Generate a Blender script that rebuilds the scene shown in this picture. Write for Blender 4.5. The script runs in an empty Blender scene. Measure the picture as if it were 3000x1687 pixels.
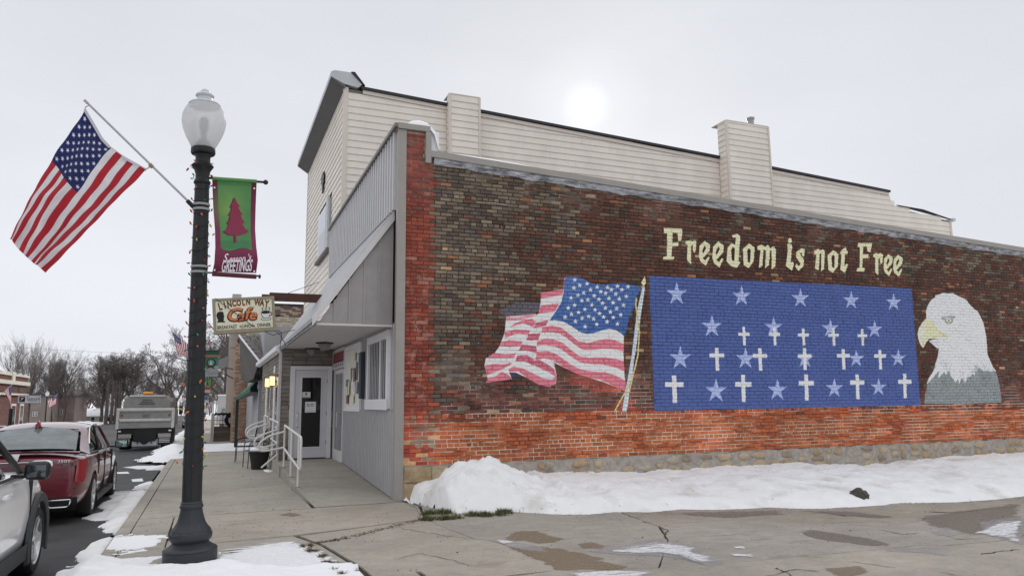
import bpy, bmesh, math, random
import numpy as np
from mathutils import Vector, Matrix
random.seed(7); RNG = np.random.default_rng(7)
S = bpy.context.scene
COL = S.collection
R = math.radians
# ------------------------------------------------------------------ camera, sky, sun, exposure
EYE = Vector((0, 0, 1.6)); FPX = 2150.0; YAW, PIT, ROL = .389, .1525, .0121
_f = Vector((math.sin(YAW)*math.cos(PIT), math.cos(YAW)*math.cos(PIT), math.sin(PIT)))
_r = Vector((math.cos(YAW), -math.sin(YAW), 0)); _u = _r.cross(_f)
CR = math.cos(ROL)*_r - math.sin(ROL)*_u; CU = math.sin(ROL)*_r + math.cos(ROL)*_u
cd = bpy.data.cameras.new('camera'); cam = bpy.data.objects.new('camera', cd); COL.objects.link(cam)
cd.sensor_width = 36; cd.lens = FPX/3000*36; cd.clip_start = .05; cd.clip_end = 3000
m = Matrix((CR, CU, -_f)).transposed().to_4x4(); m.translation = EYE; cam.matrix_world = m
S.camera = cam
SUN = Vector((.44, .81, .38)).normalized()
W = bpy.data.worlds.new('World'); S.world = W; W.use_nodes = True
def build_world():
    nt = W.node_tree; N = nt.nodes; L = nt.links; N.clear()
    out = N.new('ShaderNodeOutputWorld'); bg = N.new('ShaderNodeBackground'); bg2 = N.new('ShaderNodeBackground')
    sky = N.new('ShaderNodeTexSky'); sky.sky_type = 'NISHITA'; sky.sun_disc = False
    sky.sun_elevation = math.asin(SUN.z); sky.sun_rotation = math.atan2(SUN.x, SUN.y)
    sky.air_density = 1.5; sky.dust_density = 3
    L.new(sky.outputs[0], bg.inputs[0]); bg.inputs[1].default_value = .0006
    tc = N.new('ShaderNodeTexCoord')
    dot = N.new('ShaderNodeVectorMath'); dot.operation = 'DOT_PRODUCT'; dot.inputs[1].default_value = SUN
    nrm = N.new('ShaderNodeVectorMath'); nrm.operation = 'NORMALIZE'
    L.new(tc.outputs['Generated'], nrm.inputs[0]); L.new(nrm.outputs[0], dot.inputs[0])
    ac = N.new('ShaderNodeMath'); ac.operation = 'ARCCOSINE'; L.new(dot.outputs['Value'], ac.inputs[0])
    rp = N.new('ShaderNodeValToRGB'); L.new(ac.outputs[0], rp.inputs[0])
    e = rp.color_ramp.elements
    stops = [(0, .36), (.004, .34), (.018, .20), (.036, .10), (.09, .04), (.22, .012), (1, 0)]
    e[0].position, e[0].color = 0, (.34, .34, .33, 1); e[1].position, e[1].color = 1, (0, 0, 0, 1)
    for p, v in stops[1:-1]:
        q = e.new(p); q.color = (v, v, v*.97, 1)
    sep = N.new('ShaderNodeSeparateXYZ'); L.new(nrm.outputs[0], sep.inputs[0])
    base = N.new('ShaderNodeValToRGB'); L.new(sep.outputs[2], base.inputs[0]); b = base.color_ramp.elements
    b[0].position, b[0].color = 0, (.735, .755, .80, 1); b[1].position, b[1].color = 1, (1.12, 1.12, 1.13, 1)  # overhead sky, out of view, made brighter to lift snow and concrete
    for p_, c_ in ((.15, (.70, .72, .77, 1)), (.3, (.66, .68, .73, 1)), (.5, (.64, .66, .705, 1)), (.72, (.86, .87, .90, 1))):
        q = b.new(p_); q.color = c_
    mp = N.new('ShaderNodeMapping'); mp.inputs['Scale'].default_value = (1.2, 1.2, 4); L.new(nrm.outputs[0], mp.inputs[0])
    no = N.new('ShaderNodeTexNoise'); no.inputs['Scale'].default_value = 1.3; no.inputs['Detail'].default_value = 4
    L.new(mp.outputs[0], no.inputs[0])
    mr = N.new('ShaderNodeMapRange'); mr.inputs[1].default_value = .3; mr.inputs[2].default_value = .7; mr.inputs[3].default_value = .93; mr.inputs[4].default_value = 1.05
    L.new(no.outputs[0], mr.inputs[0])
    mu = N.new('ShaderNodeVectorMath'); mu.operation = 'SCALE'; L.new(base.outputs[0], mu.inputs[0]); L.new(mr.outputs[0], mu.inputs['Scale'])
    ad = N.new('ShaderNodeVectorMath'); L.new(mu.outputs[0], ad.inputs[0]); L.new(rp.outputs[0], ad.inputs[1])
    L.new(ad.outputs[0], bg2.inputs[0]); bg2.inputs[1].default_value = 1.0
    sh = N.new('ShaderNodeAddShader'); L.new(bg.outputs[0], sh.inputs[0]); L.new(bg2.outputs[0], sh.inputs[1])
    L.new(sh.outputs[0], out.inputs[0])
build_world()
sl = bpy.data.lights.new('sun', 'SUN'); sl.energy = 1.5; sl.angle = R(16); sl.color = (1, .96, .9)
so = bpy.data.objects.new('sun', sl); COL.objects.link(so); so.rotation_euler = (-SUN).to_track_quat('-Z', 'Y').to_euler()
S.view_settings.view_transform = 'Standard'; S.view_settings.look = 'None'; S.view_settings.gamma = 1
S.view_settings.exposure = .2; S.view_settings.use_curve_mapping = False
S.cycles.use_denoising = True; S.cycles.max_bounces = 6; S.cycles.transparent_max_bounces = 24
# ------------------------------------------------------------------ photo pixel (3000 wide) -> point on a plane of the place
def ray(x, y):
    return _f + (x-1500)/FPX*CR + (843.5-y)/FPX*CU
def onX(x, y, v): d = ray(x, y); return EYE + d*(v/d.x)
def onY(x, y, v): d = ray(x, y); return EYE + d*(v/d.y)
def onZ(x, y, v): d = ray(x, y); return EYE + d*((v-1.6)/d.z)
def gz(Y):
    """height of pavement along the street, which dips beyond the cafe"""
    return float(np.interp(Y, [-50, 24, 40, 100, 250, 900], [0, 0, -.35, -1.0, -1.5, -1.5]))
def lz(X): return -.016*max(0., X-3)
# ------------------------------------------------------------------ materials
def lin(v): v /= 255.; return v/12.92 if v <= .04045 else ((v+.055)/1.055)**2.4
def C(r, g, b, k=1.0): return tuple(min(.9, lin(x)*k) for x in (r, g, b)) + (1,)
MATS = {}
def mat(name, col, rough=.6, amt=.0, scale=6., metal=0., bump=0., bscale=30., spec=.5, coat=0., trans=0., emit=None, col2=None, stretch=None, attr=None):
    if name in MATS: return MATS[name]
    M = bpy.data.materials.new(name); M.use_nodes = True; MATS[name] = M
    nt = M.node_tree; N = nt.nodes; L = nt.links; B = N['Principled BSDF']
    B.inputs['Roughness'].default_value = rough; B.inputs['Metallic'].default_value = metal
    B.inputs['Specular IOR Level'].default_value = spec; B.inputs['Coat Weight'].default_value = coat
    B.inputs['Coat Roughness'].default_value = .06
    B.inputs['Base Color'].default_value = col
    if trans: B.inputs['Transmission Weight'].default_value = trans
    geo = N.new('ShaderNodeNewGeometry'); src = geo.outputs['Position']
    if stretch:
        mp = N.new('ShaderNodeMapping'); mp.inputs['Scale'].default_value = stretch; L.new(src, mp.inputs[0]); src = mp.outputs[0]
    if amt or col2:
        no = N.new('ShaderNodeTexNoise'); no.inputs['Scale'].default_value = scale; no.inputs['Detail'].default_value = 7; no.inputs['Roughness'].default_value = .65
        L.new(src, no.inputs[0])
        mr = N.new('ShaderNodeMapRange'); mr.inputs[1].default_value = .3; mr.inputs[2].default_value = .7; L.new(no.outputs[0], mr.inputs[0])
        mx = N.new('ShaderNodeMix'); mx.data_type = 'RGBA'; L.new(mr.outputs[0], mx.inputs[0])
        c2 = col2 or tuple(min(1, c*(1+amt)) for c in col[:3])+(1,)
        c1 = col if col2 else tuple(c*(1-amt) for c in col[:3])+(1,)
        mx.inputs[6].default_value = c1; mx.inputs[7].default_value = c2
        L.new(mx.outputs[2], B.inputs['Base Color'])
    if attr:
        at = N.new('ShaderNodeVertexColor'); at.layer_name = attr; L.new(at.outputs[0], B.inputs['Base Color'])
    if bump:
        n2 = N.new('ShaderNodeTexNoise'); n2.inputs['Scale'].default_value = bscale; n2.inputs['Detail'].default_value = 5; L.new(src, n2.inputs[0])
        bp = N.new('ShaderNodeBump'); bp.inputs['Strength'].default_value = bump; bp.inputs['Distance'].default_value = .02
        L.new(n2.outputs[0], bp.inputs['Height']); L.new(bp.outputs[0], B.inputs['Normal'])
    if emit:
        B.inputs['Emission Color'].default_value = emit[0]; B.inputs['Emission Strength'].default_value = emit[1]
    return M
# ------------------------------------------------------------------ mesh helpers
def link(o, parent=None, **props):
    COL.objects.link(o)
    if parent is not None: o.parent = parent
    for k, v in props.items(): o[k] = v
    return o
def mesh(name, V, F, material, parent=None, smooth=False, cols=None, uvs=None, **props):
    me = bpy.data.meshes.new(name); me.from_pydata([tuple(v) for v in V], [], [tuple(f) for f in F]); me.update()
    if isinstance(material, (list, tuple)):
        for mm in material: me.materials.append(mm)
    elif material: me.materials.append(material)
    if smooth: me.polygons.foreach_set('use_smooth', [True]*len(me.polygons))
    if cols is not None:
        a = me.color_attributes.new('Col', 'FLOAT_COLOR', 'POINT'); a.data.foreach_set('color', np.asarray(cols, dtype=np.float32).ravel())
    if uvs is not None:
        uv = me.uv_layers.new(name='UV'); idx = np.empty(len(me.loops), dtype=np.int32); me.loops.foreach_get('vertex_index', idx)
        uv.data.foreach_set('uv', np.asarray(uvs, dtype=np.float32)[idx].ravel())
    return link(bpy.data.objects.new(name, me), parent, **props)
def empty(name, loc, label, cat, group=None, kind=None, rz=0):
    o = bpy.data.objects.new(name, None); link(o); o.location = loc; o.rotation_euler.z = rz; o.empty_display_size = .2
    if label: o['label'] = label
    if cat: o['category'] = cat
    if group: o['group'] = group
    if kind: o['kind'] = kind
    return o
class MB:
    """collects shapes; coordinates are world (build() subtracts the parent's location) unless local=True"""
    def __init__(s): s.V = []; s.F = []
    def add(s, V, F):
        n = len(s.V); s.V += [tuple(v) for v in V]; s.F += [tuple(i+n for i in f) for f in F]; return s
    def box(s, a, b, rot=None, piv=None):
        x0, y0, z0 = a; x1, y1, z1 = b
        V = [Vector(p) for p in ((x0,y0,z0),(x1,y0,z0),(x1,y1,z0),(x0,y1,z0),(x0,y0,z1),(x1,y0,z1),(x1,y1,z1),(x0,y1,z1))]
        if rot is not None:
            c = Vector(piv) if piv is not None else (Vector(a)+Vector(b))/2; V = [rot @ (v-c) + c for v in V]
        return s.add(V, [(0,3,2,1),(4,5,6,7),(0,1,5,4),(1,2,6,5),(2,3,7,6),(3,0,4,7)])
    def bbox(s, a, b, r=.01, seg=2):
        bm = bmesh.new(); bmesh.ops.create_cube(bm, size=1)
        a = Vector(a); b = Vector(b)
        for v in bm.verts: v.co = Vector([(a[i]+b[i])/2 + v.co[i]*(b[i]-a[i]) for i in range(3)])
        bmesh.ops.bevel(bm, geom=bm.edges[:], offset=r, segments=seg, affect='EDGES', profile=.5)
        bm.verts.index_update(); s.add([v.co.copy() for v in bm.verts], [[v.index for v in f.verts] for f in bm.faces]); bm.free(); return s
    def tube(s, pts, r, n=8, cap=True, closed=False):
        pts = [Vector(p) for p in pts]; rr = r if isinstance(r, (list, tuple)) else [r]*len(pts)
        base = len(s.V); up = None; m_ = len(pts)
        for i, p in enumerate(pts):
            a = pts[i-1] if (i > 0 or closed) else p; b = pts[(i+1) % m_] if (i < m_-1 or closed) else p
            t = (b-a).normalized()
            if up is None:
                up = Vector((0,0,1)) if abs(t.z) < .9 else Vector((1,0,0))
            sd = t.cross(up)
            if sd.length < 1e-4: sd = t.cross(Vector((0,1,0)))
            sd.normalize(); up = sd.cross(t).normalized()
            for k in range(n):
                an = 2*math.pi*k/n; s.V.append(tuple(p + (math.cos(an)*sd + math.sin(an)*up)*rr[i]))
        for i in range(m_ if closed else m_-1):
            j = (i+1) % m_
            for k in range(n):
                k2 = (k+1) % n; s.F.append((base+i*n+k, base+i*n+k2, base+j*n+k2, base+j*n+k))
        if cap and not closed:
            s.F.append(tuple(base+k for k in range(n))[::-1]); s.F.append(tuple(base+(m_-1)*n+k for k in range(n)))
        return s
    def lathe(s, c, prof, n=32, rib=0., nrib=0):
        base = len(s.V); c = Vector(c)
        for (r, z) in prof:
            for k in range(n):
                a = 2*math.pi*k/n; q = r*(1 + (rib*math.cos(a*nrib) if nrib else 0)); s.V.append((c.x+q*math.cos(a), c.y+q*math.sin(a), c.z+z))
        for i in range(len(prof)-1):
            for k in range(n):
                k2 = (k+1) % n; s.F.append((base+i*n+k, base+i*n+k2, base+(i+1)*n+k2, base+(i+1)*n+k))
        s.F.append(tuple(base+k for k in range(n))[::-1]); s.F.append(tuple(base+(len(prof)-1)*n+k for k in range(n)))
        return s
    def prism(s, poly, d):
        """poly: 3D points (planar), d: extrusion vector"""
        n = len(poly); d = Vector(d); P = [Vector(p) for p in poly]
        return s.add(P + [p+d for p in P], [tuple(range(n))[::-1], tuple(range(n, 2*n))] + [(i, (i+1) % n, (i+1) % n + n, i+n) for i in range(n)])
    def build(s, name, material, parent=None, smooth=False, **props):
        V = s.V
        if parent is not None:
            L = parent.location if parent.parent is None else parent.location + parent.parent.location
            if parent.rotation_euler.z: mi = Matrix.Rotation(-parent.rotation_euler.z, 3, 'Z'); V = [mi @ (Vector(v)-L) for v in V]
            else: V = [(v[0]-L.x, v[1]-L.y, v[2]-L.z) for v in V]
        o = mesh(name, V, s.F, material, parent, smooth, **props)
        bm = bmesh.new(); bm.from_mesh(o.data); bmesh.ops.recalc_face_normals(bm, faces=bm.faces); bm.to_mesh(o.data); bm.free()
        if smooth: o.data.set_sharp_from_angle(angle=R(35))
        return o
def box(name, a, b, material, parent=None, r=0, **props):
    k = MB(); k.bbox(a, b, r) if r else k.box(a, b); return k.build(name, material, parent, smooth=bool(r), **props)
def mb_local(V, F, name, material, parent, smooth=True, **props):
    """mesh already in the parent's own coordinates"""
    o = mesh(name, V, F, material, parent, smooth, **props)
    bm = bmesh.new(); bm.from_mesh(o.data); bmesh.ops.recalc_face_normals(bm, faces=bm.faces); bm.to_mesh(o.data); bm.free()
    if smooth: o.data.set_sharp_from_angle(angle=R(40))
    return o
def text(name, s_, size, material, O, ux, uy, parent=None, align='CENTER', shear=0, xs=1., off=0., sp=1., depth=.001, **props):
    """flat lettering mesh: O origin of the line, ux/uy directions of writing"""
    cu = bpy.data.curves.new('t', 'FONT'); cu.body = s_; cu.size = size; cu.align_x = align; cu.align_y = 'CENTER'; cu.shear = shear; cu.offset = off; cu.space_character = sp
    cu.resolution_u = 3; cu.extrude = depth
    ob = bpy.data.objects.new('t', cu); COL.objects.link(ob)
    bpy.context.view_layer.update(); me = bpy.data.meshes.new_from_object(ob)
    bpy.data.objects.remove(ob); bpy.data.curves.remove(cu)
    ux = Vector(ux).normalized(); uy = Vector(uy).normalized(); nn = ux.cross(uy)
    PL = Vector((0,0,0))
    q = parent
    while q is not None: PL += q.location; q = q.parent
    V = [Vector(O) + ux*v.co.x*xs + uy*v.co.y + nn*v.co.z - PL for v in me.vertices]
    F = [tuple(p.vertices) for p in me.polygons]; bpy.data.meshes.remove(me)
    return mesh(name, V, F, material, parent, False, **props)
def star_pts(cx, cy, r, rot=0, inner=.4):
    return [(cx + (r if i % 2 == 0 else r*inner)*math.sin(rot+i*math.pi/5), cy + (r if i % 2 == 0 else r*inner)*math.cos(rot+i*math.pi/5)) for i in range(10)]
# ------------------------------------------------------------------ numpy rasteriser for flat print
class Raster:
    def __init__(s, w, h, bg=(0, 0, 0, 0)):
        s.w, s.h = w, h; s.a = np.zeros((h, w, 4), dtype=np.float32); s.a[:] = bg
    def poly(s, P, col, alpha=1.):
        P = np.asarray(P, dtype=float); x0, y0 = np.floor(P.min(0)).astype(int)-1; x1, y1 = np.ceil(P.max(0)).astype(int)+1
        x0 = max(x0, 0); y0 = max(y0, 0); x1 = min(x1, s.w); y1 = min(y1, s.h)
        if x1 <= x0 or y1 <= y0: return
        ss = 2; xs = (np.arange((x1-x0)*ss)+.5)/ss + x0; ys = (np.arange((y1-y0)*ss)+.5)/ss + y0
        X, Y = np.meshgrid(xs, ys); ins = np.zeros(X.shape, bool); n = len(P)
        for i in range(n):
            ax, ay = P[i]; bx, by = P[(i+1) % n]
            if ay == by: continue
            c = ((ay > Y) != (by > Y)) & (X < (bx-ax)*(Y-ay)/(by-ay)+ax); ins ^= c
        cov = ins.reshape(y1-y0, ss, x1-x0, ss).mean((1, 3))*alpha
        T = s.a[y0:y1, x0:x1]; c = np.array([v/255. for v in col])
        T[..., :3] = T[..., :3]*(1-cov[..., None]) + c*cov[..., None]
        T[..., 3] = T[..., 3] + (1-T[..., 3])*cov
    def line(s, pts, wd, col, alpha=1.):
        for (a, b) in zip(pts[:-1], pts[1:]):
            a = np.array(a, float); b = np.array(b, float); d = b-a; L = np.hypot(*d) or 1; n = np.array((-d[1], d[0]))/L*wd/2; e = d/L*wd*.3
            s.poly([a-e+n, b+e+n, b+e-n, a-e-n], col, alpha)
    def image(s, name):
        im = bpy.data.images.new(name, s.w, s.h, alpha=True); im.alpha_mode = 'CHANNEL_PACKED'
        im.pixels.foreach_set(np.clip(s.a, 0, 1).ravel()); im.update(); im.pack(); return im
def print_mat(name, image, rough=.7, transl=0., gain=1., coords='UV'):
    M = bpy.data.materials.new(name); M.use_nodes = True; N = M.node_tree.nodes; L = M.node_tree.links; B = N['Principled BSDF']
    B.inputs['Roughness'].default_value = rough
    tx = N.new('ShaderNodeTexImage'); tx.image = image; tx.extension = 'EXTEND'
    sc = N.new('ShaderNodeVectorMath'); sc.operation = 'SCALE'; sc.inputs['Scale'].default_value = gain; L.new(tx.outputs[0], sc.inputs[0])
    geo = N.new('ShaderNodeNewGeometry'); no = N.new('ShaderNodeTexNoise'); no.inputs['Scale'].default_value = 9; no.inputs['Detail'].default_value = 5; L.new(geo.outputs[0], no.inputs[0])
    mr = N.new('ShaderNodeMapRange'); mr.inputs[1].default_value = .3; mr.inputs[2].default_value = .7; mr.inputs[3].default_value = .9; mr.inputs[4].default_value = 1.06; L.new(no.outputs[0], mr.inputs[0])
    s2 = N.new('ShaderNodeVectorMath'); s2.operation = 'SCALE'; L.new(sc.outputs[0], s2.inputs[0]); L.new(mr.outputs[0], s2.inputs['Scale'])
    L.new(s2.outputs[0], B.inputs['Base Color'])
    if transl:
        t = N.new('ShaderNodeBsdfTranslucent'); L.new(s2.outputs[0], t.inputs[0]); mx = N.new('ShaderNodeMixShader'); mx.inputs[0].default_value = transl
        L.new(B.outputs[0], mx.inputs[1]); L.new(t.outputs[0], mx.inputs[2]); L.new(mx.outputs[0], N['Material Output'].inputs[0])
    return M
# ------------------------------------------------------------------ palette
KV = 1.75   # display colour of a sky-lit wall -> base colour
GREY = mat('grey_paint', C(138,137,138,1.95), .55, .06, 5, bump=.05)
GREYL = mat('light_grey_paint', C(168,166,165,1.75), .5, .06, 4)
GREYD = mat('taupe_board', C(126,122,121,1.75), .6, .07, 5)
TRIMC = mat('tan_metal_trim', C(138,133,128,1.4), .45, .06, 4)
WHITE = mat('white_paint', C(215,215,218,1.25), .45, .04, 5)
WHITED = mat('aged_white_paint', C(200,200,203,1.1), .5, .1, 7)
BLACK = mat('black_metal', C(30,30,32), .45, .1, 9)
DARK = mat('dark_void', C(14,14,15), .8)
GLASSD = mat('dark_window_glass', C(22,23,25), .06, spec=.6)
RUST = mat('rusty_steel', C(78,48,40,1.2), .7, .25, 8, bump=.2)
SIDING = mat('cream_vinyl_siding', C(184,177,168,1.75), .5, .09, .9, bump=.05, bscale=8, stretch=(1.6,1,.8))
SIDEDG = mat('siding_trim', C(176,167,158,1.7), .5, .04, 3)
ROOFBLK = mat('roof_edge_black', C(45,45,48), .6, .2, 6)
SNOWM = mat('snow', (.9,.91,.94,1), .75, 0, 1, bump=.35, bscale=14)
SNOWD = mat('dirty_snow', (.9,.905,.92,1), .8, 0, 2.2, bump=.5, bscale=9, col2=(.80,.80,.80,1))
def snow_specks(M, thr, amt):
    nt = M.node_tree; N = nt.nodes; L = nt.links; B = N['Principled BSDF']; geo = [n for n in N if n.type == 'NEW_GEOMETRY'][0].outputs['Position']
    src = B.inputs['Base Color'].links[0].from_socket if B.inputs['Base Color'].is_linked else None
    a = N.new('ShaderNodeTexNoise'); a.inputs['Scale'].default_value = 17; a.inputs['Detail'].default_value = 3; L.new(geo, a.inputs[0])
    b = N.new('ShaderNodeTexNoise'); b.inputs['Scale'].default_value = 1.6; b.inputs['Detail'].default_value = 4; L.new(geo, b.inputs[0])
    r1 = N.new('ShaderNodeMapRange'); r1.inputs[1].default_value = thr; r1.inputs[2].default_value = thr+.05; r1.inputs[4].default_value = .75; L.new(a.outputs[0], r1.inputs[0])
    r2 = N.new('ShaderNodeMapRange'); r2.inputs[1].default_value = .48; r2.inputs[2].default_value = .62; L.new(b.outputs[0], r2.inputs[0])
    m_ = N.new('ShaderNodeMath'); m_.operation = 'MULTIPLY'; L.new(r1.outputs[0], m_.inputs[0]); L.new(r2.outputs[0], m_.inputs[1])
    x = N.new('ShaderNodeMix'); x.data_type = 'RGBA'; L.new(m_.outputs[0], x.inputs[0]); x.inputs[7].default_value = (.16, .14, .11, 1)
    if src: L.new(src, x.inputs[6])
    else: x.inputs[6].default_value = B.inputs['Base Color'].default_value
    g = N.new('ShaderNodeMix'); g.data_type = 'RGBA'; r3 = N.new('ShaderNodeMapRange'); r3.inputs[1].default_value = .55; r3.inputs[2].default_value = .75; r3.inputs[4].default_value = amt; L.new(b.outputs[0], r3.inputs[0]); L.new(r3.outputs[0], g.inputs[0]); L.new(x.outputs[2], g.inputs[6]); g.inputs[7].default_value = (.55, .52, .47, 1)
    L.new(g.outputs[2], B.inputs['Base Color'])
snow_specks(SNOWD, .66, .8); snow_specks(SNOWM, .72, .2)
RUBBER = mat('tyre_rubber', C(28,28,29), .85, .2, 20)
CHROME = mat('polished_metal', (.75,.75,.77,1), .15, metal=1)
GALV = mat('galvanised_metal', C(150,152,156), .35, .15, 12, metal=.6)
# ------------------------------------------------------------------ MURAL (flat paint on the side wall): a generated print in wall coordinates
WY = 12.15; WX0, WX1, WZ0, WZ1 = 3.0, 20.0, .4, 6.6
MRES = 150
def desat(c, f=.17):
    l_ = .3*c[0]+.59*c[1]+.11*c[2]; return tuple(v+(l_-v)*f for v in c)
mural = Raster(int((WX1-WX0)*MRES), int((WZ1-WZ0)*MRES))
def wp(p):
    q = onY(p[0], p[1], WY); return ((q.x-WX0)*MRES, (q.z-WZ0)*MRES)
def A_(p): return (1850+.4485*p[0], 600+.4485*p[1])
def B_(p): return (1350+.3243*p[0], 780+.3243*p[1])
def D_(p): return (2550+.3794*p[0], 700+.3794*p[1])
def mp(P, col, f=lambda p: p, alpha=1.): mural.poly([wp(f(p)) for p in P], desat(col), alpha)
def ml(P, w, col, f=lambda p: p, alpha=1.): mural.line([wp(f(p)) for p in P], w, col, alpha)
CREAM = (214,202,152)
F1 = [(210,152),(330,158),(332,185),(325,240),(305,238),(300,190),(268,185),(268,248),(308,245),(305,272),(265,275),(262,338),(280,340),(275,362),(205,360),(208,340),(230,338),(232,190),(212,188)]
Rr = [(352,238),(385,232),(398,240),(410,232),(424,238),(420,300),(410,318),(402,300),(400,262),(390,270),(390,392),(372,375),(362,360),(366,264),(352,258)]
Ee = [(478,236),(514,262),(510,305),(466,352),(482,366),(500,340),(512,345),(486,400),(450,372),(440,340),(444,270)]
Eh = [(478,268),(488,282),(468,322),(462,300)]
Dd = [(655,200),(690,190),(712,205),(705,280),(700,370),(712,378),(690,414),(650,402),(620,370),(628,280),(655,250),(676,262),(682,215),(662,218)]
Dh = [(662,275),(675,287),(672,368),(655,362),(650,300)]
Oo = [(768,252),(804,280),(800,370),(765,416),(733,395),(727,290)]
Oh = [(768,285),(778,300),(775,380),(760,375),(755,300)]
Mm = [(823,270),(850,262),(872,275),(890,263),(908,285),(925,270),(944,290),(940,405),(915,424),(915,300),(905,300),(898,395),(872,417),(878,300),(862,295),(855,402),(832,414),(832,400),(842,300),(823,295)]
Ii = [(1018,255),(1050,262),(1040,380),(1052,370),(1062,390),(1048,432),(1008,400),(1012,370),(1020,300)]
Ss = [(1075,310),(1110,285),(1133,290),(1127,342),(1112,332),(1112,312),(1100,322),(1127,360),(1124,402),(1090,434),(1070,405),(1076,385),(1095,402),(1104,385),(1076,345)]
Nn = [(1192,302),(1222,288),(1236,300),(1250,291),(1263,305),(1259,420),(1238,437),(1240,317),(1230,322),(1222,432),(1198,417),(1206,327),(1192,327)]
Tt = [(1372,295),(1402,276),(1404,300),(1414,302),(1410,324),(1396,324),(1390,400),(1405,385),(1414,395),(1395,447),(1364,425),(1371,327),(1360,318)]
F2 = [(1480,250),(1573,252),(1560,312),(1540,305),(1538,275),(1515,275),(1512,325),(1550,325),(1545,350),(1510,352),(1508,412),(1526,415),(1520,438),(1470,436),(1475,415),(1490,412),(1492,280),(1475,275)]
Rr2 = [(1580,325),(1600,315),(1612,322),(1625,315),(1644,325),(1640,380),(1628,392),(1620,347),(1613,357),(1613,462),(1592,445),(1592,347),(1578,343)]
def tr(P, x0, y0, x1, y1, b=(440,236,514,400)):
    return [(x0+(x-b[0])*(x1-x0)/(b[2]-b[0]), y0+(y-b[1])*(y1-y0)/(b[3]-b[1])) for x, y in P]
HOLE = (60,36,32)
for P in (F1, Rr, Ee, tr(Ee,528,240,604,412), Dd, Oo, Mm, Ii, Ss, Nn, tr(Oo,1280,296,1352,446,(727,252,804,416)), Tt, F2, Rr2, tr(Ee,1647,322,1707,468), tr(Ee,1709,326,1772,472)):
    mp(P, CREAM, A_)
mp([(1035+13*math.cos(t*.5), 236+18*math.sin(t*.5)) for t in range(13)], CREAM, A_)
for P in (Eh, tr(Eh,528,240,604,412), Dh, Oh, tr(Oh,1280,296,1352,446,(727,252,804,416)), tr(Eh,1647,322,1707,468), tr(Eh,1709,326,1772,472)):
    mp(P, HOLE, A_)
# flag
mp([(330,400),(430,365),(500,320),(720,330),(705,410),(600,440),(400,458)], (104,100,112), B_, .85)
mp([(455,1022),(440,960),(500,958),(560,985),(520,1010)], (62,60,74), B_)
WHT = (214,212,206)
mp([(930,110),(926,206),(722,242),(720,330),(705,410),(700,432),(600,440),(410,455),(395,600),(350,720),(300,790),(225,830),(212,900),(240,1010),(225,1055),(350,1022),(460,1020),(440,960),(500,960),(600,1010),(700,1070),(800,1090),(860,1060),(868,990),(840,870),(960,930),(1140,1000),(1300,1050),(1420,1100),(1490,1130),(1480,990),(1470,780),(1475,620),(1100,400)], WHT, B_)
PK = (196,104,118); PKD = (176,88,106); PKL = (208,128,138)
def band(U, Lw, c): mp(U + Lw[::-1], c, B_)
band([(735,550),(820,535),(900,550),(980,610),(1060,675),(1140,692),(1230,672),(1310,655),(1390,665),(1474,705)], [(728,600),(820,595),(900,610),(970,660),(1040,715),(1100,755),(1180,758),(1290,745),(1390,750),(1474,770)], PK)
band([(690,675),(760,655),(840,658),(920,690),(990,750),(1070,810),(1160,825),(1280,820),(1400,835),(1474,858)], [(688,718),(760,712),(850,725),(920,760),(1000,820),(1080,870),(1180,885),(1290,890),(1400,915),(1482,950)], PK)
band([(690,770),(780,765),(860,790),(930,840),(1000,890),(1080,930),(1200,950),(1300,955),(1400,985),(1490,1035)], [(670,850),(750,830),(830,850),(960,930),(1060,980),(1140,1000),(1260,1025),(1340,1060),(1420,1100),(1492,1130)], PK)
mp([(655,860),(700,840),(780,880),(845,930),(868,1000),(855,1060),(800,1090),(700,1070),(600,1010),(520,950),(440,955),(430,930),(470,905),(560,920),(640,960),(740,1010),(820,1020),(855,1000),(800,960),(720,925),(660,890)], PK, B_)
mp([(655,860),(700,842),(770,876),(840,925),(850,960),(760,930),(690,905),(658,890)], PKD, B_)
mp([(720,960),(800,985),(856,1000),(820,1020),(740,1012)], (178,196,214), B_)
for P, c in (([(720,240),(930,205),(920,260),(720,295)], PK), ([(722,355),(890,335),(850,410),(700,430),(705,400)], PK),
             ([(410,455),(530,460),(600,440),(700,440),(560,485),(410,497)], PKL), ([(550,490),(640,475),(680,500),(655,550),(560,515),(440,555),(480,520)], PK),
             ([(680,510),(790,485),(770,540),(655,560)], PKD), ([(395,595),(500,570),(630,580),(600,620),(500,610),(400,650)], PK),
             ([(610,610),(720,605),(700,670),(590,670)], PKD), ([(370,680),(450,665),(560,680),(540,720),(440,730),(350,720)], PK),
             ([(550,705),(680,720),(690,790),(590,760),(520,765)], PKD), ([(300,780),(400,795),(500,785),(480,830),(380,830),(230,830)], PK),
             ([(510,805),(600,800),(660,840),(660,900),(580,860),(490,860)], PKD), ([(212,900),(290,880),(380,885),(470,870),(450,890),(370,930),(300,960),(235,985)], PK),
             ([(225,1055),(240,1010),(300,1000),(370,950),(440,985),(460,1020)], PK)): mp(P, c, B_)
mp([(930,110),(950,92),(935,200),(925,210)], PK, B_)
CANT = [(950,92),(1040,92),(1110,115),(1200,160),(1300,165),(1420,150),(1500,155),(1630,190),(1600,260),(1560,390),(1530,440),(1490,600),(1475,630),(1420,580),(1340,565),(1270,580),(1200,605),(1130,612),(1070,590),(1000,540),(920,500),(850,487),(800,490),(850,420),(910,320),(930,230),(935,130)]
mp(CANT, (62,92,150), B_)
mp([(1180,480),(1290,400),(1420,430),(1530,440),(1490,600),(1420,580),(1340,565),(1270,580),(1130,612)], (54,82,140), B_, .6)
mp([(950,92),(1040,92),(1110,115),(1060,260),(980,380),(940,300),(935,130)], (74,106,164), B_, .6)
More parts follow.
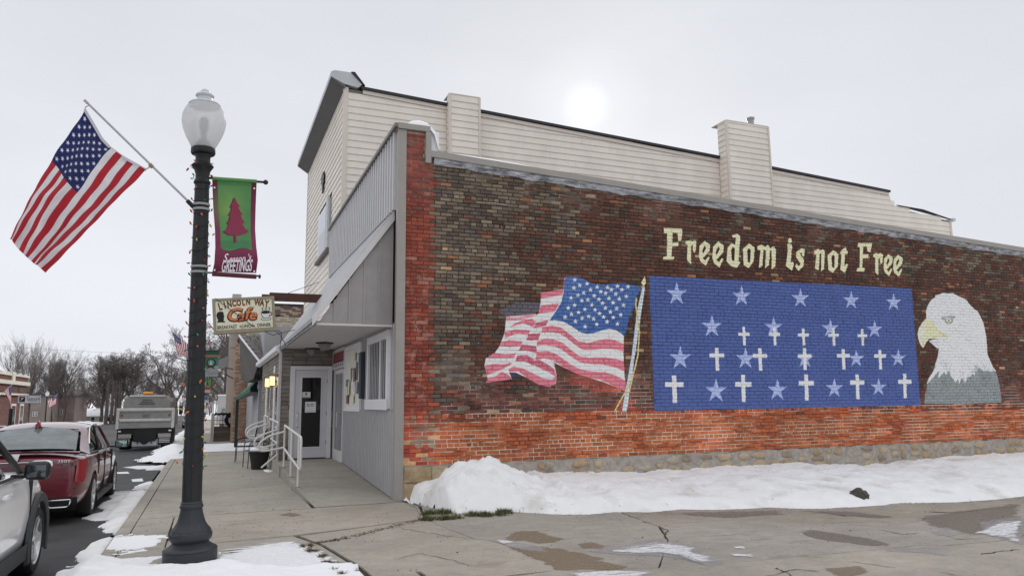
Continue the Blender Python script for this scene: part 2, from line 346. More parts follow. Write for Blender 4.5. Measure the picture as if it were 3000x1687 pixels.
for (x, y) in [(1030,125),(1075,172),(1140,158),(1022,198),(1172,213),(1232,188),(1325,192),(1415,182),(1510,187),(1110,240),(1265,230),(1360,213),(1455,215),(1058,262),(1205,268),(1308,245),(1400,252),(1495,273),(997,287),(1093,310),(1148,305),(1247,300),(1338,290),(1432,295),(1027,352),(1185,350),(1280,335),(1375,330),(1470,353),(970,378),(1122,390),(1213,395),(1307,378),(1408,383),(1000,433),(1063,418),(1253,428),(1352,413),(1445,440),(942,460),(1097,470),(1155,453),(1290,458),(1377,463),(1035,498),(1200,476),(1322,502),(1415,520),(1228,525),(1122,545)]:
    mp([(x+(px-x), y-(py-y)) for px, py in star_pts(x, y, 23, .1, .42)], (222,216,198), B_)
mp([(1640,185),(1665,190),(1610,560),(1500,1312),(1453,1315),(1545,790),(1590,400)], (168,180,196), B_)
mp([(1648,200),(1662,200),(1600,560),(1495,1300),(1480,1300),(1570,790)], (190,198,208), B_)
mp([(1662,88),(1674,150),(1652,187),(1628,150)], (206,190,140), B_)
ml([(1588,290),(1580,360),(1600,480),(1612,600),(1600,800),(1570,930),(1520,1080),(1460,1180),(1388,1312)], 5.5, (184,172,128), B_)
ml([(1575,900),(1540,1060),(1505,1180)], 4, (184,172,128), B_)
# blue field of stars and crosses
mp([(1901,808),(2671,845),(2697,1187),(1917,1204)], (66,84,142))
for row in (((295,583,72),(718,598,64),(1103,612,60),(1435,625,56),(1712,638,54)), ((525,795,70),(928,800,62),(1298,808,58),(1588,815,54)), ((318,1002,74),(745,1005,68),(1133,1005,60),(1468,1005,55),(1742,1002,54)), ((552,1216,74),(953,1210,67),(1325,1198,60),(1614,1192,55))):
    for (x, y, r) in row:
        P = [(px, y-(py-y)*1.12) for px, py in star_pts(x, y, r, 0, .37)]
        mp(P, (138,150,204), A_)
        for i in range(0, 10, 2): mp([(x, y), P[i], P[(i+1) % 10]], (152,164,214), A_)
for row in (((735,797,917,845,37),(935,800,918,847,35),(1123,808,918,850,36),(1320,808,920,852,34),(1508,812,920,855,32)), ((558,935,1083,983,48),(840,937,1083,986,46),(1131,935,1078,988,44),(1384,942,1075,985,42),(1624,947,1074,987,39)), ((280,1115,1293,1173,60),(730,1110,1287,1172,53),(1142,1107,1276,1164,50),(1475,1107,1268,1160,46),(1785,1102,1261,1155,43))):
    for (x, t, b, a, h) in row:
        w = h*.235; v = (b-t)*.085
        mp([(x-w-2,t),(x+w-2,t),(x+w+4,b),(x-w+4,b)], (220,217,208), A_); mp([(x-h,a-v),(x+h,a-v),(x+h,a+v),(x-h,a+v)], (220,217,208), A_)
# eagle
EG = (122,128,129)
mp([(415,1270),(418,1225),(425,1180),(440,1120),(460,1080),(520,1030),(600,1010),(800,960),(960,1000),(985,1070),(1000,1150),(1014,1250),(1012,1262),(700,1272)], EG, D_)
rr = random.Random(3)
for i in range(75):
    x = rr.uniform(430, 985); y = rr.uniform(1060, 1255)
    ml([(x-10,y-14),(x-9,y+2),(x,y+13),(x+10,y+1),(x+11,y-12)], 2.0, rr.choice([(134,142,144),(92,98,100),(126,132,134),(100,106,108)]), D_, .75)
WE = (204,206,212)
mp([(428,560),(440,520),(455,490),(480,462),(500,452),(500,436),(530,428),(560,416),(600,420),(640,419),(665,434),(700,450),(740,470),(762,500),(800,540),(830,560),(850,600),(870,640),(885,700),(895,760),(900,830),(905,890),(930,950),(950,990),(970,1022),(945,1015),(930,1028),(905,1010),(880,1022),(850,1000),(822,985),(808,968),(806,1052),(785,1038),(770,1060),(750,1066),(732,1108),(722,1080),(700,1075),(688,1118),(676,1080),(655,1108),(640,1078),(622,1060),(612,1022),(600,1018),(585,1050),(570,1025),(552,1045),(538,1060),(522,1080),(530,1020),(500,1050),(480,1075),(430,1128),(452,1070),(480,1030),(508,965),(490,1000),(515,920),(528,850),(505,838),(480,815),(450,785),(520,770),(600,752),(520,700),(480,640),(432,612)], WE, D_)
for i in range(60):
    x = rr.uniform(500, 960); y0_ = 1000+45*math.sin(x*.02)+rr.uniform(-10,40); L_ = rr.uniform(20,60)
    mp([(x-6,y0_-14),(x+6,y0_-14),(x+1,y0_+L_)], (178,181,186) if i % 3 else (150,156,158), D_, .7)
mp([(432,612),(455,612),(478,640),(500,668),(530,705),(575,730),(608,752),(560,768),(500,772),(455,772),(432,800),(405,845),(385,815),(368,770),(364,730),(372,690),(395,650)], (200,190,152), D_)
mp([(372,700),(400,660),(440,640),(420,700),(400,770),(402,838),(385,815),(368,770)], (212,205,176), D_)
mp([(470,775),(560,772),(600,756),(590,790),(540,800),(500,820),(470,800)], (176,176,178), D_, .7)
ml([(470,760),(540,750),(600,750)], 2, (150,136,100), D_, .7)
mp([(545,610),(600,600),(655,602),(640,618),(640,640),(615,658),(590,655),(572,635)], (128,132,132), D_)
mp([(605+20*math.cos(t), 630+20*math.sin(t)) for t in np.linspace(0, 6.28, 14)], (190,184,132), D_)
mp([(603+8*math.cos(t), 630+8*math.sin(t)) for t in np.linspace(0, 6.28, 10)], (70,70,68), D_)
ml([(550,608),(600,596),(658,600)], 2.2, (96,100,102), D_)
for i in range(26):
    x = rr.uniform(520, 860); y = rr.uniform(520, 1000); a_ = rr.uniform(30,80); mp([(x-a_*.5,y-a_*.4),(x+a_*.4,y-a_*.5),(x+a_*.6,y+a_*.4),(x-a_*.3,y+a_*.5)], rr.choice([(184,188,200),(214,215,216)]), D_, .25)
for i in range(90):
    x = rr.uniform(520, 860); y = rr.uniform(620, 1000); ml([(x,y),(x+rr.uniform(-4,8),y+rr.uniform(12,30))], 1.3, (170,174,184), D_, .6)
mural_img = mural.image('mural_print')
# ------------------------------------------------------------------ brick colours by place on the wall (old brick, red-painted pier, orange-painted band)
def pick(w, cs):
    return cs[int(RNG.choice(len(cs), p=np.array(w)/sum(w)))]
def smooth_noise(x, z, s=0.):
    return .5+.25*math.sin(x*1.7+s+math.sin(z*2.1+s))+.25*math.sin(z*2.9-x*.8+s*2+math.sin(x*.9))
def brick_col(x, z):
    xp = 3.49 + .03*math.sin(z*5)
    bandtop = 1.40
    if x < xp and z > .95:
        if z > 5.0 + .2*math.sin(x*9) - (x-3.0)*1.2*0 and x < 3.36: c = pick([5,3,2], [(118,62,52),(106,54,48),(96,62,54)])
        elif z > 1.45: c = pick([5,4,2,.8], [(127,67,53),(119,61,50),(112,65,54),(138,94,82)])
        else: c = pick([3,3,3,2], [(148,70,54),(132,84,66),(120,92,76),(156,78,60)])
    elif z < bandtop or (z < 1.5 and x > 19):
        if x < 3.55 and z < 1.2: c = pick([3,2,2,2], [(150,72,52),(160,126,92),(128,108,92),(134,62,50)])
        elif z > 1.27: c = pick([3,5,2] if x < 4.6 or x > 13 else [8,1,0], [(148,78,52),(104,60,48),(90,55,47)])
        elif x > 12.5 and smooth_noise(x*1.5, z*3, 2) > .8: c = pick([1,1], [(128,70,52),(146,76,54)])
        else: c = pick([6,4,2], [(148,84,54),(141,78,51),(132,73,51)])
    else:
        g = min(1, max(0, 1.1-(x-3.4)/3.4-max(0, (4.2-z))*.2)) + .3*(smooth_noise(x*1.3, z*1.3)-.5) + (.3 if x > 14.5 and z > 3.4 else 0) + (.15 if z > 4.6 else 0)
        if z < 2.0 and x < 8: g -= .1
        u = RNG.random(); gg = max(.13, min(.9, g*.95))
        if u < gg: 
            c = pick([4,3,2.2,3,1], [(100,89,77),(90,80,70),(108,97,82),(78,69,62),(82,77,74)])
            if g < .45: c = tuple(v*.84 for v in c)
        elif u < gg+.03: c = pick([2,2,1], [(124,88,66),(118,78,60),(136,114,90)])
        elif g > .55: c = pick([3,3,2], [(82,65,54),(72,59,51),(88,62,51)])
        elif z < 1.95: c = pick([4,4,2,2], [(92,58,50),(84,54,48),(76,54,49),(100,62,52)])
        else: c = pick([6,4,3,1.5], [(82,55,46),(75,52,45),(88,59,49),(68,51,45)])
        if 6.0 < x < 7.5 and z < 2.05 and smooth_noise(x*2.2, z*3, 1) > .55: c = pick([1,1], [(136,66,52),(124,60,50)])
    j = 1 + RNG.normal(0, .06)
    return C(c[0]*j, c[1]*j, c[2]*j, 1.78)
def brick_material(name, source):
    """source: 'attr' (per-brick colour stored on the mesh) or 'object' (per-brick object colour); mural paint laid over both"""
    M = bpy.data.materials.new(name); M.use_nodes = True; N = M.node_tree.nodes; L = M.node_tree.links; B = N['Principled BSDF']
    B.inputs['Roughness'].default_value = .85; B.inputs['Specular IOR Level'].default_value = .25
    if source == 'attr': s_ = N.new('ShaderNodeVertexColor'); s_.layer_name = 'Col'
    elif source == 'object': s_ = N.new('ShaderNodeObjectInfo')
    geo = N.new('ShaderNodeNewGeometry'); P = geo.outputs['Position']
    def noise(scale, det=6, rough=.6, st=None):
        n = N.new('ShaderNodeTexNoise'); n.inputs['Scale'].default_value = scale; n.inputs['Detail'].default_value = det; n.inputs['Roughness'].default_value = rough
        if st: q = N.new('ShaderNodeMapping'); q.inputs['Scale'].default_value = st; L.new(P, q.inputs[0]); L.new(q.outputs[0], n.inputs[0])
        else: L.new(P, n.inputs[0])
        return n.outputs[0]
    def rng(src, a, b, c, d):
        q = N.new('ShaderNodeMapRange'); q.inputs[1].default_value = a; q.inputs[2].default_value = b; q.inputs[3].default_value = c; q.inputs[4].default_value = d; L.new(src, q.inputs[0]); return q.outputs[0]
    def math_(op, a, b):
        q = N.new('ShaderNodeMath'); q.operation = op
        for i, v in enumerate((a, b)):
            if isinstance(v, (int, float)): q.inputs[i].default_value = v
            else: L.new(v, q.inputs[i])
        return q.outputs[0]
    def mix(f, a, b):
        q = N.new('ShaderNodeMix'); q.data_type = 'RGBA'
        if isinstance(f, (int, float)): q.inputs[0].default_value = f
        else: L.new(f, q.inputs[0])
        for i, v in ((6, a), (7, b)):
            if isinstance(v, tuple): q.inputs[i].default_value = v
            else: L.new(v, q.inputs[i])
        return q.outputs[2]
    sep = N.new('ShaderNodeSeparateXYZ'); L.new(P, sep.inputs[0])
    if source == 'mortar':
        # dark joints high up and on the left, pale lime low down; paint-filled in the orange band
        low = rng(sep.outputs[2], 2.6, 1.5, 0, 1)
        f = math_('MULTIPLY', low, rng(noise(1.6), .42, .58, 0, 1))
        top = math_('MULTIPLY', rng(sep.outputs[2], 5.0, 5.5, 0, .6), rng(noise(1.1), .5, .56, 0, 1))
        base = mix(math_('MAXIMUM', f, top), C(58,48,42,1.5), C(170,152,142,1.9))
        ob = math_('LESS_THAN', sep.outputs[2], 1.41)
        base = mix(ob, base, mix(rng(noise(.9, 4, .6, (1,1,5)), .44, .5, 0, 1), C(120,60,42,1.7), C(200,176,156,1.9)))
        pier = math_('MULTIPLY', math_('LESS_THAN', sep.outputs[0], 3.49), math_('GREATER_THAN', sep.outputs[2], 1.3))
        base = mix(pier, base, mix(rng(sep.outputs[2], 5.0, 5.3, 0, 1), C(118,54,44,1.5), C(150,132,122,1.5)))
    else:
        base = s_.outputs['Color']
    sc = N.new('ShaderNodeVectorMath'); sc.operation = 'SCALE'; L.new(base, sc.inputs[0]); L.new(rng(noise(24, 9, .75, (.7,1,1.4)), .3, .7, .66, 1.34), sc.inputs['Scale']); base = sc.outputs[0]
    s3 = N.new('ShaderNodeVectorMath'); s3.operation = 'SCALE'; L.new(base, s3.inputs[0]); L.new(rng(noise(1.5, 8, .72, (1,1,.8)), .3, .7, .74, 1.22), s3.inputs['Scale']); base = s3.outputs[0]
    s4 = N.new('ShaderNodeVectorMath'); s4.operation = 'SCALE'; L.new(base, s4.inputs[0]); L.new(rng(noise(.45, 7, .65, (1.3,1,.7)), .35, .65, .78, 1.16), s4.inputs['Scale']); base = s4.outputs[0]
    # lime specks and scuffs
    spk = math_('MULTIPLY', rng(noise(30, 3, .5), .66, .7, 0, .5), rng(noise(2.2, 3), .5, .6, 0, 1)); base = mix(spk, base, C(176,160,150,1.5))
    # whitewash ghosts on the red pier
    gh = math_('MULTIPLY', math_('MULTIPLY', math_('LESS_THAN', sep.outputs[0], 3.42), rng(noise(5.5, 6, .7), .52, .66, 0, .55)), math_('MULTIPLY', math_('LESS_THAN', sep.outputs[2], 3.9), math_('GREATER_THAN', sep.outputs[2], .9)))
    base = mix(gh, base, C(168,128,118,1.5))
    if source == 'attr' or source == 'mortar':
        x = rng(sep.outputs[0], WX0, WX1, 0, 1); z = rng(sep.outputs[2], WZ0, WZ1, 0, 1)
        cb = N.new('ShaderNodeCombineXYZ'); L.new(x, cb.inputs[0]); L.new(z, cb.inputs[1])
        tx = N.new('ShaderNodeTexImage'); tx.image = mural_img; tx.extension = 'CLIP'; L.new(cb.outputs[0], tx.inputs[0])
        g = N.new('ShaderNodeVectorMath'); g.operation = 'SCALE'; L.new(tx.outputs[0], g.inputs[0])
        L.new(rng(noise(3.2, 6, .65), .3, .7, 1.62, 1.98) if source == 'attr' else rng(noise(9), .3, .7, 1.15, 1.7), g.inputs['Scale'])
        g2 = N.new('ShaderNodeVectorMath'); g2.operation = 'SCALE'; L.new(g.outputs[0], g2.inputs[0]); L.new(rng(noise(40, 4, .6), .3, .7, .92, 1.06), g2.inputs['Scale'])
        wear = rng(noise(26, 7, .75), .70, .78, 1, .25) if source == 'attr' else rng(noise(12, 7, .75), .55, .72, .95, .35)
        base = mix(math_('MULTIPLY', tx.outputs[1], wear), base, g2.outputs[0])
    cl = N.new('ShaderNodeVectorMath'); cl.operation = 'MINIMUM'; cl.inputs[1].default_value = (.9,.9,.9); L.new(base, cl.inputs[0])
    L.new(cl.outputs[0], B.inputs['Base Color'])
    bp = N.new('ShaderNodeBump'); bp.inputs['Strength'].default_value = .5; bp.inputs['Distance'].default_value = .01; L.new(noise(45, 5), bp.inputs['Height']); L.new(bp.outputs[0], B.inputs['Normal'])
    return M
BRK = brick_material('old_brick', 'attr'); BRKO = brick_material('old_brick_single', 'object'); MORT = brick_material('lime_mortar', 'mortar')
# ================================================================== THE CAFE BUILDING WITH THE MURAL
XF = 2.9
cafe = empty('cafe_building', (3.0, WY, 0), 'one-storey brick building whose long side wall carries the flag, star and eagle mural', 'building')
cz0 = onY(1217, 452, WY-.06); cz1 = onY(3000, 738, WY-.06)
def copz(x): return cz0.z + (cz1.z-cz0.z)*(x-cz0.x)/(cz1.x-cz0.x)   # underside of the metal coping
BX1 = 24.0
# mortar backing
k = MB(); k.prism([(3.0, WY+.0065, .2), (BX1, WY+.0065, .2), (BX1, WY+.0065, copz(BX1)), (3.34, WY+.0065, copz(3.34)), (3.34, WY+.0065, 6.33), (3.0, WY+.0065, 6.33)], (0, .25, 0))
k.build('mortar_wall', MORT, cafe)
bw, hw, bh, gap, pitch = .203, .098, .0575, .0115, .069
V = []; F = []; Cc = []; singles = []
z = .565; ci = 0
allb = []
while z + bh < 6.34:
    header = ci % 7 == 4
    x = 3.0 - (0 if header else (bw+gap)*.5*(ci % 2)) + RNG.uniform(-.015, .015); L_ = hw if header else bw
    while x < BX1:
        xa = max(x, 3.0); xb = x + L_ + RNG.normal(0, .003)
        top = 6.33 if xb < 3.33 else copz(xb) - .015
        if xb - xa > .04 and z + bh*.7 < top and xb < BX1: allb.append((xa, xb, z, min(z+bh, top), L_ == hw))
        elif xa < 3.33 and xb > 3.33 and z > copz(3.34)-.1: allb.append((xa, 3.33, z, z+bh, True)) if 3.33-xa > .04 and z < 6.3 else None
        x += L_ + gap
    z += pitch + RNG.normal(0, .0006); ci += 1
allb.sort(key=lambda b: (b[0]+b[1])/2 + .02*abs(b[2]-1.6))
unit = {}
def unit_brick(i):
    if i not in unit:
        r2 = np.random.default_rng(i); V_ = []
        for (a, b, c_) in ((0,0,0),(1,0,0),(1,1,0),(0,1,0),(0,0,1),(1,0,1),(1,1,1),(0,1,1)): V_.append((a-.5+r2.normal(0,.006), b*.05, c_-.5+r2.normal(0,.02)))
        bm = bmesh.new(); vs = [bm.verts.new(v) for v in V_]
        for f in ((0,3,2,1),(4,5,6,7),(0,1,5,4),(1,2,6,5),(3,0,4,7)): bm.faces.new([vs[q] for q in f])
        me = bpy.data.meshes.new('brick'); bm.to_mesh(me); bm.free(); me.materials.append(BRKO); unit[i] = me
    return unit[i]
for n, (xa, xb, za, zb, hd) in enumerate(allb):
    col = brick_col((xa+xb)/2, (za+zb)/2); pro = RNG.uniform(0, .006) + (.006 if RNG.random() < .06 else 0)
    if n < 290:
        o = bpy.data.objects.new('brick', unit_brick(n % 12)); link(o, cafe); o.location = ((xa+xb)/2-3.0, -pro, (za+zb)/2); o.scale = (xb-xa, 1, zb-za); o.color = col
        continue
    y = WY - pro; j = RNG.normal(0, .0016, 8); c0 = .004
    n0 = len(V)
    V += [(xa+c0, y, za+c0+j[0]), (xb-c0, y+j[6], za+c0+j[1]), (xb-c0, y+j[7], zb-c0+j[2]), (xa+c0, y, zb-c0+j[3]),
          (xa, y+.008, za), (xb, y+.008, za), (xb, y+.008, zb), (xa, y+.008, zb)]
    F += [(n0,n0+1,n0+2,n0+3),(n0+4,n0+5,n0+1,n0),(n0+5,n0+6,n0+2,n0+1),(n0+6,n0+7,n0+3,n0+2),(n0+7,n0+4,n0,n0+3)]
    Cc += [col]*8
mesh('brickwork', [(v[0]-3.0, v[1]-WY, v[2]) for v in V], F, BRK, cafe, cols=Cc, kind='stuff')
# rough stone foundation: single stones bedded in grey cement
CEM = mat('grey_cement_render', C(138,131,124,1.5), .9, .32, 9, bump=.6, bscale=16)
k = MB(); nx = 240
rows = []
for i in range(nx):
    x = 3.0 + (BX1-3.0)*i/(nx-1)
    for zz in (-.6, .1, .3, .45, .558): rows.append((x, WY-.03-.012*math.sin(i*.7+zz*9)-RNG.uniform(0, .012), zz + (.012*math.sin(i*.9) if zz == .558 else 0)))
k.add(rows, [(i*5+j, (i+1)*5+j, (i+1)*5+j+1, i*5+j+1) for i in range(nx-1) for j in range(4)])
n0 = len(k.V); k.add([(3.0, WY-.03, .558), (BX1, WY-.03, .558), (BX1, WY+.05, .56), (3.0, WY+.05, .56)], [(0,1,2,3)])
k.build('cement_bedding', CEM, cafe, smooth=True)
STONES = [mat('tan_fieldstone', C(150,136,114,1.5), .9, .25, 7, bump=.6, bscale=18), mat('ochre_fieldstone', C(142,124,98,1.5), .9, .25, 7, bump=.6, bscale=18), mat('buff_fieldstone', C(148,138,122,1.5), .9, .2, 7, bump=.6, bscale=18), mat('brown_fieldstone', C(124,112,98,1.5), .9, .25, 7, bump=.6, bscale=18)]
def stone(cx, cz, w, h, m_, parent, y=WY-.04, d=.045, name='stone', seed=0):
    r2 = random.Random(seed); n = 9; V = []; ph = r2.random()*6
    for ring, (s_, dy) in enumerate(((1, .03), (.93, -d*.55), (.62, -d))):
        for i in range(n):
            a = 2*math.pi*i/n; e = 4; rr_ = 1/((abs(math.cos(a))**e+abs(math.sin(a))**e)**(1/e)); q = rr_*(.9+.14*math.sin(a*3+ph)+r2.uniform(-.07,.07)) if ring == 0 else None
            if ring == 0: V.append([cx+w/2*q*math.cos(a), y+dy, cz+h/2*q*math.sin(a)])
            else: b = V[i]; V.append([cx+(b[0]-cx)*s_, y+dy+r2.uniform(-.006,.006), cz+(b[2]-cz)*s_])
    V.append([cx, y-d*1.05, cz]); F = []
    for g in range(2):
        for i in range(n): F.append((g*n+i, g*n+(i+1) % n, (g+1)*n+(i+1) % n, (g+1)*n+i))
    for i in range(n): F.append((2*n+i, 2*n+(i+1) % n, 3*n))
    L = parent.location
    o = mesh(name, [(v[0]-L.x, v[1]-L.y, v[2]-L.z) for v in V], F, m_, parent, True)
    return o
r1 = random.Random(11)
# dressed blocks at the corner
for (x, zc, w, h) in ((3.24,.42,.46,.25),(3.62,.43,.28,.22),(3.2,.13,.38,.3),(3.6,.16,.36,.28),(3.95,.42,.3,.22),(3.95,.14,.28,.24)):
    k = MB(); k.bbox((x-w/2, WY-.055-r1.uniform(0,.02), zc-h/2), (x+w/2, WY+.02, zc+h/2), .018); k.build('stone', STONES[r1.choice([0,0,2,1])], cafe, smooth=True)
x = 4.25; ns = 0
while x < 21.5:
    w = r1.uniform(.16, .42)
    zz = .50; 
    for lvl in range(3):
        h = r1.uniform(.09, .17)
        if r1.random() < .86: stone(x+w/2+r1.uniform(-.04,.04), zz-h/2+.03, w*r1.uniform(.8,1.08), h*1.05, r1.choice(STONES), cafe, y=WY-.035, d=r1.uniform(.012,.04), seed=ns); ns += 1
        zz -= h + r1.uniform(.012, .03)
        if zz < lz(x)-.05: break
    x += w + r1.uniform(.0, .09)
# metal coping, black tar line and peeling white board below it
k = MB()
def cop(x0, x1, z0, z1, y0, y1, zt=.115):
    k.add([(x0,y0,z0),(x1,y0,z1),(x1,y1,z1),(x0,y1,z0),(x0,y0,z0+zt),(x1,y0,z1+zt),(x1,y1,z1+zt),(x0,y1,z0+zt)], [(0,3,2,1),(4,5,6,7),(0,1,5,4),(1,2,6,5),(2,3,7,6),(3,0,4,7)])
cop(3.33, BX1, copz(3.33), copz(BX1), WY-.07, WY+.3)
k.build('coping', TRIMC, cafe)
k = MB(); k.box((2.84, WY-.075, 6.34), (3.42, WY+.3, 6.44)); k.box((3.34, WY-.072, copz(3.4)-.12), (3.44, WY+.3, 6.338)); k.build('corner_flashing', TRIMC, cafe)
PEEL = mat('peeling_white_board', C(34,32,32,1.2), .8, 0, 3.2, bump=.5, col2=C(190,192,198,1.3), stretch=(1.2,1,5))
PEEL.node_tree.nodes['Noise Texture'].inputs['Scale'].default_value = 4
n_ = 150; k = MB(); P = []
for i in range(n_):
    x = 3.5+(BX1-3.5)*i/(n_-1); b = -.115-.02*math.sin(i*1.3)*math.sin(i*.37)-RNG.uniform(0,.015)
    P += [(x, WY-.05, copz(x)-.004), (x, WY-.05, copz(x)-.03), (x, WY-.035-.02*abs(math.sin(i*.5)), copz(x)-.05), (x, WY-.02, copz(x)+b), (x, WY+.01, copz(x)+b)]
k.add(P, [(i*5+j, i*5+j+1, (i+1)*5+j+1, (i+1)*5+j) for i in range(n_-1) for j in range(4)]); k.build('peeling_fascia', PEEL, cafe)
# iron streak / bracket scar on the bricks
s_ = onY(1396, 594, WY); e_ = onY(1486, 601, WY)
k = MB(); k.tube([s_+Vector((0,-.01,0)), (s_+e_)/2+Vector((0,-.012,.01)), e_+Vector((0,-.01,-.005))], .012, 5); k.build('mortar_patch', CEM, cafe)
# roof behind the coping
k = MB(); k.prism([(3.05, WY+.25, 5.85), (BX1, WY+.25, copz(BX1)-.05), (BX1, 19.9, copz(BX1)-.05), (3.05, 19.9, 5.85)], (0,0,-.1)); k.build('roof', ROOFBLK, cafe)
k = MB(); k.box((3.0, 19.75, 0), (BX1, 19.9, 5.2)); k.box((BX1-.2, WY+.3, 0), (BX1, 19.75, 5.2)); k.build('rear_wall', MORT, cafe)
# snow lying on the corner parapet and on the coping
k = MB()
for i in range(26):
    t = i/25
k = MB(); pts = []
prof = [(3.02,6.44,.03),(3.1,6.44,.11),(3.25,6.44,.14),(3.4,6.42,.13),(3.5,6.3,.1),(3.56,6.1,.09),(3.6,6.0,.03)]
for i, (x, z0, h) in enumerate(prof):
    for j in range(6):
        a = math.pi*j/5; pts.append((x + (h*.6 if i > 3 else 0)*math.sin(a), WY+.1-.15*math.cos(a), z0 + h*math.sin(a)*(1 if i < 5 else .6)))
k.add(pts, [(i*6+j, i*6+j+1, (i+1)*6+j+1, (i+1)*6+j) for i in range(len(prof)-1) for j in range(5)])
k.box((3.46, WY-.0, copz(3.4)+.1), (3.6, WY+.28, 6.38)); 
k.build('parapet_snow', SNOWM, None, smooth=True, kind='stuff', label='snow lying on the corner of the parapet above the mural')
k = MB(); pts = []
for i in range(40):
    x = 3.7+1.9*i/39; h = .05*math.sin(math.pi*i/39)**.6+.004
    for j in range(5):
        a = math.pi*j/4; pts.append((x, WY+.1-.17*math.cos(a), copz(x)+.114+h*math.sin(a)))
k.add(pts, [(i*5+j, i*5+j+1, (i+1)*5+j+1, (i+1)*5+j) for i in range(39) for j in range(4)]); k.build('coping_snow', SNOWM, None, smooth=True, kind='stuff', label='thin line of snow on the metal coping')
# --- street front: ribbed metal panels
def ribbed(y0, y1, zb0, zb1, zt0, zt1, x, pitch_=.15, d=.028):
    """vertical ribs, panel seen from the street (normal -X)"""
    V = []; n = max(1, round((y1-y0)/pitch_)); ys = []
    p = (y1-y0)/n
    for i in range(n):
        a = y0+i*p; ys += [(a, 0), (a+p*.50, 0), (a+p*.50, .025), (a+p*.58, .025), (a+p*.60, -d), (a+p*.90, -d)]
    ys.append((y1, 0))
    for (yy, dx) in ys:
        t = (yy-y0)/(y1-y0); V += [(x+dx, yy, zb0+(zb1-zb0)*t), (x+dx, yy, zt0+(zt1-zt0)*t)]
    return V, [(2*i, 2*i+2, 2*i+3, 2*i+1) for i in range(len(ys)-1)]
def rampz(Y): return float(np.interp(Y, [12.1, 17.2, 40], [0, .24, .28]))
k = MB(); k.box((XF+.03, 12.16, -.2), (2.998, 19.98, 6.35)); k.build('front_wall', GREYD, cafe)
ys = np.linspace(12.22, 17.35, 7)
for a, b in zip(ys[:-1], ys[1:]):
    k = MB(); k.add(*ribbed(a+.003, b-.003, rampz(a)+.02, rampz(b)+.02, 1.46, 1.46, XF, .15, .035)); k.build('wall_panel', GREY, cafe)
    k = MB(); k.add(*ribbed(a+.003, b-.003, 1.462, 1.462, 2.95, 2.95, XF, d=.012)); k.build('wall_panel', GREY, cafe)
ys = np.linspace(12.22, 19.95, 10)
PAR = mat('parapet_panel_metal', C(166,165,166,1.6), .4, .05, 3)
for a, b in zip(ys[:-1], ys[1:]):
    ta, tb = (6.36+(6.24-6.36)*(v-12.2)/7.8 for v in (a, b))
    k = MB(); k.add(*ribbed(a+.002, b-.002, 4.93, 4.93, ta, tb, XF-.02, .22, .06)); k.build('parapet_panel', PAR, cafe)
k = MB(); k.add([(XF-.12,12.08,6.365),(XF-.12,20.05,6.245),(3.05,20.05,6.245),(3.05,12.08,6.365),(XF-.12,12.08,6.43),(XF-.12,20.05,6.31),(3.05,20.05,6.31),(3.05,12.08,6.43)], [(0,3,2,1),(4,5,6,7),(0,1,5,4),(1,2,6,5),(2,3,7,6),(3,0,4,7)])
k.build('parapet_coping', mat('dark_taupe_coping', C(96,90,88,1.6), .5, .08, 5), cafe)
k = MB(); k.box((XF-.05, WY-.035, -.02), (3.0, WY-.003, 6.335)); k.box((XF-.05, WY-.0, -.02), (XF+.01, 12.215, 6.3)); k.build('corner_trim', TRIMC, cafe)
k = MB(); k.box((XF-.03, 19.93, 3.0), (3.0, 19.99, 6.25)); k.build('end_trim', GREYL, cafe)
# --- canopy over the ramp
CY0, CY1, CXO, CZO, CZT = 12.54, 19.1, 1.62, 2.98, 4.9
k = MB(); k.prism([(CXO-.08, CY0-.06, CZO-.03), (XF-.02, CY0-.06, CZT), (XF-.02, CY0-.06, CZT+.07), (CXO-.08, CY0-.06, CZO+.05)], (0, CY1-CY0+.06, 0)); can = k.build('canopy_roof', mat('canopy_metal', C(150,150,153,1.2), .4, .08, 3), cafe)
k = MB(); k.prism([(CXO-.1, CY0-.1, CZO-.12), (XF-.02, CY0-.1, CZT-.13), (XF-.02, CY0-.1, CZT+.05), (CXO-.1, CY0-.1, CZO+.03)], (0, .038, 0)); k.build('rake_board', GREYL, cafe)
bx = np.linspace(CXO+.02, XF-.02, 6)
for a, b in zip(bx[:-1], bx[1:]):
    za = CZO+(CZT-CZO)*(a-CXO)/(XF-CXO)-.06; zb = CZO+(CZT-CZO)*(b-CXO)/(XF-CXO)-.06
    k = MB(); k.prism([(a+.003, CY0-.03, 2.93), (b-.003, CY0-.03, 2.93), (b-.003, CY0-.03, zb), (a+.003, CY0-.03, max(za, 2.94))], (0, .03, 0)); k.build('gable_board', GREYD, cafe)
    if b < XF-.05: k = MB(); k.box((b-.02, CY0-.045, 2.93), (b+.02, CY0-.0305, zb)); k.build('batten', GREYD, cafe)
k = MB(); k.box((CXO-.02, CY0-.04, 2.89), (XF-.02, CY0, 2.926)); k.build('gable_sill', GREYL, cafe)
SOF = mat('soffit_paint', C(176,174,176,1.7), .6, .04, 2)
for i in range(5):
    a = CY0+(CY1-CY0)*i/5; b = CY0+(CY1-CY0)*(i+1)/5
    k = MB(); k.box((CXO, a+.003, 2.945), (XF-.004, b-.003, 2.965)); k.build('soffit_panel', SOF, cafe)
k = MB(); k.box((CXO-.06, CY0-.04, 2.90), (CXO-.02, CY1, 2.975)); k.build('canopy_fascia', mat('weathered_fascia', C(170,170,172,1.3), .7, 0, 3, col2=C(74,72,72,1.2), stretch=(1,1.5,6)), cafe)
k = MB(); k.box((XF-.045, CY0-.02, CZT+.06), (XF-.022, CY1+.5, CZT+.15)); k.build('flashing', WHITED, cafe)
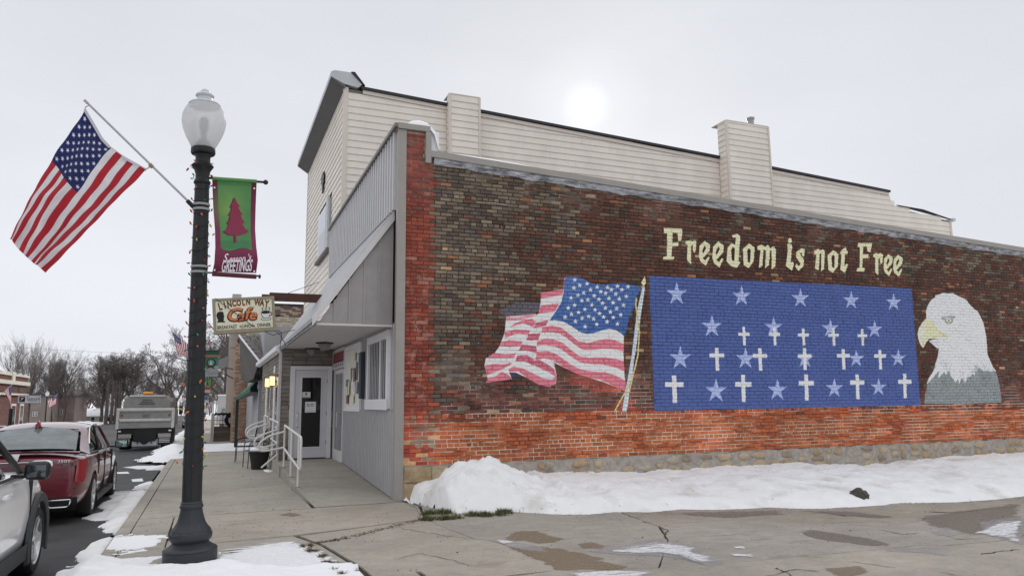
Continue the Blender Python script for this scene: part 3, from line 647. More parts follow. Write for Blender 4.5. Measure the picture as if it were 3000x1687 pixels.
for (px, py) in ((951,1003),(917,1020)):
    p = onZ(px, py, 2.94); k = MB(); k.lathe((p.x, p.y, 2.945), [(.19,0),(.2,-.02),(.19,-.035)], 4); k.build('soffit_light', BLACK, cafe); lo = COL.objects[-1] if False else None
    sl_ = [o for o in cafe.children if o.name.startswith('soffit_light')][-1]
    k = MB(); k.lathe((p.x, p.y, 2.905), [(.155,0),(.09,-.13),(.085,-.135)], 4); k.build('lamp_glass', mat('smoked_glass', C(120,118,114,1.4), .25), sl_) if False else k.build('lamp_glass', mat('smoked_glass', C(120,118,114,1.4), .25), cafe)
# --- window, notice board, sign and door in the street front
x_ = XF-.03
def frame_x(name, y0, y1, z0, z1, wd, th, m_, parent=cafe, x=XF):
    k = MB(); k.box((x-th, y0, z0), (x+.01, y1, z0+wd)); k.box((x-th, y0, z1-wd), (x+.01, y1, z1)); k.box((x-th, y0, z0+wd), (x+.01, y0+wd, z1-wd)); k.box((x-th, y1-wd, z0+wd), (x+.01, y1, z1-wd)); return k.build(name, m_, parent)
w = frame_x('window', 12.72, 14.6, 1.49, 2.86, .14, .05, WHITE)
k = MB(); k.box((XF-.008, 12.86, 1.63), (XF+.002, 13.42, 2.72)); k.build('pane', mat('reflecting_pane', C(52,54,54,1.1), .06, .3, 1.5), cafe)
k = MB(); k.box((XF-.006, 13.5, 1.63), (XF+.004, 14.46, 2.72)); k.build('pane', GLASSD, cafe)
k = MB(); k.box((XF-.03, 13.42, 1.63), (XF-.009, 13.5, 2.72)); k.build('mullion', WHITE, cafe)
k = MB(); k.box((XF-.075, 12.7, 1.47), (XF-.052, 14.62, 1.66)); k.build('window_sill', WHITE, cafe)
nb = frame_x('notice_board', 15.3, 17.2, 1.42, 2.86, .09, .05, WHITE)
k = MB(); k.box((XF-.02, 15.39, 1.51), (XF-.003, 17.11, 2.77)); k.build('board_backing', mat('board_paper', C(196,194,186,1.4), .7, .05, 3), cafe)
PAP = [mat('white_notice', C(214,214,212,1.4), .7), mat('grey_notice', C(96,98,98,1.3), .7), mat('red_notice', C(126,84,86,1.4), .7), mat('green_notice', C(92,104,96,1.4), .7), mat('cream_notice', C(206,200,180,1.4), .7)]
r1 = random.Random(5)
for i in range(26):
    yy = r1.uniform(15.45, 16.75); zz = r1.uniform(1.56, 2.2) if i > 3 else r1.uniform(2.2, 2.6); w_ = r1.uniform(.14,.26); h_ = r1.uniform(.14,.3)
    k = MB(); k.box((XF-.024-.0012*i, yy, zz), (XF-.023-.0012*i, yy+w_, min(zz+h_,2.74))); k.build('paper_notice', r1.choice(PAP), cafe)
k = MB(); k.bbox((XF-.1, 14.92, 1.68), (XF-.02, 15.12, 2.62), .008); k.build('shutter', mat('navy_shutter', C(44,50,64,1.3), .6), cafe)
# lettered sign over the inner door
sg = frame_x('door_sign', 17.3, 19.0, 2.42, 2.9, .03, .05, GREYL)
k = MB(); k.box((XF-.04, 17.33, 2.45), (XF-.02, 18.97, 2.87)); k.build('sign_face', mat('pale_sign_face', C(176,172,172,1.5), .5), cafe)
k = MB(); k.box((XF-.044, 17.36, 2.57), (XF-.041, 18.94, 2.82)); k.build('sign_band', mat('maroon_sign_band', C(118,58,64,1.5), .5), cafe)
k = MB(); k.box((XF-.047, 17.36, 2.57), (XF-.0445, 18.94, 2.62)); k.build('sign_stripe', mat('dark_red_stripe', C(92,34,42,1.5), .5), cafe)
k = MB()
for i in range(5): k.box((XF-.0435, 17.5+i*.27, 2.475), (XF-.0412, 17.62+i*.27, 2.545))
k.build('sign_lettering', mat('sign_print', C(90,92,100,1.5), .6), cafe)
# aluminium door, half open look from the street
k = MB(); k.box((XF-.03, 17.42, .25), (XF+.005, 17.52, 2.4)); k.box((XF-.03, 18.62, .25), (XF+.005, 18.72, 2.4)); k.box((XF-.03, 17.52, 2.3), (XF+.005, 18.62, 2.4)); k.box((XF-.03, 17.52, .25), (XF+.005, 18.62, .5)); dr = k.build('aluminium_door', GREYL, cafe)
k = MB(); k.box((XF-.012, 17.52, .5), (XF-.002, 18.62, 2.3)); k.build('door_glass', mat('grey_door_glass', C(88,88,94,1.3), .12), cafe)
k = MB(); k.tube([(XF-.03,18.5,1.05),(XF-.13,18.5,1.05),(XF-.13,18.5,1.4),(XF-.03,18.5,1.4)], .014, 6); k.tube([(XF-.03,17.66,1.05),(XF-.13,17.66,1.05),(XF-.13,17.66,1.4),(XF-.03,17.66,1.4)], .014, 6); k.build('door_handle', WHITED, cafe)
for (a, b) in ((18.73,19.0),(17.352,17.415)):
    k = MB(); k.box((XF-.02, a, .25), (XF+.004, b, 2.42)); k.build('door_jamb', GREY, cafe)
# ================================================================== SETTING: ground, street, sidewalk, lot
def poly_sheet(name, pts, z, material, th=.0, parent=None, **props):
    k = MB()
    if th: k.prism([(p[0], p[1], z-th) for p in pts], (0, 0, th))
    else: k.add([(p[0], p[1], z) for p in pts], [tuple(range(len(pts)))])
    return k.build(name, material, parent, **props)
def conc(name, col, dark=.75, wet=0.):
    """weathered concrete: mottling, fine aggregate, dark specks"""
    M = mat(name, col, .85, .0, 1, spec=.35); nt = M.node_tree; N = nt.nodes; L = nt.links; B = N['Principled BSDF']
    geo = [n for n in N if n.type == 'NEW_GEOMETRY'][0].outputs['Position']
    def nz(sc, det, ro, st=None):
        q = N.new('ShaderNodeTexNoise'); q.inputs['Scale'].default_value = sc; q.inputs['Detail'].default_value = det; q.inputs['Roughness'].default_value = ro
        if st: mp_ = N.new('ShaderNodeMapping'); mp_.inputs['Scale'].default_value = st; L.new(geo, mp_.inputs[0]); L.new(mp_.outputs[0], q.inputs[0])
        else: L.new(geo, q.inputs[0])
        return q.outputs[0]
    def mr(s_, a, b, c, d):
        q = N.new('ShaderNodeMapRange'); q.inputs[1].default_value = a; q.inputs[2].default_value = b; q.inputs[3].default_value = c; q.inputs[4].default_value = d; L.new(s_, q.inputs[0]); return q.outputs[0]
    v = None; rgb = N.new('ShaderNodeRGB'); rgb.outputs[0].default_value = col; cur = rgb.outputs[0]
    for f in (mr(nz(.55, 7, .65), .3, .7, .8, 1.16), mr(nz(3.2, 9, .8, (1,1.6,1)), .3, .7, .84, 1.13), mr(nz(14, 5, .7), .35, .65, .93, 1.06), mr(nz(60, 3, .6), .3, .7, .9, 1.1), mr(nz(24, 2, .5), .24, .31, .55, 1)):
        q = N.new('ShaderNodeVectorMath'); q.operation = 'SCALE'; L.new(cur, q.inputs[0]); L.new(f, q.inputs['Scale']); cur = q.outputs[0]
    # brown damp stains
    mx = N.new('ShaderNodeMix'); mx.data_type = 'RGBA'; L.new(mr(nz(.9, 5, .6, (1,2.2,1)), .62, .66, 0, .45), mx.inputs[0]); L.new(cur, mx.inputs[6]); mx.inputs[7].default_value = tuple(c*k_ for c, k_ in zip(col[:3], (.62,.55,.45)))+(1,)
    L.new(mx.outputs[2], B.inputs['Base Color'])
    bp = N.new('ShaderNodeBump'); bp.inputs['Strength'].default_value = .35; bp.inputs['Distance'].default_value = .01; L.new(nz(35, 6, .7), bp.inputs['Height']); L.new(bp.outputs[0], B.inputs['Normal'])
    return M
CONC = conc('sidewalk_concrete', C(154,148,139,1.2)); CONC2 = conc('lot_concrete', C(153,147,139,1.13)); CONC3 = conc('ramp_concrete', C(148,143,134,1.35)); CONC4 = conc('coarse_lot_concrete', C(158,151,141,1.13))
JOINT = mat('dark_joint', C(58,50,42), .95, .3, 20)
ASPH = mat('wet_asphalt', C(66,66,68,.85), .72, .38, 1.6, bump=.4, bscale=60, spec=.4)
# far ground with the street running away; the land dips gently beyond the cafe
def strip(name, xs, ys, zoff, material, **props):
    V = [(x, y, gz(y)+(zoff(x, y) if callable(zoff) else zoff)) for y in ys for x in xs]; n = len(xs)
    return mesh(name, V, [(j*n+i, j*n+i+1, (j+1)*n+i+1, (j+1)*n+i) for j in range(len(ys)-1) for i in range(n-1)], material, None, True, **props)
GROUNDM = mat('snowy_ground', (.72,.74,.77,1), .9, 0, .35, bump=.3, bscale=2, col2=(.30,.28,.22,1))
GROUNDM.node_tree.nodes['Map Range'].inputs[1].default_value = .52; GROUNDM.node_tree.nodes['Map Range'].inputs[2].default_value = .66
YS = [-400,-60,-20,0,12,24,32,40,55,70,85,100,140,190,250,400,900,2400]
strip('ground', [-2400,-600,-150,-60,-20.,-10,0,20,60,150,600,2400], YS, -.75, GROUNDM, kind='structure')
strip('street', [-16.2,-13,-9,-5,-1.15], [-60,-20,0,5,10,14,18,24,28,32,36,40,55,70,85,100,140,190,250], lambda x, y: -.135-.05*0, ASPH, kind='structure')
# the far bank of sidewalk and yards on the other side of the street
SIDEFAR = conc('far_sidewalk_concrete', C(150,146,140,1.0))
strip('far_sidewalk', [-20,-16.35], [-20,0,24,40,70,100,190], 0, SIDEFAR, kind='structure')
strip('far_kerb', [-16.35,-16.2], [-20,0,24,40,70,100,190], .002, SIDEFAR, kind='structure')
strip('far_yard', [-90,-50,-20], [-20,0,24,40,70,100,190,260], .01, GROUNDM, kind='structure')
strip('near_yard', [2.0,30,90], [40.2,55,70,100,190,260], .01, GROUNDM, kind='structure')
# sub-base under slabs
sb = strip('sidewalk_bed', [-1.0, 1.0, 3.2], [-12,0,9,12,24,40,55,70,100,150], -.02, JOINT, kind='structure')
k = MB(); 
lot = empty('parking_lot', (4, 6, 0), 'cracked old concrete lot beside the mural wall', None, kind='structure')
V = [(x, y, lz(x)-.03) for y in (-12, 12.13) for x in (-1.0, 3, 10, 20, 40)]
mesh('lot_bed', [(v[0]-4, v[1]-6, v[2]) for v in V], [(i, i+1, i+6, i+5) for i in range(4)], JOINT, lot)
def slab(name, pts, material, parent, th=.11, shrink=.008, seed=0, jag=.0, zf=None, sub=.12):
    """irregular concrete slab with softly broken edges"""
    r2 = random.Random(seed); P = []
    n = len(pts); cx = sum(p[0] for p in pts)/n; cy = sum(p[1] for p in pts)/n
    for i in range(n):
        a = Vector((pts[i][0], pts[i][1])); b = Vector((pts[(i+1) % n][0], pts[(i+1) % n][1])); L_ = (b-a).length; m_ = max(1, int(L_/sub))
        for j in range(m_):
            t = j/m_; p = a.lerp(b, t); 
            if jag and 0 < j: 
                nn = Vector((-(b-a).y, (b-a).x)).normalized(); p = p + nn*(jag*(math.sin(p.x*5+p.y*3)*.6+math.sin(p.x*13-p.y*9)*.4))
            d = Vector((p.x-cx, p.y-cy)); p = p - d.normalized()*shrink*(1+ (r2.random()*.8 if jag else 0)); P.append(p)
    zf = zf or (lambda x, y: 0)
    k = MB(); m_ = len(P)
    top = [(p.x, p.y, zf(p.x, p.y)) for p in P]; bot = [(p.x, p.y, zf(p.x, p.y)-th) for p in P]
    k.add(top+bot, [tuple(range(m_))] + [(i, (i+1) % m_, (i+1) % m_+m_, i+m_)[::-1] for i in range(m_)])
    o = k.build(name, material, parent)
    bm = bmesh.new(); bm.from_mesh(o.data); bmesh.ops.triangulate(bm, faces=[f for f in bm.faces if len(f.verts) > 4]); bm.to_mesh(o.data); bm.free()
    return o
walk = empty('sidewalk', (1, 10, 0), 'concrete sidewalk slabs running past the cafe', None, kind='structure')
g = lambda x, y: gz(y)
def gp(px, py, z=0): q = onZ(px, py, z); return (q.x, q.y)
jy = [12.05, 18.9, 23.9, 29, 34, 40, 47, 55, 65, 80, 100, 140]
for i, (a, b) in enumerate(zip(jy[:-1], jy[1:])):
    xr = 1.58 if b < 26 else 3.2
    if i == 0: slab('slab', [(-.85,a),(1.1,a),(1.55,a),(1.56,b),(-.85,b)], CONC, walk, seed=i, zf=g)
    else: slab('slab', [(-.85,a),(xr,a),(xr,b),(-.85,b)], CONC, walk, seed=i, zf=g, sub=3)
slab('slab', [(-.388,9.55),(-.388,12.03),(1.5,12.03),(3.05,12.08),(3.1,11.5),gp(1245,1519),(1.75,9.9),(1.1,9.72)], conc('front_slab_concrete', C(156,148,137,1.2)), walk, seed=21, jag=.006)
slab('slab', [(-.85,9.55),(-.85,12.03),(-.398,12.03),(-.398,9.55)], CONC, walk, seed=22)
slab('slab', [(-.85,4.0),(-.85,9.52),(1.02,9.68),(1.25,8.9),(1.42,7.6),(1.5,4)], CONC, walk, seed=23)
slab('slab', [(-.85,-12),(-.85,3.97),(1.5,3.97),(1.5,-12)], CONC, walk, seed=24, sub=3)
kerb = empty('kerb', (-1, 10, 0), 'straight concrete kerb along the street edge', None, kind='structure')
ky = [-12,-6,0,3,6,9.5,12.05,15.5,18.9,23.9,29,34,40,47,55,65,80,100,140]
for a, b in zip(ky[:-1], ky[1:]):
    k = MB(); k.add([(x, y, gz(y)+z) for y in (a+.006, b-.006) for (x, z) in ((-1.06,-.2),(-1.03,-.02),(-1.0,.002),(-.86,.002),(-.86,-.2))], [(0,1,6,5),(1,2,7,6),(2,3,8,7),(3,4,9,8),(0,4,3,2,1),(5,6,7,8,9)]); k.build('kerbstone', CONC, kerb)
# lot slabs, bounded by the cracks seen in the photo
zl = lambda x, y: lz(x)
c1 = [gp(*p) for p in ((1245,1519),(1290,1540),(1388,1577),(1436,1582),(1488,1597),(1542,1621),(1617,1645),(1630,1669))]
low = [gp(*p) for p in ((1630,1669),(1720,1672),(1800,1664),(1930,1657),(2065,1644),(2145,1637),(2226,1630),(2367,1613),(2459,1604),(2619,1587),(2685,1578),(2760,1578),(2926,1560),(2990,1548))]
mid = [gp(*p) for p in ((1865,1508),(1900,1522),(1930,1531),(2010,1521),(2105,1511),(2200,1508),(2300,1515),(2393,1517),(2480,1511),(2574,1508),(2630,1515),(2690,1507),(2718,1490),(2830,1484),(2904,1466),(3000,1456))]
bl = [(1.55,-12),(1.55,4),(1.47,7.6),(1.30,8.9),(1.1,9.66)]
a0 = (1.78, 9.86)
slab('slab', bl + [a0, (3.0,11.1)] [:1] + c1 + [gp(1523,1679), gp(1450,1687), (1.9, 7.2), (1.9,-12)], CONC4, lot, seed=1, jag=.006, zf=zl)
slab('slab', [(3.12,12.1),(3.14,11.5)] + c1 + low[1:4] + [gp(1957,1573,0), mid[2], mid[1], mid[0], (5.9,11.4), (6.2,12.1)], CONC2, lot, seed=2, jag=.006, zf=zl)
slab('slab', [mid[2]] + [gp(1957,1573)] + low[3:] + [(16,9.6)] + mid[:2:-1], CONC2, lot, seed=3, jag=.007, zf=zl)
slab('slab', [(6.25,12.1),(5.93,11.4)] + mid + [(17,10.4),(24,10.6),(24,12.1)], conc('damp_lot_concrete', C(148,140,129,1.15)), lot, seed=4, jag=.007, zf=zl)
slab('slab', [(1.94,-12),(1.94,7.15), gp(1455,1690), gp(1527,1684)] + low + [(16.1,9.5),(17,10.3),(24,10.5),(30,10.5),(30,-12)], CONC4, lot, seed=5, jag=.007, zf=zl)
slab('slab', [(24.05,10.55),(30,10.55),(30,12.1),(24.05,12.1)], CONC2, lot, seed=6, zf=zl)
# hairline cracks inside slabs
def crack(px, w=.012, z=.0035, parent=lot, name='crack', seed=1):
    r2 = random.Random(seed); P = []
    for a, b in zip(px[:-1], px[1:]):
        for j in range(6): t = j/6; q = onZ(a[0]+(b[0]-a[0])*t, a[1]+(b[1]-a[1])*t, 0); P.append((q.x+r2.uniform(-.015,.015), q.y+r2.uniform(-.02,.02)))
    V = []
    for i, p in enumerate(P):
        ww = w*(.4+r2.random())*(.3 if i in (0, len(P)-1) else 1); a = P[max(0,i-1)]; b = P[min(len(P)-1,i+1)]; d = Vector((b[0]-a[0], b[1]-a[1])).normalized(); n = Vector((-d.y, d.x))*ww/2
        V += [(p[0]+n.x, p[1]+n.y, lz(p[0])+z), (p[0]-n.x, p[1]-n.y, lz(p[0])+z)]
    k = MB(); k.add(V, [(2*i, 2*i+1, 2*i+3, 2*i+2) for i in range(len(P)-1)]); return k.build(name, JOINT, parent, kind='stuff')
crack([(1172,1547),(1250,1560),(1330,1572),(1400,1578)], .008, seed=2); crack([(1930,1531),(1955,1545),(1945,1560),(1957,1573)], .02, seed=3)
crack([(2400,1480),(2440,1487),(2490,1495)], .03, seed=4); crack([(2350,1690),(2290,1660),(2265,1648)], .012, seed=5); crack([(2790,1556),(2850,1560)], .02, seed=6)
crack([(2740,1655),(2840,1672),(2900,1690)], .015, seed=7); crack([(2500,1630),(2580,1640),(2640,1648)], .01, seed=8); crack([(2870,1602),(2935,1590),(3000,1585)], .02, seed=9)
crack([(1150,1640),(1230,1620),(1290,1632),(1400,1660)], .008, seed=12); crack([(2080,1560),(2160,1552),(2260,1560)], .007, seed=13); crack([(2240,1680),(2330,1655),(2420,1662)], .012, seed=14); crack([(2560,1530),(2640,1545),(2700,1540)], .012, seed=15)
crack([(1880,1518),(1895,1522)], .02, seed=10); crack([(2720,1476),(2800,1478),(2860,1468),(2990,1455)], .05, seed=11)
# --- patches lying on the concrete: wet stains, ice, thin snow; ragged edge through a noise threshold on a soft attribute
def patch_mat(name, col, rough, thr=.5, soft=.05, scale=9, stretch=(1,1,1), inner=0., spec=.5, bump=.3, grain=.5):
    M = mat(name, col, rough, spec=spec, bump=bump, bscale=25); nt = M.node_tree; N = nt.nodes; L = nt.links; B = N['Principled BSDF']
    geo = [n for n in N if n.type == 'NEW_GEOMETRY'][0].outputs['Position']; at = N.new('ShaderNodeVertexColor'); at.layer_name = 'Col'
    mp_ = N.new('ShaderNodeMapping'); mp_.inputs['Scale'].default_value = stretch; L.new(geo, mp_.inputs[0])
    no = N.new('ShaderNodeTexNoise'); no.inputs['Scale'].default_value = scale; no.inputs['Detail'].default_value = 6; no.inputs['Roughness'].default_value = .65; L.new(mp_.outputs[0], no.inputs[0])
    sep = N.new('ShaderNodeSeparateColor'); L.new(at.outputs[0], sep.inputs[0])
    ad = N.new('ShaderNodeMath'); ad.operation = 'MULTIPLY_ADD'; L.new(sep.outputs[0], ad.inputs[0]); ad.inputs[1].default_value = .6; L.new(no.outputs[0], ad.inputs[2])
    mr = N.new('ShaderNodeMapRange'); mr.inputs[1].default_value = thr+.5-soft; mr.inputs[2].default_value = thr+.5+soft; mr.inputs[4].default_value = 1-inner; L.new(ad.outputs[0], mr.inputs[0])
    n3 = N.new('ShaderNodeTexNoise'); n3.inputs['Scale'].default_value = 22; n3.inputs['Detail'].default_value = 8; n3.inputs['Roughness'].default_value = .75; L.new(geo, n3.inputs[0])
    m3 = N.new('ShaderNodeMapRange'); m3.inputs[1].default_value = .35; m3.inputs[2].default_value = .62; m3.inputs[3].default_value = grain; L.new(n3.outputs[0], m3.inputs[0])
    mm = N.new('ShaderNodeMath'); mm.operation = 'MULTIPLY'; L.new(mr.outputs[0], mm.inputs[0]); L.new(m3.outputs[0], mm.inputs[1]); L.new(mm.outputs[0], B.inputs['Alpha']); return M
WETP = patch_mat('damp_stain', C(132,116,94,1.15), .5, thr=.2, soft=.05, scale=3.5, stretch=(1,1.6,1), inner=.15, bump=.15)
WETG = patch_mat('wet_grey_stain', C(124,114,104,1.15), .45, thr=.2, soft=.07, scale=3.5, stretch=(1,1.6,1), inner=.2, bump=.1)
ICEP = patch_mat('thin_ice', (.52,.52,.55,1), .22, thr=.12, soft=.14, scale=7, stretch=(.7,2.5,1), inner=.4, bump=.3)
FROST = patch_mat('thin_frosted_snow', (.84,.85,.88,1), .6, thr=.5, soft=.07, scale=5, stretch=(.5,3.4,1), bump=.5)
def patch(name, px, material, z=.004, n=14, label=None, world=False, zf=lz, **kw):
    P = [Vector(p) for p in px] if world else [Vector(gp(x, y, 0)) for x, y in px]
    c = sum(P, Vector((0,0)))/len(P); m_ = len(P); Q = []
    for i in range(m_):
        for j in range(4): Q.append(P[i].lerp(P[(i+1) % m_], j/4))
    V = []; Cc = []
    rings = 8
    for r_ in range(rings+1):
        t = r_/rings
        for q in Q: p = c.lerp(q, t); V.append((p.x, p.y, zf(p.x)+z)); e = min(1, (1-t)*2.2); Cc.append((e, e, e, 1))
    w_ = len(Q); F = [(r_*w_+i, r_*w_+(i+1) % w_, (r_+1)*w_+(i+1) % w_, (r_+1)*w_+i) for r_ in range(rings) for i in range(w_)]
    return mesh(name, V, F, material, None, False, cols=Cc, kind='stuff', label=label or 'patch on the concrete lot', **kw)
patch('damp_stain', [(1490,1560),(1520,1548),(1570,1548),(1610,1560),(1670,1575),(1640,1586),(1580,1592),(1530,1582),(1465,1590),(1470,1575)], WETP, label='brown damp stain on the lot in front of the snow mound')
patch('damp_stain', [(1470,1600),(1560,1592),(1640,1600),(1700,1612),(1790,1632),(1770,1640),(1850,1655),(1840,1668),(1700,1672),(1630,1672),(1560,1640)], WETP, label='long brown damp stain along the crack in the lot', z=.0045)
patch('damp_stain', [(1690,1588),(1730,1582),(1780,1592),(1770,1606),(1700,1602)], WETP, label='small round damp stain left of the icy patch', z=.005)
patch('damp_stain', [(2315,1540),(2350,1533),(2440,1540),(2560,1560),(2640,1582),(2560,1583),(2440,1572),(2370,1560)], WETG, label='grey wet streak in the middle of the lot')
patch('damp_stain', [(1980,1490),(2120,1483),(2300,1478),(2330,1490),(2200,1498),(2120,1505),(1990,1498)], WETG, label='wet strip at the foot of the long snow bank')
patch('damp_stain', [(2330,1478),(2480,1478),(2640,1492),(2600,1500),(2440,1490)], WETG, label='wet strip below the dark clod', z=.005)
patch('damp_stain', [(2680,1490),(2800,1470),(3000,1440),(3000,1540),(2840,1550),(2700,1520)], WETG, label='broad wet patch at the right edge of the lot')
patch('damp_stain', [(2400,1650),(2520,1640),(2560,1660),(2460,1680)], WETP, label='faint brown stain near the bottom of the lot')
patch('damp_stain', [(810,1507),(850,1500),(890,1507),(860,1514)], WETP, label='brown oval stain on the front slab', z=.005)
patch('ice_patch', [(1700,1610),(1770,1590),(1900,1570),(2000,1578),(2070,1595),(2050,1610),(2130,1640),(2090,1655),(2050,1640),(1960,1625),(1820,1620),(1760,1618)], ICEP, .006, label='streaky grey ice patch in the middle of the lot')
patch('ice_patch', [(1700,1610),(1790,1590),(1900,1570),(2000,1578),(2070,1592),(2050,1606),(2090,1620),(2140,1630),(2130,1650),(2080,1655),(2030,1625),(1900,1612),(1800,1618)], FROST, .009, label='white frost streaks on the ice in the middle of the lot')
patch('ice_patch', [(1436,1580),(1500,1580),(1600,1600),(1610,1618),(1540,1612),(1480,1598)], ICEP, .006, label='bluish ice tongue beside the brown stain')
patch('ice_patch', [(1440,1578),(1500,1582),(1520,1590),(1470,1596)], FROST, .009, label='white frost tip beside the brown stain')
patch('ice_patch', [(1600,1690),(1680,1675),(1800,1668),(1930,1668),(1900,1700),(1700,1720)], ICEP, .006, label='ice strip at the bottom edge of the lot')
patch('ice_patch', [(1620,1680),(1760,1664),(1940,1664),(1930,1690),(1700,1720)], FROST, .009, label='white frost along the bottom crack')
patch('ice_patch', [(2720,1535),(2780,1525),(2830,1540),(2780,1552),(2735,1545)], ICEP, .006, label='small ice patch in a pothole')
patch('ice_patch', [(2860,1505),(2940,1490),(3010,1485),(3010,1580),(2940,1560),(2880,1540)], ICEP, .006, label='ice sheet at the right edge of the lot')
patch('ice_patch', [(2820,1545),(2870,1520),(2930,1496),(3010,1486),(3010,1585),(2930,1560)], FROST, .009, label='white frost streaks at the right edge of the lot')
patch('ice_patch', [(2140,1590),(2190,1588),(2190,1598),(2140,1598)], FROST, .009, label='small white frost spot right of the icy patch')
patch('ice_patch', [(2130,1612),(2220,1612),(2220,1622),(2130,1622)], FROST, .009, label='thin white frost dash right of the icy patch')
patch('ice_patch', [(2585,1590),(2700,1580),(2780,1585),(2780,1610),(2700,1600),(2600,1598)], ICEP, .006, label='ice along the long crack')
# ------------------------------------------------------------------ snow banks as height fields
def heightfield(name, x0, x1, y0, y1, res, hf, material, label, base=None, cut=-.012, **kw):
    nx_ = int((x1-x0)/res)+1; ny_ = int((y1-y0)/res)+1; X = np.linspace(x0, x1, nx_); Y = np.linspace(y0, y1, ny_)
    Hh = np.array([[hf(x, y) for x in X] for y in Y]); V = []; idx = -np.ones((ny_, nx_), int); F = []
    keep = Hh > cut; kk = keep.copy(); kk[1:] |= keep[:-1]; kk[:-1] |= keep[1:]; kk[:, 1:] |= keep[:, :-1]; kk[:, :-1] |= keep[:, 1:]
    for j in range(ny_):
        for i in range(nx_):
            if kk[j, i]: idx[j, i] = len(V); V.append((X[i], Y[j], max(Hh[j, i], -.03) + (base(X[i], Y[j]) if base else 0)))
    for j in range(ny_-1):
        for i in range(nx_-1):
            q = (idx[j,i], idx[j,i+1], idx[j+1,i+1], idx[j+1,i])
            if min(q) >= 0: F.append(q)
    return mesh(name, V, F, material, None, True, kind='stuff', label=label, **kw)
from mathutils import noise as MN
def nz(x, y, s=1., z=0): return MN.noise((x*s, y*s, z))
def fb(x, y, s=1., o=4, z=0): return sum(MN.noise((x*s*2**i, y*s*2**i, z+i*7))*.55**i for i in range(o))
# front edge of the bank from pixels
fe = [gp(x, y, 0) for x, y in ((1178,1462),(1230,1490),(1330,1502),(1420,1500),(1500,1494),(1600,1500),(1730,1500),(1800,1490),(1900,1490),(2000,1480),(2150,1478),(2250,1470),(2400,1472),(2480,1466),(2560,1462),(2640,1450),(2760,1448),(2880,1440),(3000,1425))]
fx = [p[0] for p in fe]; fy = [p[1] for p in fe]
fx, fy = zip(*sorted(zip(fx, fy)))
tops = [(3.0,.0),(3.2,.25),(3.6,.42),(4.0,.46),(4.4,.48),(4.9,.42),(5.3,.36),(5.6,.32),(6.5,.30),(8,.28),(9,.33),(10.5,.36),(12,.30),(13.5,.26),(15,.36),(17,.42),(20,.45),(26,.45)]
def bank(x, y):
    yf = float(np.interp(x, fx, fy)) + .07*nz(x, 0, 2.2) + .03*nz(x, 3, 9)
    if x > 19: yf = fy[-1]
    t = (y-yf)/max(.3, 12.15-yf)
    if t <= 0: return -.05
    hw_ = float(np.interp(x, [a for a, b in tops], [b for a, b in tops]))
    h = hw_*(1-(1-min(1, t))**2.2)*.9 + .10*min(1, t*7)**.5*(.6+.8*abs(nz(x, y, 1.1)))
    d = math.hypot((x-4.05)/(.78 if x < 4.05 else 1.15), (y-11.4)/.72); h = max(h*(1 if x > 5.2 else .75), .70*math.exp(-(d**1.9)*.9)*(1+.22*fb(x, y, 2.6, 3))) if x < 6.2 else h
    lump = 1.9 if x < 5.4 else 1.0
    h = h + (.035*fb(x, y, 2.2) + .018*abs(fb(x, y, 6, 3)) + .014*fb(x, y, 11, 3))*lump*min(1, t*4)
    if x < 3.25: h *= max(0, (x-2.98)/.27)**.5
    e_ = min(1, max(0, y-yf)/.28); h *= e_*(2-e_)*.95+.05
    return h
heightfield('snow_bank', 3.0, 24, 8.8, 12.16, .045, bank, SNOWD, 'long ploughed snow bank with a mound against the mural wall', base=lambda x, y: lz(x), cut=.0)
# snow around the lamp base, over the sidewalk corner and on the kerb
def cornersnow(x, y):
    e = .5*fb(x, y, 3.2, 4) + .3*nz(x, y, 9)
    yl = float(np.interp(x, [-1.6,-1.0,-.75,-.45,.1], [9.6,9.25,8.95,9.05,8.95])) if x < .1 else float(np.interp(x, [.1,.3,.9,1.05], [8.85,9.3,9.5,9.45]))
    rx = float(np.interp(y, [4,7.6,8.9,9.6], [1.5,1.42,1.22,1.03]))
    d = min((yl-y), (rx-x)*1.2)
    d += e*.14
    if d < 0: return -.05
    if x < .22 or y < 7.75:
        core = .13*(1-math.exp(-d*1.8))*(1 if x < .3 else max(.15, 1-(x-.3)*1.4))
        r_ = math.hypot(x+.11, y-8.68); core *= min(1, max(0, (r_-.30)/.55))**1.3; h = core + .05*e*min(1, d*3)*min(1, r_/.5) + .02
        h -= .03*max(0, 1-abs(r_-.3)/.3)
        if r_ < .28: h = -.05
        if x < -1.0: h = h - .13*min(1, (-1.0-x)/.2) + .02
        if x < -1.25: h -= (-1.25-x)*.5
        return h
    return -.05
heightfield('snow_patch', -1.75, 1.6, 4.0, 9.9, .04, cornersnow, SNOWM, 'snow heaped round the foot of the lamp post and over the corner slab', cut=-.004)
THIN = patch_mat('patchy_thin_snow', (.88,.89,.92,1), .7, thr=.30, soft=.05, scale=4.5, stretch=(.6,3.2,1), bump=.6, grain=.85)
patch('thin_snow', [(.15,9.05),(.3,9.42),(.65,9.58),(.98,9.66),(1.12,9.3),(1.28,8.7),(1.40,8.1),(1.5,7.4),(1.5,5.0),(.6,5.0),(.1,6.5),(.1,8.2)], THIN, .007, world=True, label='patchy thin snow over the corner slab right of the lamp post')
patch('thin_snow', [(.0,8.9),(.3,9.3),(.9,9.55),(1.1,9.2),(1.3,8.2),(1.4,7.2),(1.3,6.0),(.2,6.0),(.0,8.0)], THIN, .011, world=True, label='whiter layer of thin snow on the corner slab')
def sgp(x, y): q = onZ(x, y, -.13); return (q.x, q.y)
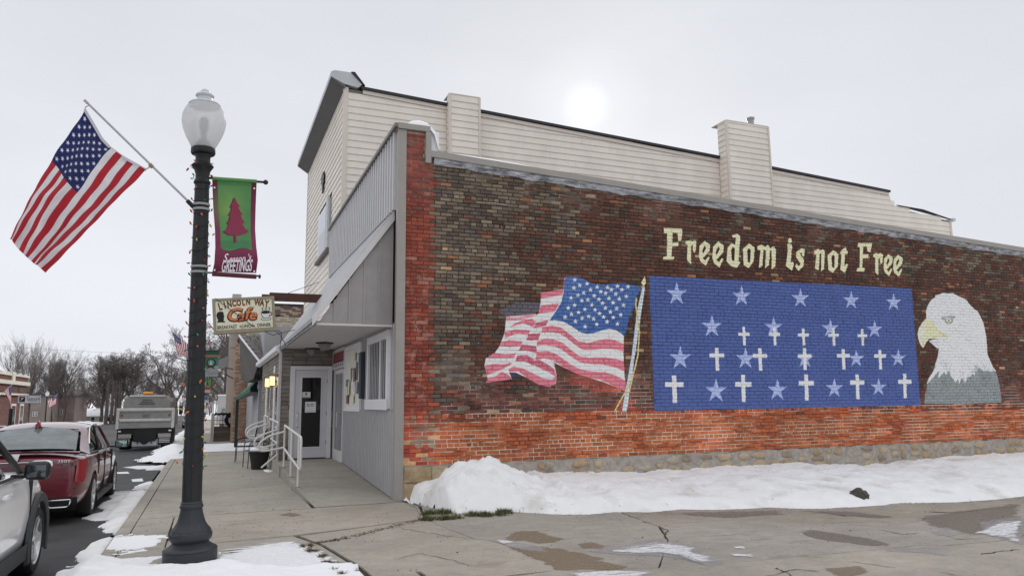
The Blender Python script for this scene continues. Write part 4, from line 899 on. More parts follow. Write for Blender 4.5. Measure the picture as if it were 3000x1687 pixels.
for i_, P_ in enumerate(([(345,1368),(400,1362),(470,1362),(468,1374),(400,1376)], [(330,1382),(380,1380),(385,1387),(340,1388)], [(380,1403),(420,1399),(425,1410),(385,1412)], [(300,1425),(420,1420),(405,1450),(360,1500),(330,1560),(290,1530),(320,1480)], [(410,1340),(470,1335),(465,1347),(420,1348)])):
    patch('slush', [sgp(*p) for p in P_], THIN if i_ != 3 else FROST, .006, world=True, zf=lambda x: -.135, label=['streak of slush on the street in front of the truck', 'small slush smear behind the red sedan', 'slush spots by the kerb beside the red sedan', 'icy slush between the red sedan and the kerb', 'thin slush streak nearest the truck'][i_])
def kerbsnow(x, y):
    w_ = .30+.2*nz(0, y, .9)+.1*nz(1, y, 3.5); xc = -1.02
    d = min(x-(xc-w_), (xc+.015-x)*3); e = .3*fb(x, y*.6, 5, 3)
    if y > 13.2: w2 = .62 if y < 16.6 else .42; d = min(x-(xc-w2-.25*nz(2, y, 1.3)), (xc+.015-x)*3)
    d += e*.2
    if 11.0 < y < 11.9: d -= .3
    if 16.6 < y < 17.6 or 18.4 < y < 22.6 or 23.2 < y < 26: d -= .6
    if y < 9.7: d += -.2
    return -.05 if d < 0 else .01 + .11*(1-math.exp(-d*4))*(1 if x > -1.35 else .35) + .01*e
heightfield('gutter_snow', -2.5, -1.0, 9.4, 27.5, .05, kerbsnow, SNOWD, 'slushy snow in the gutter along the kerb', base=lambda x, y: gz(y)-.135, cut=0)
def edge_flake(x, y):
    d = .35 - math.hypot((x+.78)/1.0, (y-10.05)/1.7) + .25*fb(x, y, 4, 4)*.6
    return .008+.01*d if d > 0 else -.05
heightfield('snow_patch', -1.0, -.1, 9.3, 10.9, .035, edge_flake, SNOWM, 'thin snow flake on the kerb behind the corner snow', cut=0)
def pile(x, y):
    d = math.hypot((x+.95)/.95, (y-27)/2.0); return .5*math.exp(-d*d*1.9)+.06*fb(x, y, 2, 4)-.05
heightfield('snow_bank', -2.6, .6, 23.5, 31, .08, pile, SNOWM, 'white snow pile at the kerb behind the lamp post', base=lambda x, y: gz(y)-.06, cut=0)
def far_band(x, y):
    return .16*math.exp(-((y-31.5)/1.3)**2)+.22*math.exp(-((y-35.5)/.9)**2)*(1 if x > -.4 else 0) + .03*fb(x, y, 1.5, 4) - .07
heightfield('snow_bank', -.9, 3.2, 28.5, 37.5, .08, far_band, SNOWM, 'low snow ridges across the sidewalk beyond the chairs', base=lambda x, y: gz(y), cut=0)
def far_gutter(x, y):
    return .5*math.exp(-((x+1.5)/.55)**2)*(.6+.7*nz(1, y, .25))+.05*fb(x, y, 1, 4)-.08
heightfield('gutter_snow', -3.2, -.6, 33, 95, .16, far_gutter, SNOWM, 'snow windrow along the far part of the kerb', base=lambda x, y: gz(y)-.1, cut=0)
def opp(x, y): return .55*math.exp(-((x+17)/1.4)**2)*(.6+.8*nz(3, y, .2))+.08*fb(x, y, .7, 4)-.08
heightfield('snow_bank', -20, -13.6, 60, 190, .4, opp, SNOWM, 'snow banks along the opposite side of the street', base=lambda x, y: gz(y)-.05, cut=0)
# grass showing at the foot of the mound and dead grass in the joint
def tufts(name, pts, n, cols, label, h=.05, spread=.1):
    r2 = random.Random(9); V = []; F = []; Cc = []; pts = [(p[0]+r2.gauss(0,.05), p[1]+r2.gauss(0,.03), p[2]*.45, p[3]) for p in pts for _ in range(3) if r2.random() < .75]
    for i in range(n):
        c = r2.choice(pts); x = c[0]+r2.gauss(0, spread*c[2]); y = c[1]+r2.gauss(0, spread*c[3]); hh = h*r2.uniform(.4,1.2); a = r2.uniform(0,6.28); w_ = .006; lx, ly = r2.gauss(0,.03), r2.gauss(0,.03); n0 = len(V)
        V += [(x-w_*math.cos(a), y-w_*math.sin(a), lz(x)), (x+w_*math.cos(a), y+w_*math.sin(a), lz(x)), (x+lx, y+ly, lz(x)+hh)]; F.append((n0, n0+1, n0+2)); cc = r2.choice(cols); Cc += [cc]*3
    return mesh(name, V, F, mat('grass_blades', (1,1,1,1), .8, attr='Col'), None, False, cols=Cc, kind='stuff', label=label)
GC = [C(92,104,62), C(72,86,50), C(110,112,72), C(58,66,44), C(120,108,74)]
gl = [gp(*p) for p in ((1270,1505),(1310,1502),(1380,1508),(1420,1508),(1460,1505),(1490,1498),(1530,1492),(1260,1522),(1300,1520))]
tufts('grass', [(p[0], p[1], 1.2, .5) for p in gl], 2600, GC, 'green grass showing at the foot of the snow mound', .07, .09)
gl = [gp(*p) for p in ((915,1600),(925,1615),(938,1632),(955,1652),(975,1672),(1000,1655),(985,1687))]
tufts('grass', [(p[0], p[1], .35, .5) for p in gl], 900, [C(120,96,58), C(96,76,46), C(78,64,44)], 'dead brown grass in the joint beside the snowy slab', .04, .06)
gl = [gp(930+70*i/40, 1590-12*i/40) for i in range(41)] + [gp(1001+240*i/90, 1578-58*i/90) for i in range(91)]
tufts('grass', [(p[0], p[1], .1, .1) for p in gl], 700, [C(112,90,56), C(84,74,46), C(70,74,44)], 'brown moss and grass in the slanting joint', .012, .12)
# grit and dead leaves scattered over the concrete
r2 = random.Random(31); V = []; F = []; Cc = []
GR = [C(90,82,72), C(66,60,54), C(150,142,130,1.2), C(110,90,66), C(178,170,160,1.2)]
for i in range(2600):
    if i < 1500: x = r2.uniform(-.7, 17); y = r2.uniform(6.5, 11.5)
    elif i < 2000: x = r2.uniform(3.2, 17); y = float(np.interp(x, fx, fy)) - abs(r2.gauss(0, .16))
    else: x = r2.uniform(-.8, 1.5); y = r2.uniform(9.7, 22)
    if x < 1.5 and y < 9.6: continue
    if x > 3 and y > float(np.interp(x, fx, fy)): continue
    if 1.5 < x < 3.1 and y > 12: continue
    s_ = r2.uniform(.003, .009)*(1.8 if r2.random() < .06 else 1); z0 = lz(x)+.002; n0 = len(V); a = r2.uniform(0, 6.28)
    V += [(x+s_*math.cos(a+t), y+s_*math.sin(a+t), z0) for t in (0, 2.1, 4.2)] + [(x, y, z0+s_*.9)]; F += [(n0,n0+1,n0+3),(n0+1,n0+2,n0+3),(n0+2,n0,n0+3)]; c = r2.choice(GR); Cc += [c]*4
mesh('grit', V, F, MATS['grass_blades'], None, False, cols=Cc, kind='stuff', label='grit and crumbs of leaf scattered over the sidewalk and lot')
# dark clod at the foot of the bank
q = onZ(2485, 1471, -.12); CL = mat('leafy_mud', C(82,76,72), .95, .4, 14, bump=1, bscale=30)
bm = bmesh.new(); bmesh.ops.create_icosphere(bm, subdivisions=4, radius=1)
for v in bm.verts:
    d = 1+.22*MN.noise(v.co*2.1)+.16*MN.noise(v.co*6); v.co = Vector((v.co.x*.17, v.co.y*.13, v.co.z*.135))*d
V = [tuple(v.co) for v in bm.verts]; F = [tuple(v.index for v in f.verts) for f in bm.faces]; bm.free()
o = mesh('mud_clod', V, F, CL, None, True, label='dark brown clod of frozen mud and leaves lying at the foot of the snow bank', category='clod'); o.location = (q.x, q.y-.22, lz(q.x)+.1)
# ================================================================== RAMP, RAILS, PORCH
rw = empty('ramp', (2.2, 16, 0), 'sloping concrete ramp and landing up to the cafe doors', None, kind='structure')
rr_ = [12.13, 15.0, 17.3, 19.0]
for i, (a, b) in enumerate(((12.11, 17.28), (17.3, 26.5))):
    P = [(1.6,a),(2.88,a),(2.88,b),(1.52,b),(1.50,(a+b)/2)] if i == 0 else [(1.52,a),(2.88,a),(2.88,b),(1.0,b),(1.0,18.9),(1.5,18.8)]
    if i == 1: P = [(1.5,a),(2.88,a),(2.88,b),(1.5,b)]
    k = MB(); k.add([(p[0], p[1], rampz(p[1])+.004) for p in P] + [(p[0], p[1], -.2) for p in P], [tuple(range(len(P)))] + [(j, (j+1) % len(P), (j+1) % len(P)+len(P), j+len(P)) for j in range(len(P))]); k.build('ramp_slab', CONC3, rw)
k = MB(); 
for i in range(30):
    y0 = 12.0+i*.18; y1 = y0+.19; w_ = .008+.018*((i*7) % 5)/5; xx = 1.585-.05*max(0, (12.9-y0)/.9)**2*0
    k.add([(xx-w_, y0, .006), (xx+w_*.3, y0, .006), (xx+w_*.3, y1, .006), (xx-w_, y1, .006)], [(0,1,2,3)])
k.build('ramp_crack', JOINT, rw, kind='stuff')
RAIL = mat('white_rail_paint', C(208,207,203,1.25), .35, .05, 12)
BRASS = mat('rusty_foot_plate', C(150,128,88,1.2), .6, .25, 30)
def bend(pts, r=.09, n=4):
    P = [Vector(p) for p in pts]; out = [P[0]]
    for i in range(1, len(P)-1):
        a = (P[i-1]-P[i]); b = (P[i+1]-P[i]); ra = min(r, a.length*.45, b.length*.45); A = P[i]+a.normalized()*ra; B = P[i]+b.normalized()*ra
        for j in range(n+1): t = j/n; out.append(A.lerp(P[i], t).lerp(P[i].lerp(B, t), t))
    out.append(P[-1]); return out
def railing(parent, pts, r=.021): k = MB(); k.tube(bend(pts), r, 8); k.build('rail', RAIL, parent, smooth=True)
def post(parent, x, y, z1, base=True):
    z0 = rampz(y)+.004; k = MB(); k.tube([(x,y,z0+.01),(x,y,z1)], .021, 8); k.build('post', RAIL, parent, smooth=True)
    if base: k = MB(); k.bbox((x-.055,y-.055,z0),(x+.055,y+.055,z0+.001), .003); k.build('foot_plate', BRASS, parent)
r1_ = empty('ramp_railing', (1.56, 15.6, .1), 'white tubular railing along the ramp, nearest to the mural corner', 'railing', 'white railings beside the cafe ramp')
xR = 1.56
for y in (14.2, 15.5, 17.0): post(r1_, xR, y, rampz(y)+.9)
railing(r1_, [(xR,17.0,1.13),(xR,14.25,1.02),(xR,13.85,1.0),(xR,13.85,.42),(xR,14.25,.45),(xR,17.0,.64)])
railing(r1_, [(xR,17.0,1.0),(1.25,17.0,.92),(1.04,17.0,.78),(1.04,17.0,.60),(1.2,17.0,.60),(xR,17.0,.66)])
r2_ = empty('stair_railing', (1.56, 18.6, .2), 'white looped handrail just past the ramp railing, by the porch corner', 'railing', 'white railings beside the cafe ramp')
for y in (18.6, 21.4): post(r2_, xR, y, rampz(y)+.92)
railing(r2_, [(xR,21.4,1.2),(xR,18.6,1.15),(xR,18.6,.3)])
railing(r2_, [(xR,18.6,1.0),(1.25,18.6,.9),(1.03,18.6,.78),(1.03,18.6,.6),(1.2,18.6,.58),(xR,18.6,.66),(xR,21.4,.7)])
railing(r2_, [(xR,21.4,.62),(1.3,21.3,.35)]); railing(r2_, [(xR,18.6,.42),(1.2,18.6,.12)]) 
railing(r2_, [(xR,18.62,.62),(xR,20.0,.28)])
r3_ = empty('stair_railing', (1.56, 21.4, .2), 'white looped handrail farthest along the porch, behind the chairs', 'railing', 'white railings beside the cafe ramp')
for y in (22.0, 23.6): post(r3_, xR, y, rampz(y)+1.0)
railing(r3_, [(xR,22.0,1.05),(1.2,22.0,.95),(1.03,22.0,.85),(1.03,22.0,.68),(1.2,22.0,.66),(xR,22.0,.7)])
railing(r3_, [(xR,23.6,1.1),(1.2,23.6,.98),(1.05,23.6,.86),(1.05,23.6,.7),(1.2,23.6,.66),(xR,23.6,.7)])
railing(r3_, [(xR,23.6,1.25),(xR,22.0,1.25),(xR,22.0,1.0)])
# porch (enclosed entry) with stone veneer
YD = 19.0; XP = 1.62
porch = empty('entry_porch', (2.2, YD, .25), 'stone-veneered entry porch with a white glazed door, beyond the grey ramp wall', 'building')
VEN = [mat('veneer_grey', C(128,122,114,1.15), .85, .15, 9, bump=.5), mat('veneer_warm', C(122,113,103,1.15), .85, .15, 9, bump=.5), mat('veneer_light', C(138,131,122,1.15), .85, .15, 9, bump=.5)]
VJ = mat('veneer_joint', C(88,82,76,1.5), .9)
k = MB(); k.box((XP+.03, YD+.03, 0), (XF+.0, YD+7.2, 2.94)); k.build('porch_wall', VJ, porch)
DX0, DX1, DZ1 = 1.83, 2.84, 2.52
rv = random.Random(4); z = .26; row = 0
def course(a, b, fn):
    x = a + (rv.uniform(-.15,0))
    while x < b:
        w_ = rv.uniform(.26,.46); xa = max(a, x); xb = min(b, x+w_-.008)
        if xb-xa > .05: fn(xa, xb)
        x += w_
while z < 2.93:
    h = .1; z1 = min(z+h-.008, 2.935)
    def fn(a, b):
        k = MB(); k.bbox((a, YD-rv.uniform(0,.012), z), (b, YD+.06, z1), .006, 1); k.build('veneer_stone', rv.choice(VEN), porch)
    course(XP, DX0-.0, fn) if z < DZ1+.02 else course(XP, XF-.01, fn)
    def fs(a, b):
        if any(w0-.02 < (a+b)/2 < w1+.02 and .95 < z < 2.3 for w0, w1 in ((19.7,20.25),(22.3,23.0))): return
        k = MB(); k.bbox((XP-rv.uniform(0,.012), a, z), (XP+.05, b, z1), .006, 1); k.build('veneer_stone', rv.choice(VEN), porch)
    if row % 1 == 0 and z1-z > .02: course(YD+.07, YD+7.1, fs) if row % 1 == 0 else None
    z += h; row += 1
k = MB(); k.box((DX1, YD-.004, .26), (XF-.035, YD+.03, DZ1)); k.build('side_strip', VJ, porch)
# white door
k = MB(); k.box((DX0, YD-.05, .26), (DX0+.11, YD+.02, DZ1)); k.box((DX1-.11, YD-.05, .26), (DX1, YD+.02, DZ1)); k.box((DX0+.11, YD-.05, DZ1-.1), (DX1-.11, YD+.02, DZ1)); k.build('door_frame', WHITE, porch)
d0, d1 = DX0+.115, DX1-.115
DOORM = mat('grey_white_door', C(186,186,190,1.5), .4, .04, 3)
k = MB(); k.box((d0, YD-.03, .285), (d0+.15, YD, 2.41)); k.box((d1-.13, YD-.03, .285), (d1, YD, 2.41)); k.box((d0+.15, YD-.03, .285), (d1-.13, YD, .52)); k.box((d0+.15, YD-.03, 2.26), (d1-.13, YD, 2.41)); dl = k.build('door', DOORM, porch)
k = MB(); k.box((d0+.148, YD-.012, .52), (d1-.128, YD-.004, 2.26)); k.build('door_glass', GLASSD, porch)
k = MB(); gx0, gx1 = d0+.15, d1-.13
for a, b in (((gx0,YD-.04,.52),(gx0+.02,YD-.031,2.26)),((gx1-.02,YD-.04,.52),(gx1,YD-.031,2.26)),((gx0+.02,YD-.04,.52),(gx1-.02,YD-.031,.545)),((gx0+.02,YD-.04,2.235),(gx1-.02,YD-.031,2.26))): k.box(a, b)
k.build('glazing_bead', WHITE, porch)
k = MB(); k.tube(bend([(d0+.07,YD-.03,1.18),(d0+.07,YD-.09,1.19),(d0+.07,YD-.09,1.37),(d0+.07,YD-.03,1.38)], .03), .011, 6); k.build('door_handle', CHROME, porch, smooth=True)
k = MB(); k.lathe((d0+.075, YD-.04, 1.05), [(.028,-.02),(.03,0),(.012,.03)], 10); k.build('door_lock', CHROME, porch, smooth=True)
for zz in (.6, 1.3, 2.1): k = MB(); k.box((d1-.012, YD-.042, zz), (d1+.008, YD-.031, zz+.1)); k.build('hinge', GALV, porch)
k = MB(); k.box((gx0+.03, YD-.016, 1.74), (gx0+.23, YD-.013, 1.88)); n1 = k.build('door_notice', PAP[0], porch)
k = MB(); k.box((gx0+.11, YD-.016, 1.38), (gx0+.37, YD-.013, 1.64)); n1 = k.build('door_notice', PAP[0], porch)
INK = mat('faded_print', C(92,92,96,1.4), .7)
k = MB(); k.lathe((gx0+.13, YD-.02, 1.81), [(.03,0),(.03,.012)], 10); k.V = [(v[0], YD-.0175, 1.83+(v[1]-YD+.02)) for v in k.V]; k.F = k.F[-1:]; k.build('notice_print', INK, porch)
k = MB(); 
for i, (w_, zz) in enumerate(((.17,1.765),(.15,1.75))): k.box((gx0+.05, YD-.0175, zz), (gx0+.05+w_, YD-.0165, zz+.006))
for (a, b, zz, h) in ((.125,.35,1.565,.022),(.14,.34,1.53,.022),(.14,.33,1.41,.008)): 
    n_ = int((b-a)/.018)
    for j in range(n_): 
        if (j*7) % 5: k.box((gx0+a+j*.018, YD-.0175, zz), (gx0+a+j*.018+.013, YD-.0165, zz+h))
k.build('notice_lettering', INK, porch, kind='stuff')
# porch side: windows with white casings, posts, eave with gutter, snow on the lean-to roof
for (a, b) in ((19.72,20.22),(22.35,22.95)):
    k = MB(); k.box((XP-.02, a, .98), (XP+.0, b, 2.28)); wn = k.build('window', WHITE, porch)
    k = MB(); k.box((XP-.026, a+.07, 1.05), (XP-.021, b-.07, 2.2)); k.build('pane', GLASSD, porch)
k = MB(); k.box((XP-.03, 20.55, .26), (XP-.0, 20.95, 2.3)); k.build('casing', WHITE, porch)
k = MB(); k.box((XP-.03, 23.5, .26), (XP-.0, 23.9, 2.3)); k.build('casing', WHITE, porch)
k = MB(); k.box((XP-.06, YD-.02, .26), (XP-.0, YD+.075, 2.86)); k.build('downspout', WHITED, porch)
k = MB(); k.prism([(XP-.16,YD+.02,2.9),(XP-.16,YD+.02,3.02),(XP-.02,YD+.02,3.04),(XP+.02,YD+.02,2.9),(XP-.05,YD+.02,2.86)], (0,8.4,0)); k.build('gutter', WHITE, porch)
k = MB(); k.prism([(XP-.1,YD+.1,3.0),(3.1,YD+1.0,3.75),(3.1,YD+8.4,3.75),(XP-.1,YD+8.4,3.0)], (0,0,-.05)); k.build('porch_roof', ROOFBLK, porch)
def psnow(x, y): return .14*min(1, (x-1.6)*5)*min(1, (26.5-y)*1.5) + .04*fb(x, y, 2) if y < 26.5 else -.05
heightfield('roof_snow', 1.6, 2.9, 19.4, 26.8, .07, psnow, SNOWM, 'snow lying on the lean-to roof of the porch', base=lambda x, y: 3.0+(x-1.52)*.47, cut=0)
k = MB(); k.box((XP-.015, 20.9, 2.42), (XP-.0, 21.3, 2.62)) ; k.build('house_number_plate', PAP[0], porch)
def lantern(y):
    k = MB(); k.box((XP-.2, y-.07, 2.31), (XP-.04, y+.07, 2.335)); k.box((XP-.2, y-.07, 2.06), (XP-.04, y+.07, 2.075))
    for sx in (XP-.2, XP-.05):
        for sy in (y-.07, y+.058): k.box((sx, sy, 2.075), (sx+.012, sy+.012, 2.31))
    k.box((XP-.04, y-.03, 2.15), (XP, y+.03, 2.25)); lt = k.build('wall_lantern', BLACK, porch)
    k = MB(); k.bbox((XP-.186, y-.056, 2.077), (XP-.054, y+.056, 2.309), .01); k.build('lantern_glass', mat('glowing_amber_glass', C(230,190,130), .4, emit=((1,.62,.25,1), 2.2)), porch)
    k = MB(); k.lathe((XP-.12, y, 2.14), [(.02,0),(.032,.04),(.02,.1)], 8); k.build('bulb', mat('lit_bulb', (1,.8,.5,1), .4, emit=((1,.8,.5,1), 9)), porch)
lantern(20.3); lantern(22.0)
# ================================================================== TALL CREAM-SIDED BUILDING BEHIND
tall = empty('cream_building', (3.15, 20, 0), 'tall cream vinyl-sided building rising behind the mural building', 'building')
TX, TY, TX1, TY1 = 3.15, 20.0, 27.3, 28.2
def roofz(x): return float(np.interp(x, [3.15, 6.2, 16.5, 24.0], [10.48, 10.42, 9.86, 9.45]))
def topz(x): return roofz(x) if x < 24.0 else float(np.interp(x, [24.0, 24.4, 27.4], [9.45, 8.95, 8.6]))
core = MB(); core.prism([(TX+.03, TY+.03, 0), (TX1, TY+.03, 0), (TX1, TY+.03, 8.55), (24.3, TY+.03, 8.85), (24.0, TY+.03, 9.4), (16.5, TY+.03, 9.82), (6.2, TY+.03, 10.36), (TX+.03, TY+.03, 10.42)], (0, TY1-TY-.06, 0)); core.build('wall_core', mat('lap_shadow_tone', C(120,114,106,1.4), .9), tall)  # darker core colour stands for the shadow line under each siding lap
PH = .2
def plank_y(x0, x1, z0, z1, y, parent, name='siding_plank'):
    """lap-siding board on a wall facing the camera side (-Y); foot kicked out"""
    k = MB(); k.add([(x0,y,z1),(x1,y,z1),(x1,y-.02,z0+.001),(x0,y-.02,z0+.001),(x1,y+.0,z0+.001),(x0,y+.0,z0+.001)], [(0,3,2,1),(3,5,4,2)]); return k.build(name, SIDING, parent)
def plank_x(y0, y1, z0, z1, x, parent, name='siding_plank'):
    k = MB(); k.add([(x,y0,z1),(x,y1,z1),(x-.02,y1,z0+.001),(x-.02,y0,z0+.001),(x,y1,z0+.001),(x,y0,z0+.001)], [(0,1,2,3),(3,2,4,5)]); return k.build(name, SIDING, parent)
rz = random.Random(8)
z = 4.5
while z < 10.4:
    z1 = z+PH
    # side wall boards: clip against the falling roof line
    segs = []
    x = TX+.1
    lim = TX1
    while lim > x and topz(lim-.02) < z1-.03: lim -= .1
    if lim-x > .5:
        cuts = [x, rz.uniform(9, 13), rz.uniform(17.5, 21), lim] if lim > 22 else [x, (x+lim)/2+rz.uniform(-1,1), lim]
        for a, b in zip(cuts[:-1], cuts[1:]): plank_y(a, b-.004, z, min(z1, topz(a)), TY, tall)
    z = z1
z = 2.9
while z < 10.4:
    z1 = min(z+PH, 10.42)
    if z < 6.3 and z > 4.0 and False: pass
    if 6.15 < z < 7.75: plank_x(TY+.1, 21.9, z, z1, TX, tall); plank_x(24.6, TY1, z, z1, TX, tall)
    else: plank_x(TY+.1, TY1, z, z1, TX, tall)
    z = z1
k = MB(); k.box((TX-.03, TY-.03, 0), (TX+.1, TY+.1, 10.44)); k.build('corner_board', SIDEDG, tall)
k = MB(); k.box((TX-.03, TY1-.02, 0), (TX+.05, TY1+.06, 10.44)); k.build('corner_board', SIDEDG, tall)
k = MB(); k.box((TX1-.05, TY-.035, 0), (TX1+.05, TY+.1, 8.57)); k.build('corner_board', SIDEDG, tall)
k = MB(); k.box((TX1+.02, TY-.14, 8.52), (TX1+.16, TY+8, 8.64)); k.build('end_gutter', WHITED, tall)
# deep eave toward the street
EAV = mat('eave_metal', C(168,170,172,1.4), .45, .08, 3)
k = MB(); k.prism([(2.74, 19.9, 10.66), (3.1, 19.9, 10.5), (3.5, 19.9, 10.44), (3.62, 19.9, 10.55), (3.3, 19.9, 10.86), (2.84, 19.9, 10.86), (2.74, 19.9, 10.80)], (0, 8.5, 0)); k.build('street_eave', EAV, tall)
k = MB(); k.prism([(3.3, 19.86, 10.87), (3.62, 19.86, 10.56), (3.7, 19.86, 10.52), (3.4, 19.86, 10.88)], (0, 8.5, 0)); k.build('eave_shingle', ROOFBLK, tall)
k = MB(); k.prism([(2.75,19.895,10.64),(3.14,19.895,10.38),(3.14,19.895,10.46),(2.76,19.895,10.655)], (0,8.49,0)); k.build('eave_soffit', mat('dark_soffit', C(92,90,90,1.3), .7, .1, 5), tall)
k = MB()
for a, b, za, zb in ((3.6,16.3,0,0),(16.3,24.05,0,0)):
    za, zb = roofz(a), roofz(b); k.add([(a,TY-.1,za-.05),(b,TY-.1,zb-.05),(b,TY+.3,zb-.05),(a,TY+.3,za-.05),(a,TY-.1,za+.03),(b,TY-.1,zb+.03),(b,TY+.3,zb+.05),(a,TY+.3,za+.05)], [(0,3,2,1),(4,5,6,7),(0,1,5,4),(1,2,6,5),(2,3,7,6),(3,0,4,7)])
k.build('roof_edge', ROOFBLK, tall)
k = MB(); k.add([(24.4,TY-.05,8.92),(25.8,TY-.05,8.85),(27.4,TY-.05,8.58),(27.4,TY+.04,8.58),(24.4,TY+.04,8.92),(24.4,TY-.05,8.94),(25.8,TY-.05,8.885),(27.4,TY-.05,8.605),(27.4,TY+.04,8.605),(24.4,TY+.04,8.94)], [(0,1,6,5),(1,2,7,6),(5,6,7,8,9),(2,3,8,7)]); k.build('low_roof_edge', ROOFBLK, tall)
k = MB(); k.box((3.5, TY-.045, 10.30), (15.8, TY-.024, 10.42), rot=Matrix.Rotation(.0, 3, 'Y')); 
k2 = MB(); k2.add([(3.65,TY-.05,roofz(3.65)-.16),(24.0,TY-.05,roofz(24)-.16),(24.0,TY-.05,roofz(24)-.055),(3.65,TY-.05,roofz(3.65)-.055),(3.65,TY-.01,roofz(3.65)-.16),(24.0,TY-.01,roofz(24)-.16)], [(0,1,2,3),(0,4,5,1)]); k2.build('frieze_board', SIDEDG, tall)
# siding-clad chimneys
def chimney(x0, x1, y0, ztop, zbot, flue=None):
    k = MB(); k.box((x0+.02, y0+.02, zbot), (x1-.02, TY+.0, ztop-.01)); ch = k.build('chimney', MATS['lap_shadow_tone'], tall)
    z = zbot
    while z < ztop-.03:
        z1 = min(z+PH, ztop-.02)
        for q in (plank_y(x0+.05, x1-.05, z, z1, y0+.01, tall, 'chimney_plank'), plank_x(y0+.05, TY-.03, z, z1, x0+.01, tall, 'chimney_plank')): pass
        z = z1
    k = MB(); k.box((x0-.03, y0-.03, zbot), (x0+.05, y0+.05, ztop-.02)); k.build('chimney_corner', SIDEDG, tall)
    k = MB(); k.box((x1-.05, y0-.03, zbot), (x1+.01, y0+.02, ztop-.02)); k.build('chimney_corner', SIDEDG, tall)
    k = MB(); k.box((x0-.005, y0-.005, ztop-.02), (x1, TY+.3, ztop+.005)); k.build('chimney_cap', SIDEDG, tall)
    if flue: k = MB(); k.lathe((flue, TY-.1, ztop), [(.11,0),(.11,.32),(.14,.34),(.14,.4),(.1,.42)], 14); k.build('flue_pipe', GALV, tall, smooth=True)
chimney(6.16, 7.12, 19.72, 10.62, 5.0)
chimney(16.03, 17.87, 19.5, 11.08, 5.2, 17.45)
# front window, shutter box and black wall ornament
k = MB(); k.box((TX-.06, 22.0, 6.2), (TX-.0, 24.5, 7.72)); wf = k.build('window_frame', WHITE, tall)
k = MB(); k.box((TX-.065, 22.75, 6.3), (TX-.061, 24.35, 6.92)); k.build('pane', mat('sky_reflecting_pane', C(70,72,78), .05, spec=.9), tall)
k = MB(); k.box((TX-.065, 22.75, 6.98), (TX-.061, 24.35, 7.6)); k.build('pane', mat('curtained_pane', C(150,158,176,1.2), .1), tall)
k = MB(); k.box((TX-.12, 21.95, 6.2), (TX-.061, 22.3, 7.8)); k.build('shutter', mat('pale_shutter', C(170,174,176,1.4), .5), tall)
k = MB(); k.bbox((TX-.14, 21.9, 6.09), (TX-.0, 24.6, 6.19), .01); k.build('window_sill', mat('dark_sill', C(96,90,90,1.3), .6), tall)
orn = [(0,0),(.25,.1),(.22,.22),(.5,.3),(.42,.45),(.6,.62),(.38,.6),(.3,.78),(.15,.66),(.0,.8),(-.12,.62),(-.35,.72),(-.3,.5),(-.5,.42),(-.28,.3),(-.42,.12),(-.18,.14),(-.15,-.25),(.05,-.35),(.1,-.1)]
k = MB(); k.prism([(TX-.07, 23.7+a*.75, 8.55+b*.62) for a, b in orn], (.04,0,0)); k.build('wall_ornament', BLACK, tall)
k = MB(); k.box((TX-.07, 22.2, 6.2), (TX+.02, 22.3, 6.21))
# ================================================================== HANGING CAFE SIGN
SY = 16.0
sb_ = empty('hanging_sign', (.6, SY, 2.9), 'cream hanging sign reading LINCOLN WAY Cafe, hung from a rusty beam over the sidewalk', 'sign')
q0, q1, q2, q3 = (onY(*p, SY) for p in ((622,877), (803,870), (806,968), (625,981)))
ctr = (q0+q1+q2+q3)/4; uxs = ((q1-q0)+(q2-q3)).normalized(); uxs.y = 0; uxs.normalize(); uys = Vector((-uxs.z, 0, uxs.x)); Wd = ((q1-q0).length+(q2-q3).length)/2; Hd = ((q0-q3).length+(q1-q2).length)/2
def sp(u, v, d=0): return ctr + uxs*(u*Wd/2) + uys*(v*Hd/2) + Vector((0, -d, 0))
SC = mat('cream_sign_paint', C(216,208,186,1.4), .5, .05, 8); SFR = mat('olive_sign_frame', C(140,134,112,1.4), .5, .12, 14)
k = MB(); k.prism([sp(-1,-1,-.12), sp(1,-1,-.12), sp(1,1,-.12), sp(-1,1,-.12)], (0,-.24,0)); k.build('sign_box', SFR, sb_)
k = MB(); e = .055; ex = e/ (Wd/2); ey = e/(Hd/2)
k.prism([sp(-1+ex,-1+ey*1.3,.121), sp(1-ex,-1+ey*1.3,.121), sp(1-ex,1-ey,.121), sp(-1+ex,1-ey,.121)], (0,-.004,0)); k.build('sign_face', SC, sb_)
k = MB()
for (u0, v0, u1, v1) in ((-1,-1,1,-1+ey*1.2),(-1,1-ey*.9,1,1),(-1,-1+ey*1.2,-1+ex*.9,1-ey*.9),(1-ex*.9,-1+ey*1.2,1,1-ey*.9)):
    k.prism([sp(u0,v0,.12), sp(u1,v0,.12), sp(u1,v1,.12), sp(u0,v1,.12)], (0,-.02,0))
k.build('sign_frame', SFR, sb_)
BRN = mat('brown_sign_paint', C(84,52,38,1.3), .6); GOLD = mat('ochre_sign_paint', C(168,122,56,1.3), .6); ORG = mat('orange_sign_paint', C(214,122,72,1.3), .6); MRN = mat('dark_brown_sign_paint', C(66,38,34,1.3), .6); BLK = mat('black_sign_paint', C(26,26,28), .6); REDD = mat('red_sign_paint', C(190,84,70,1.2), .6); PEAC = mat('pink_brown_sign_paint', C(176,122,104,1.3), .6)
word = 'LINCOLN WAY'; n_ = len(word)
us = np.linspace(-.76, .74, n_)
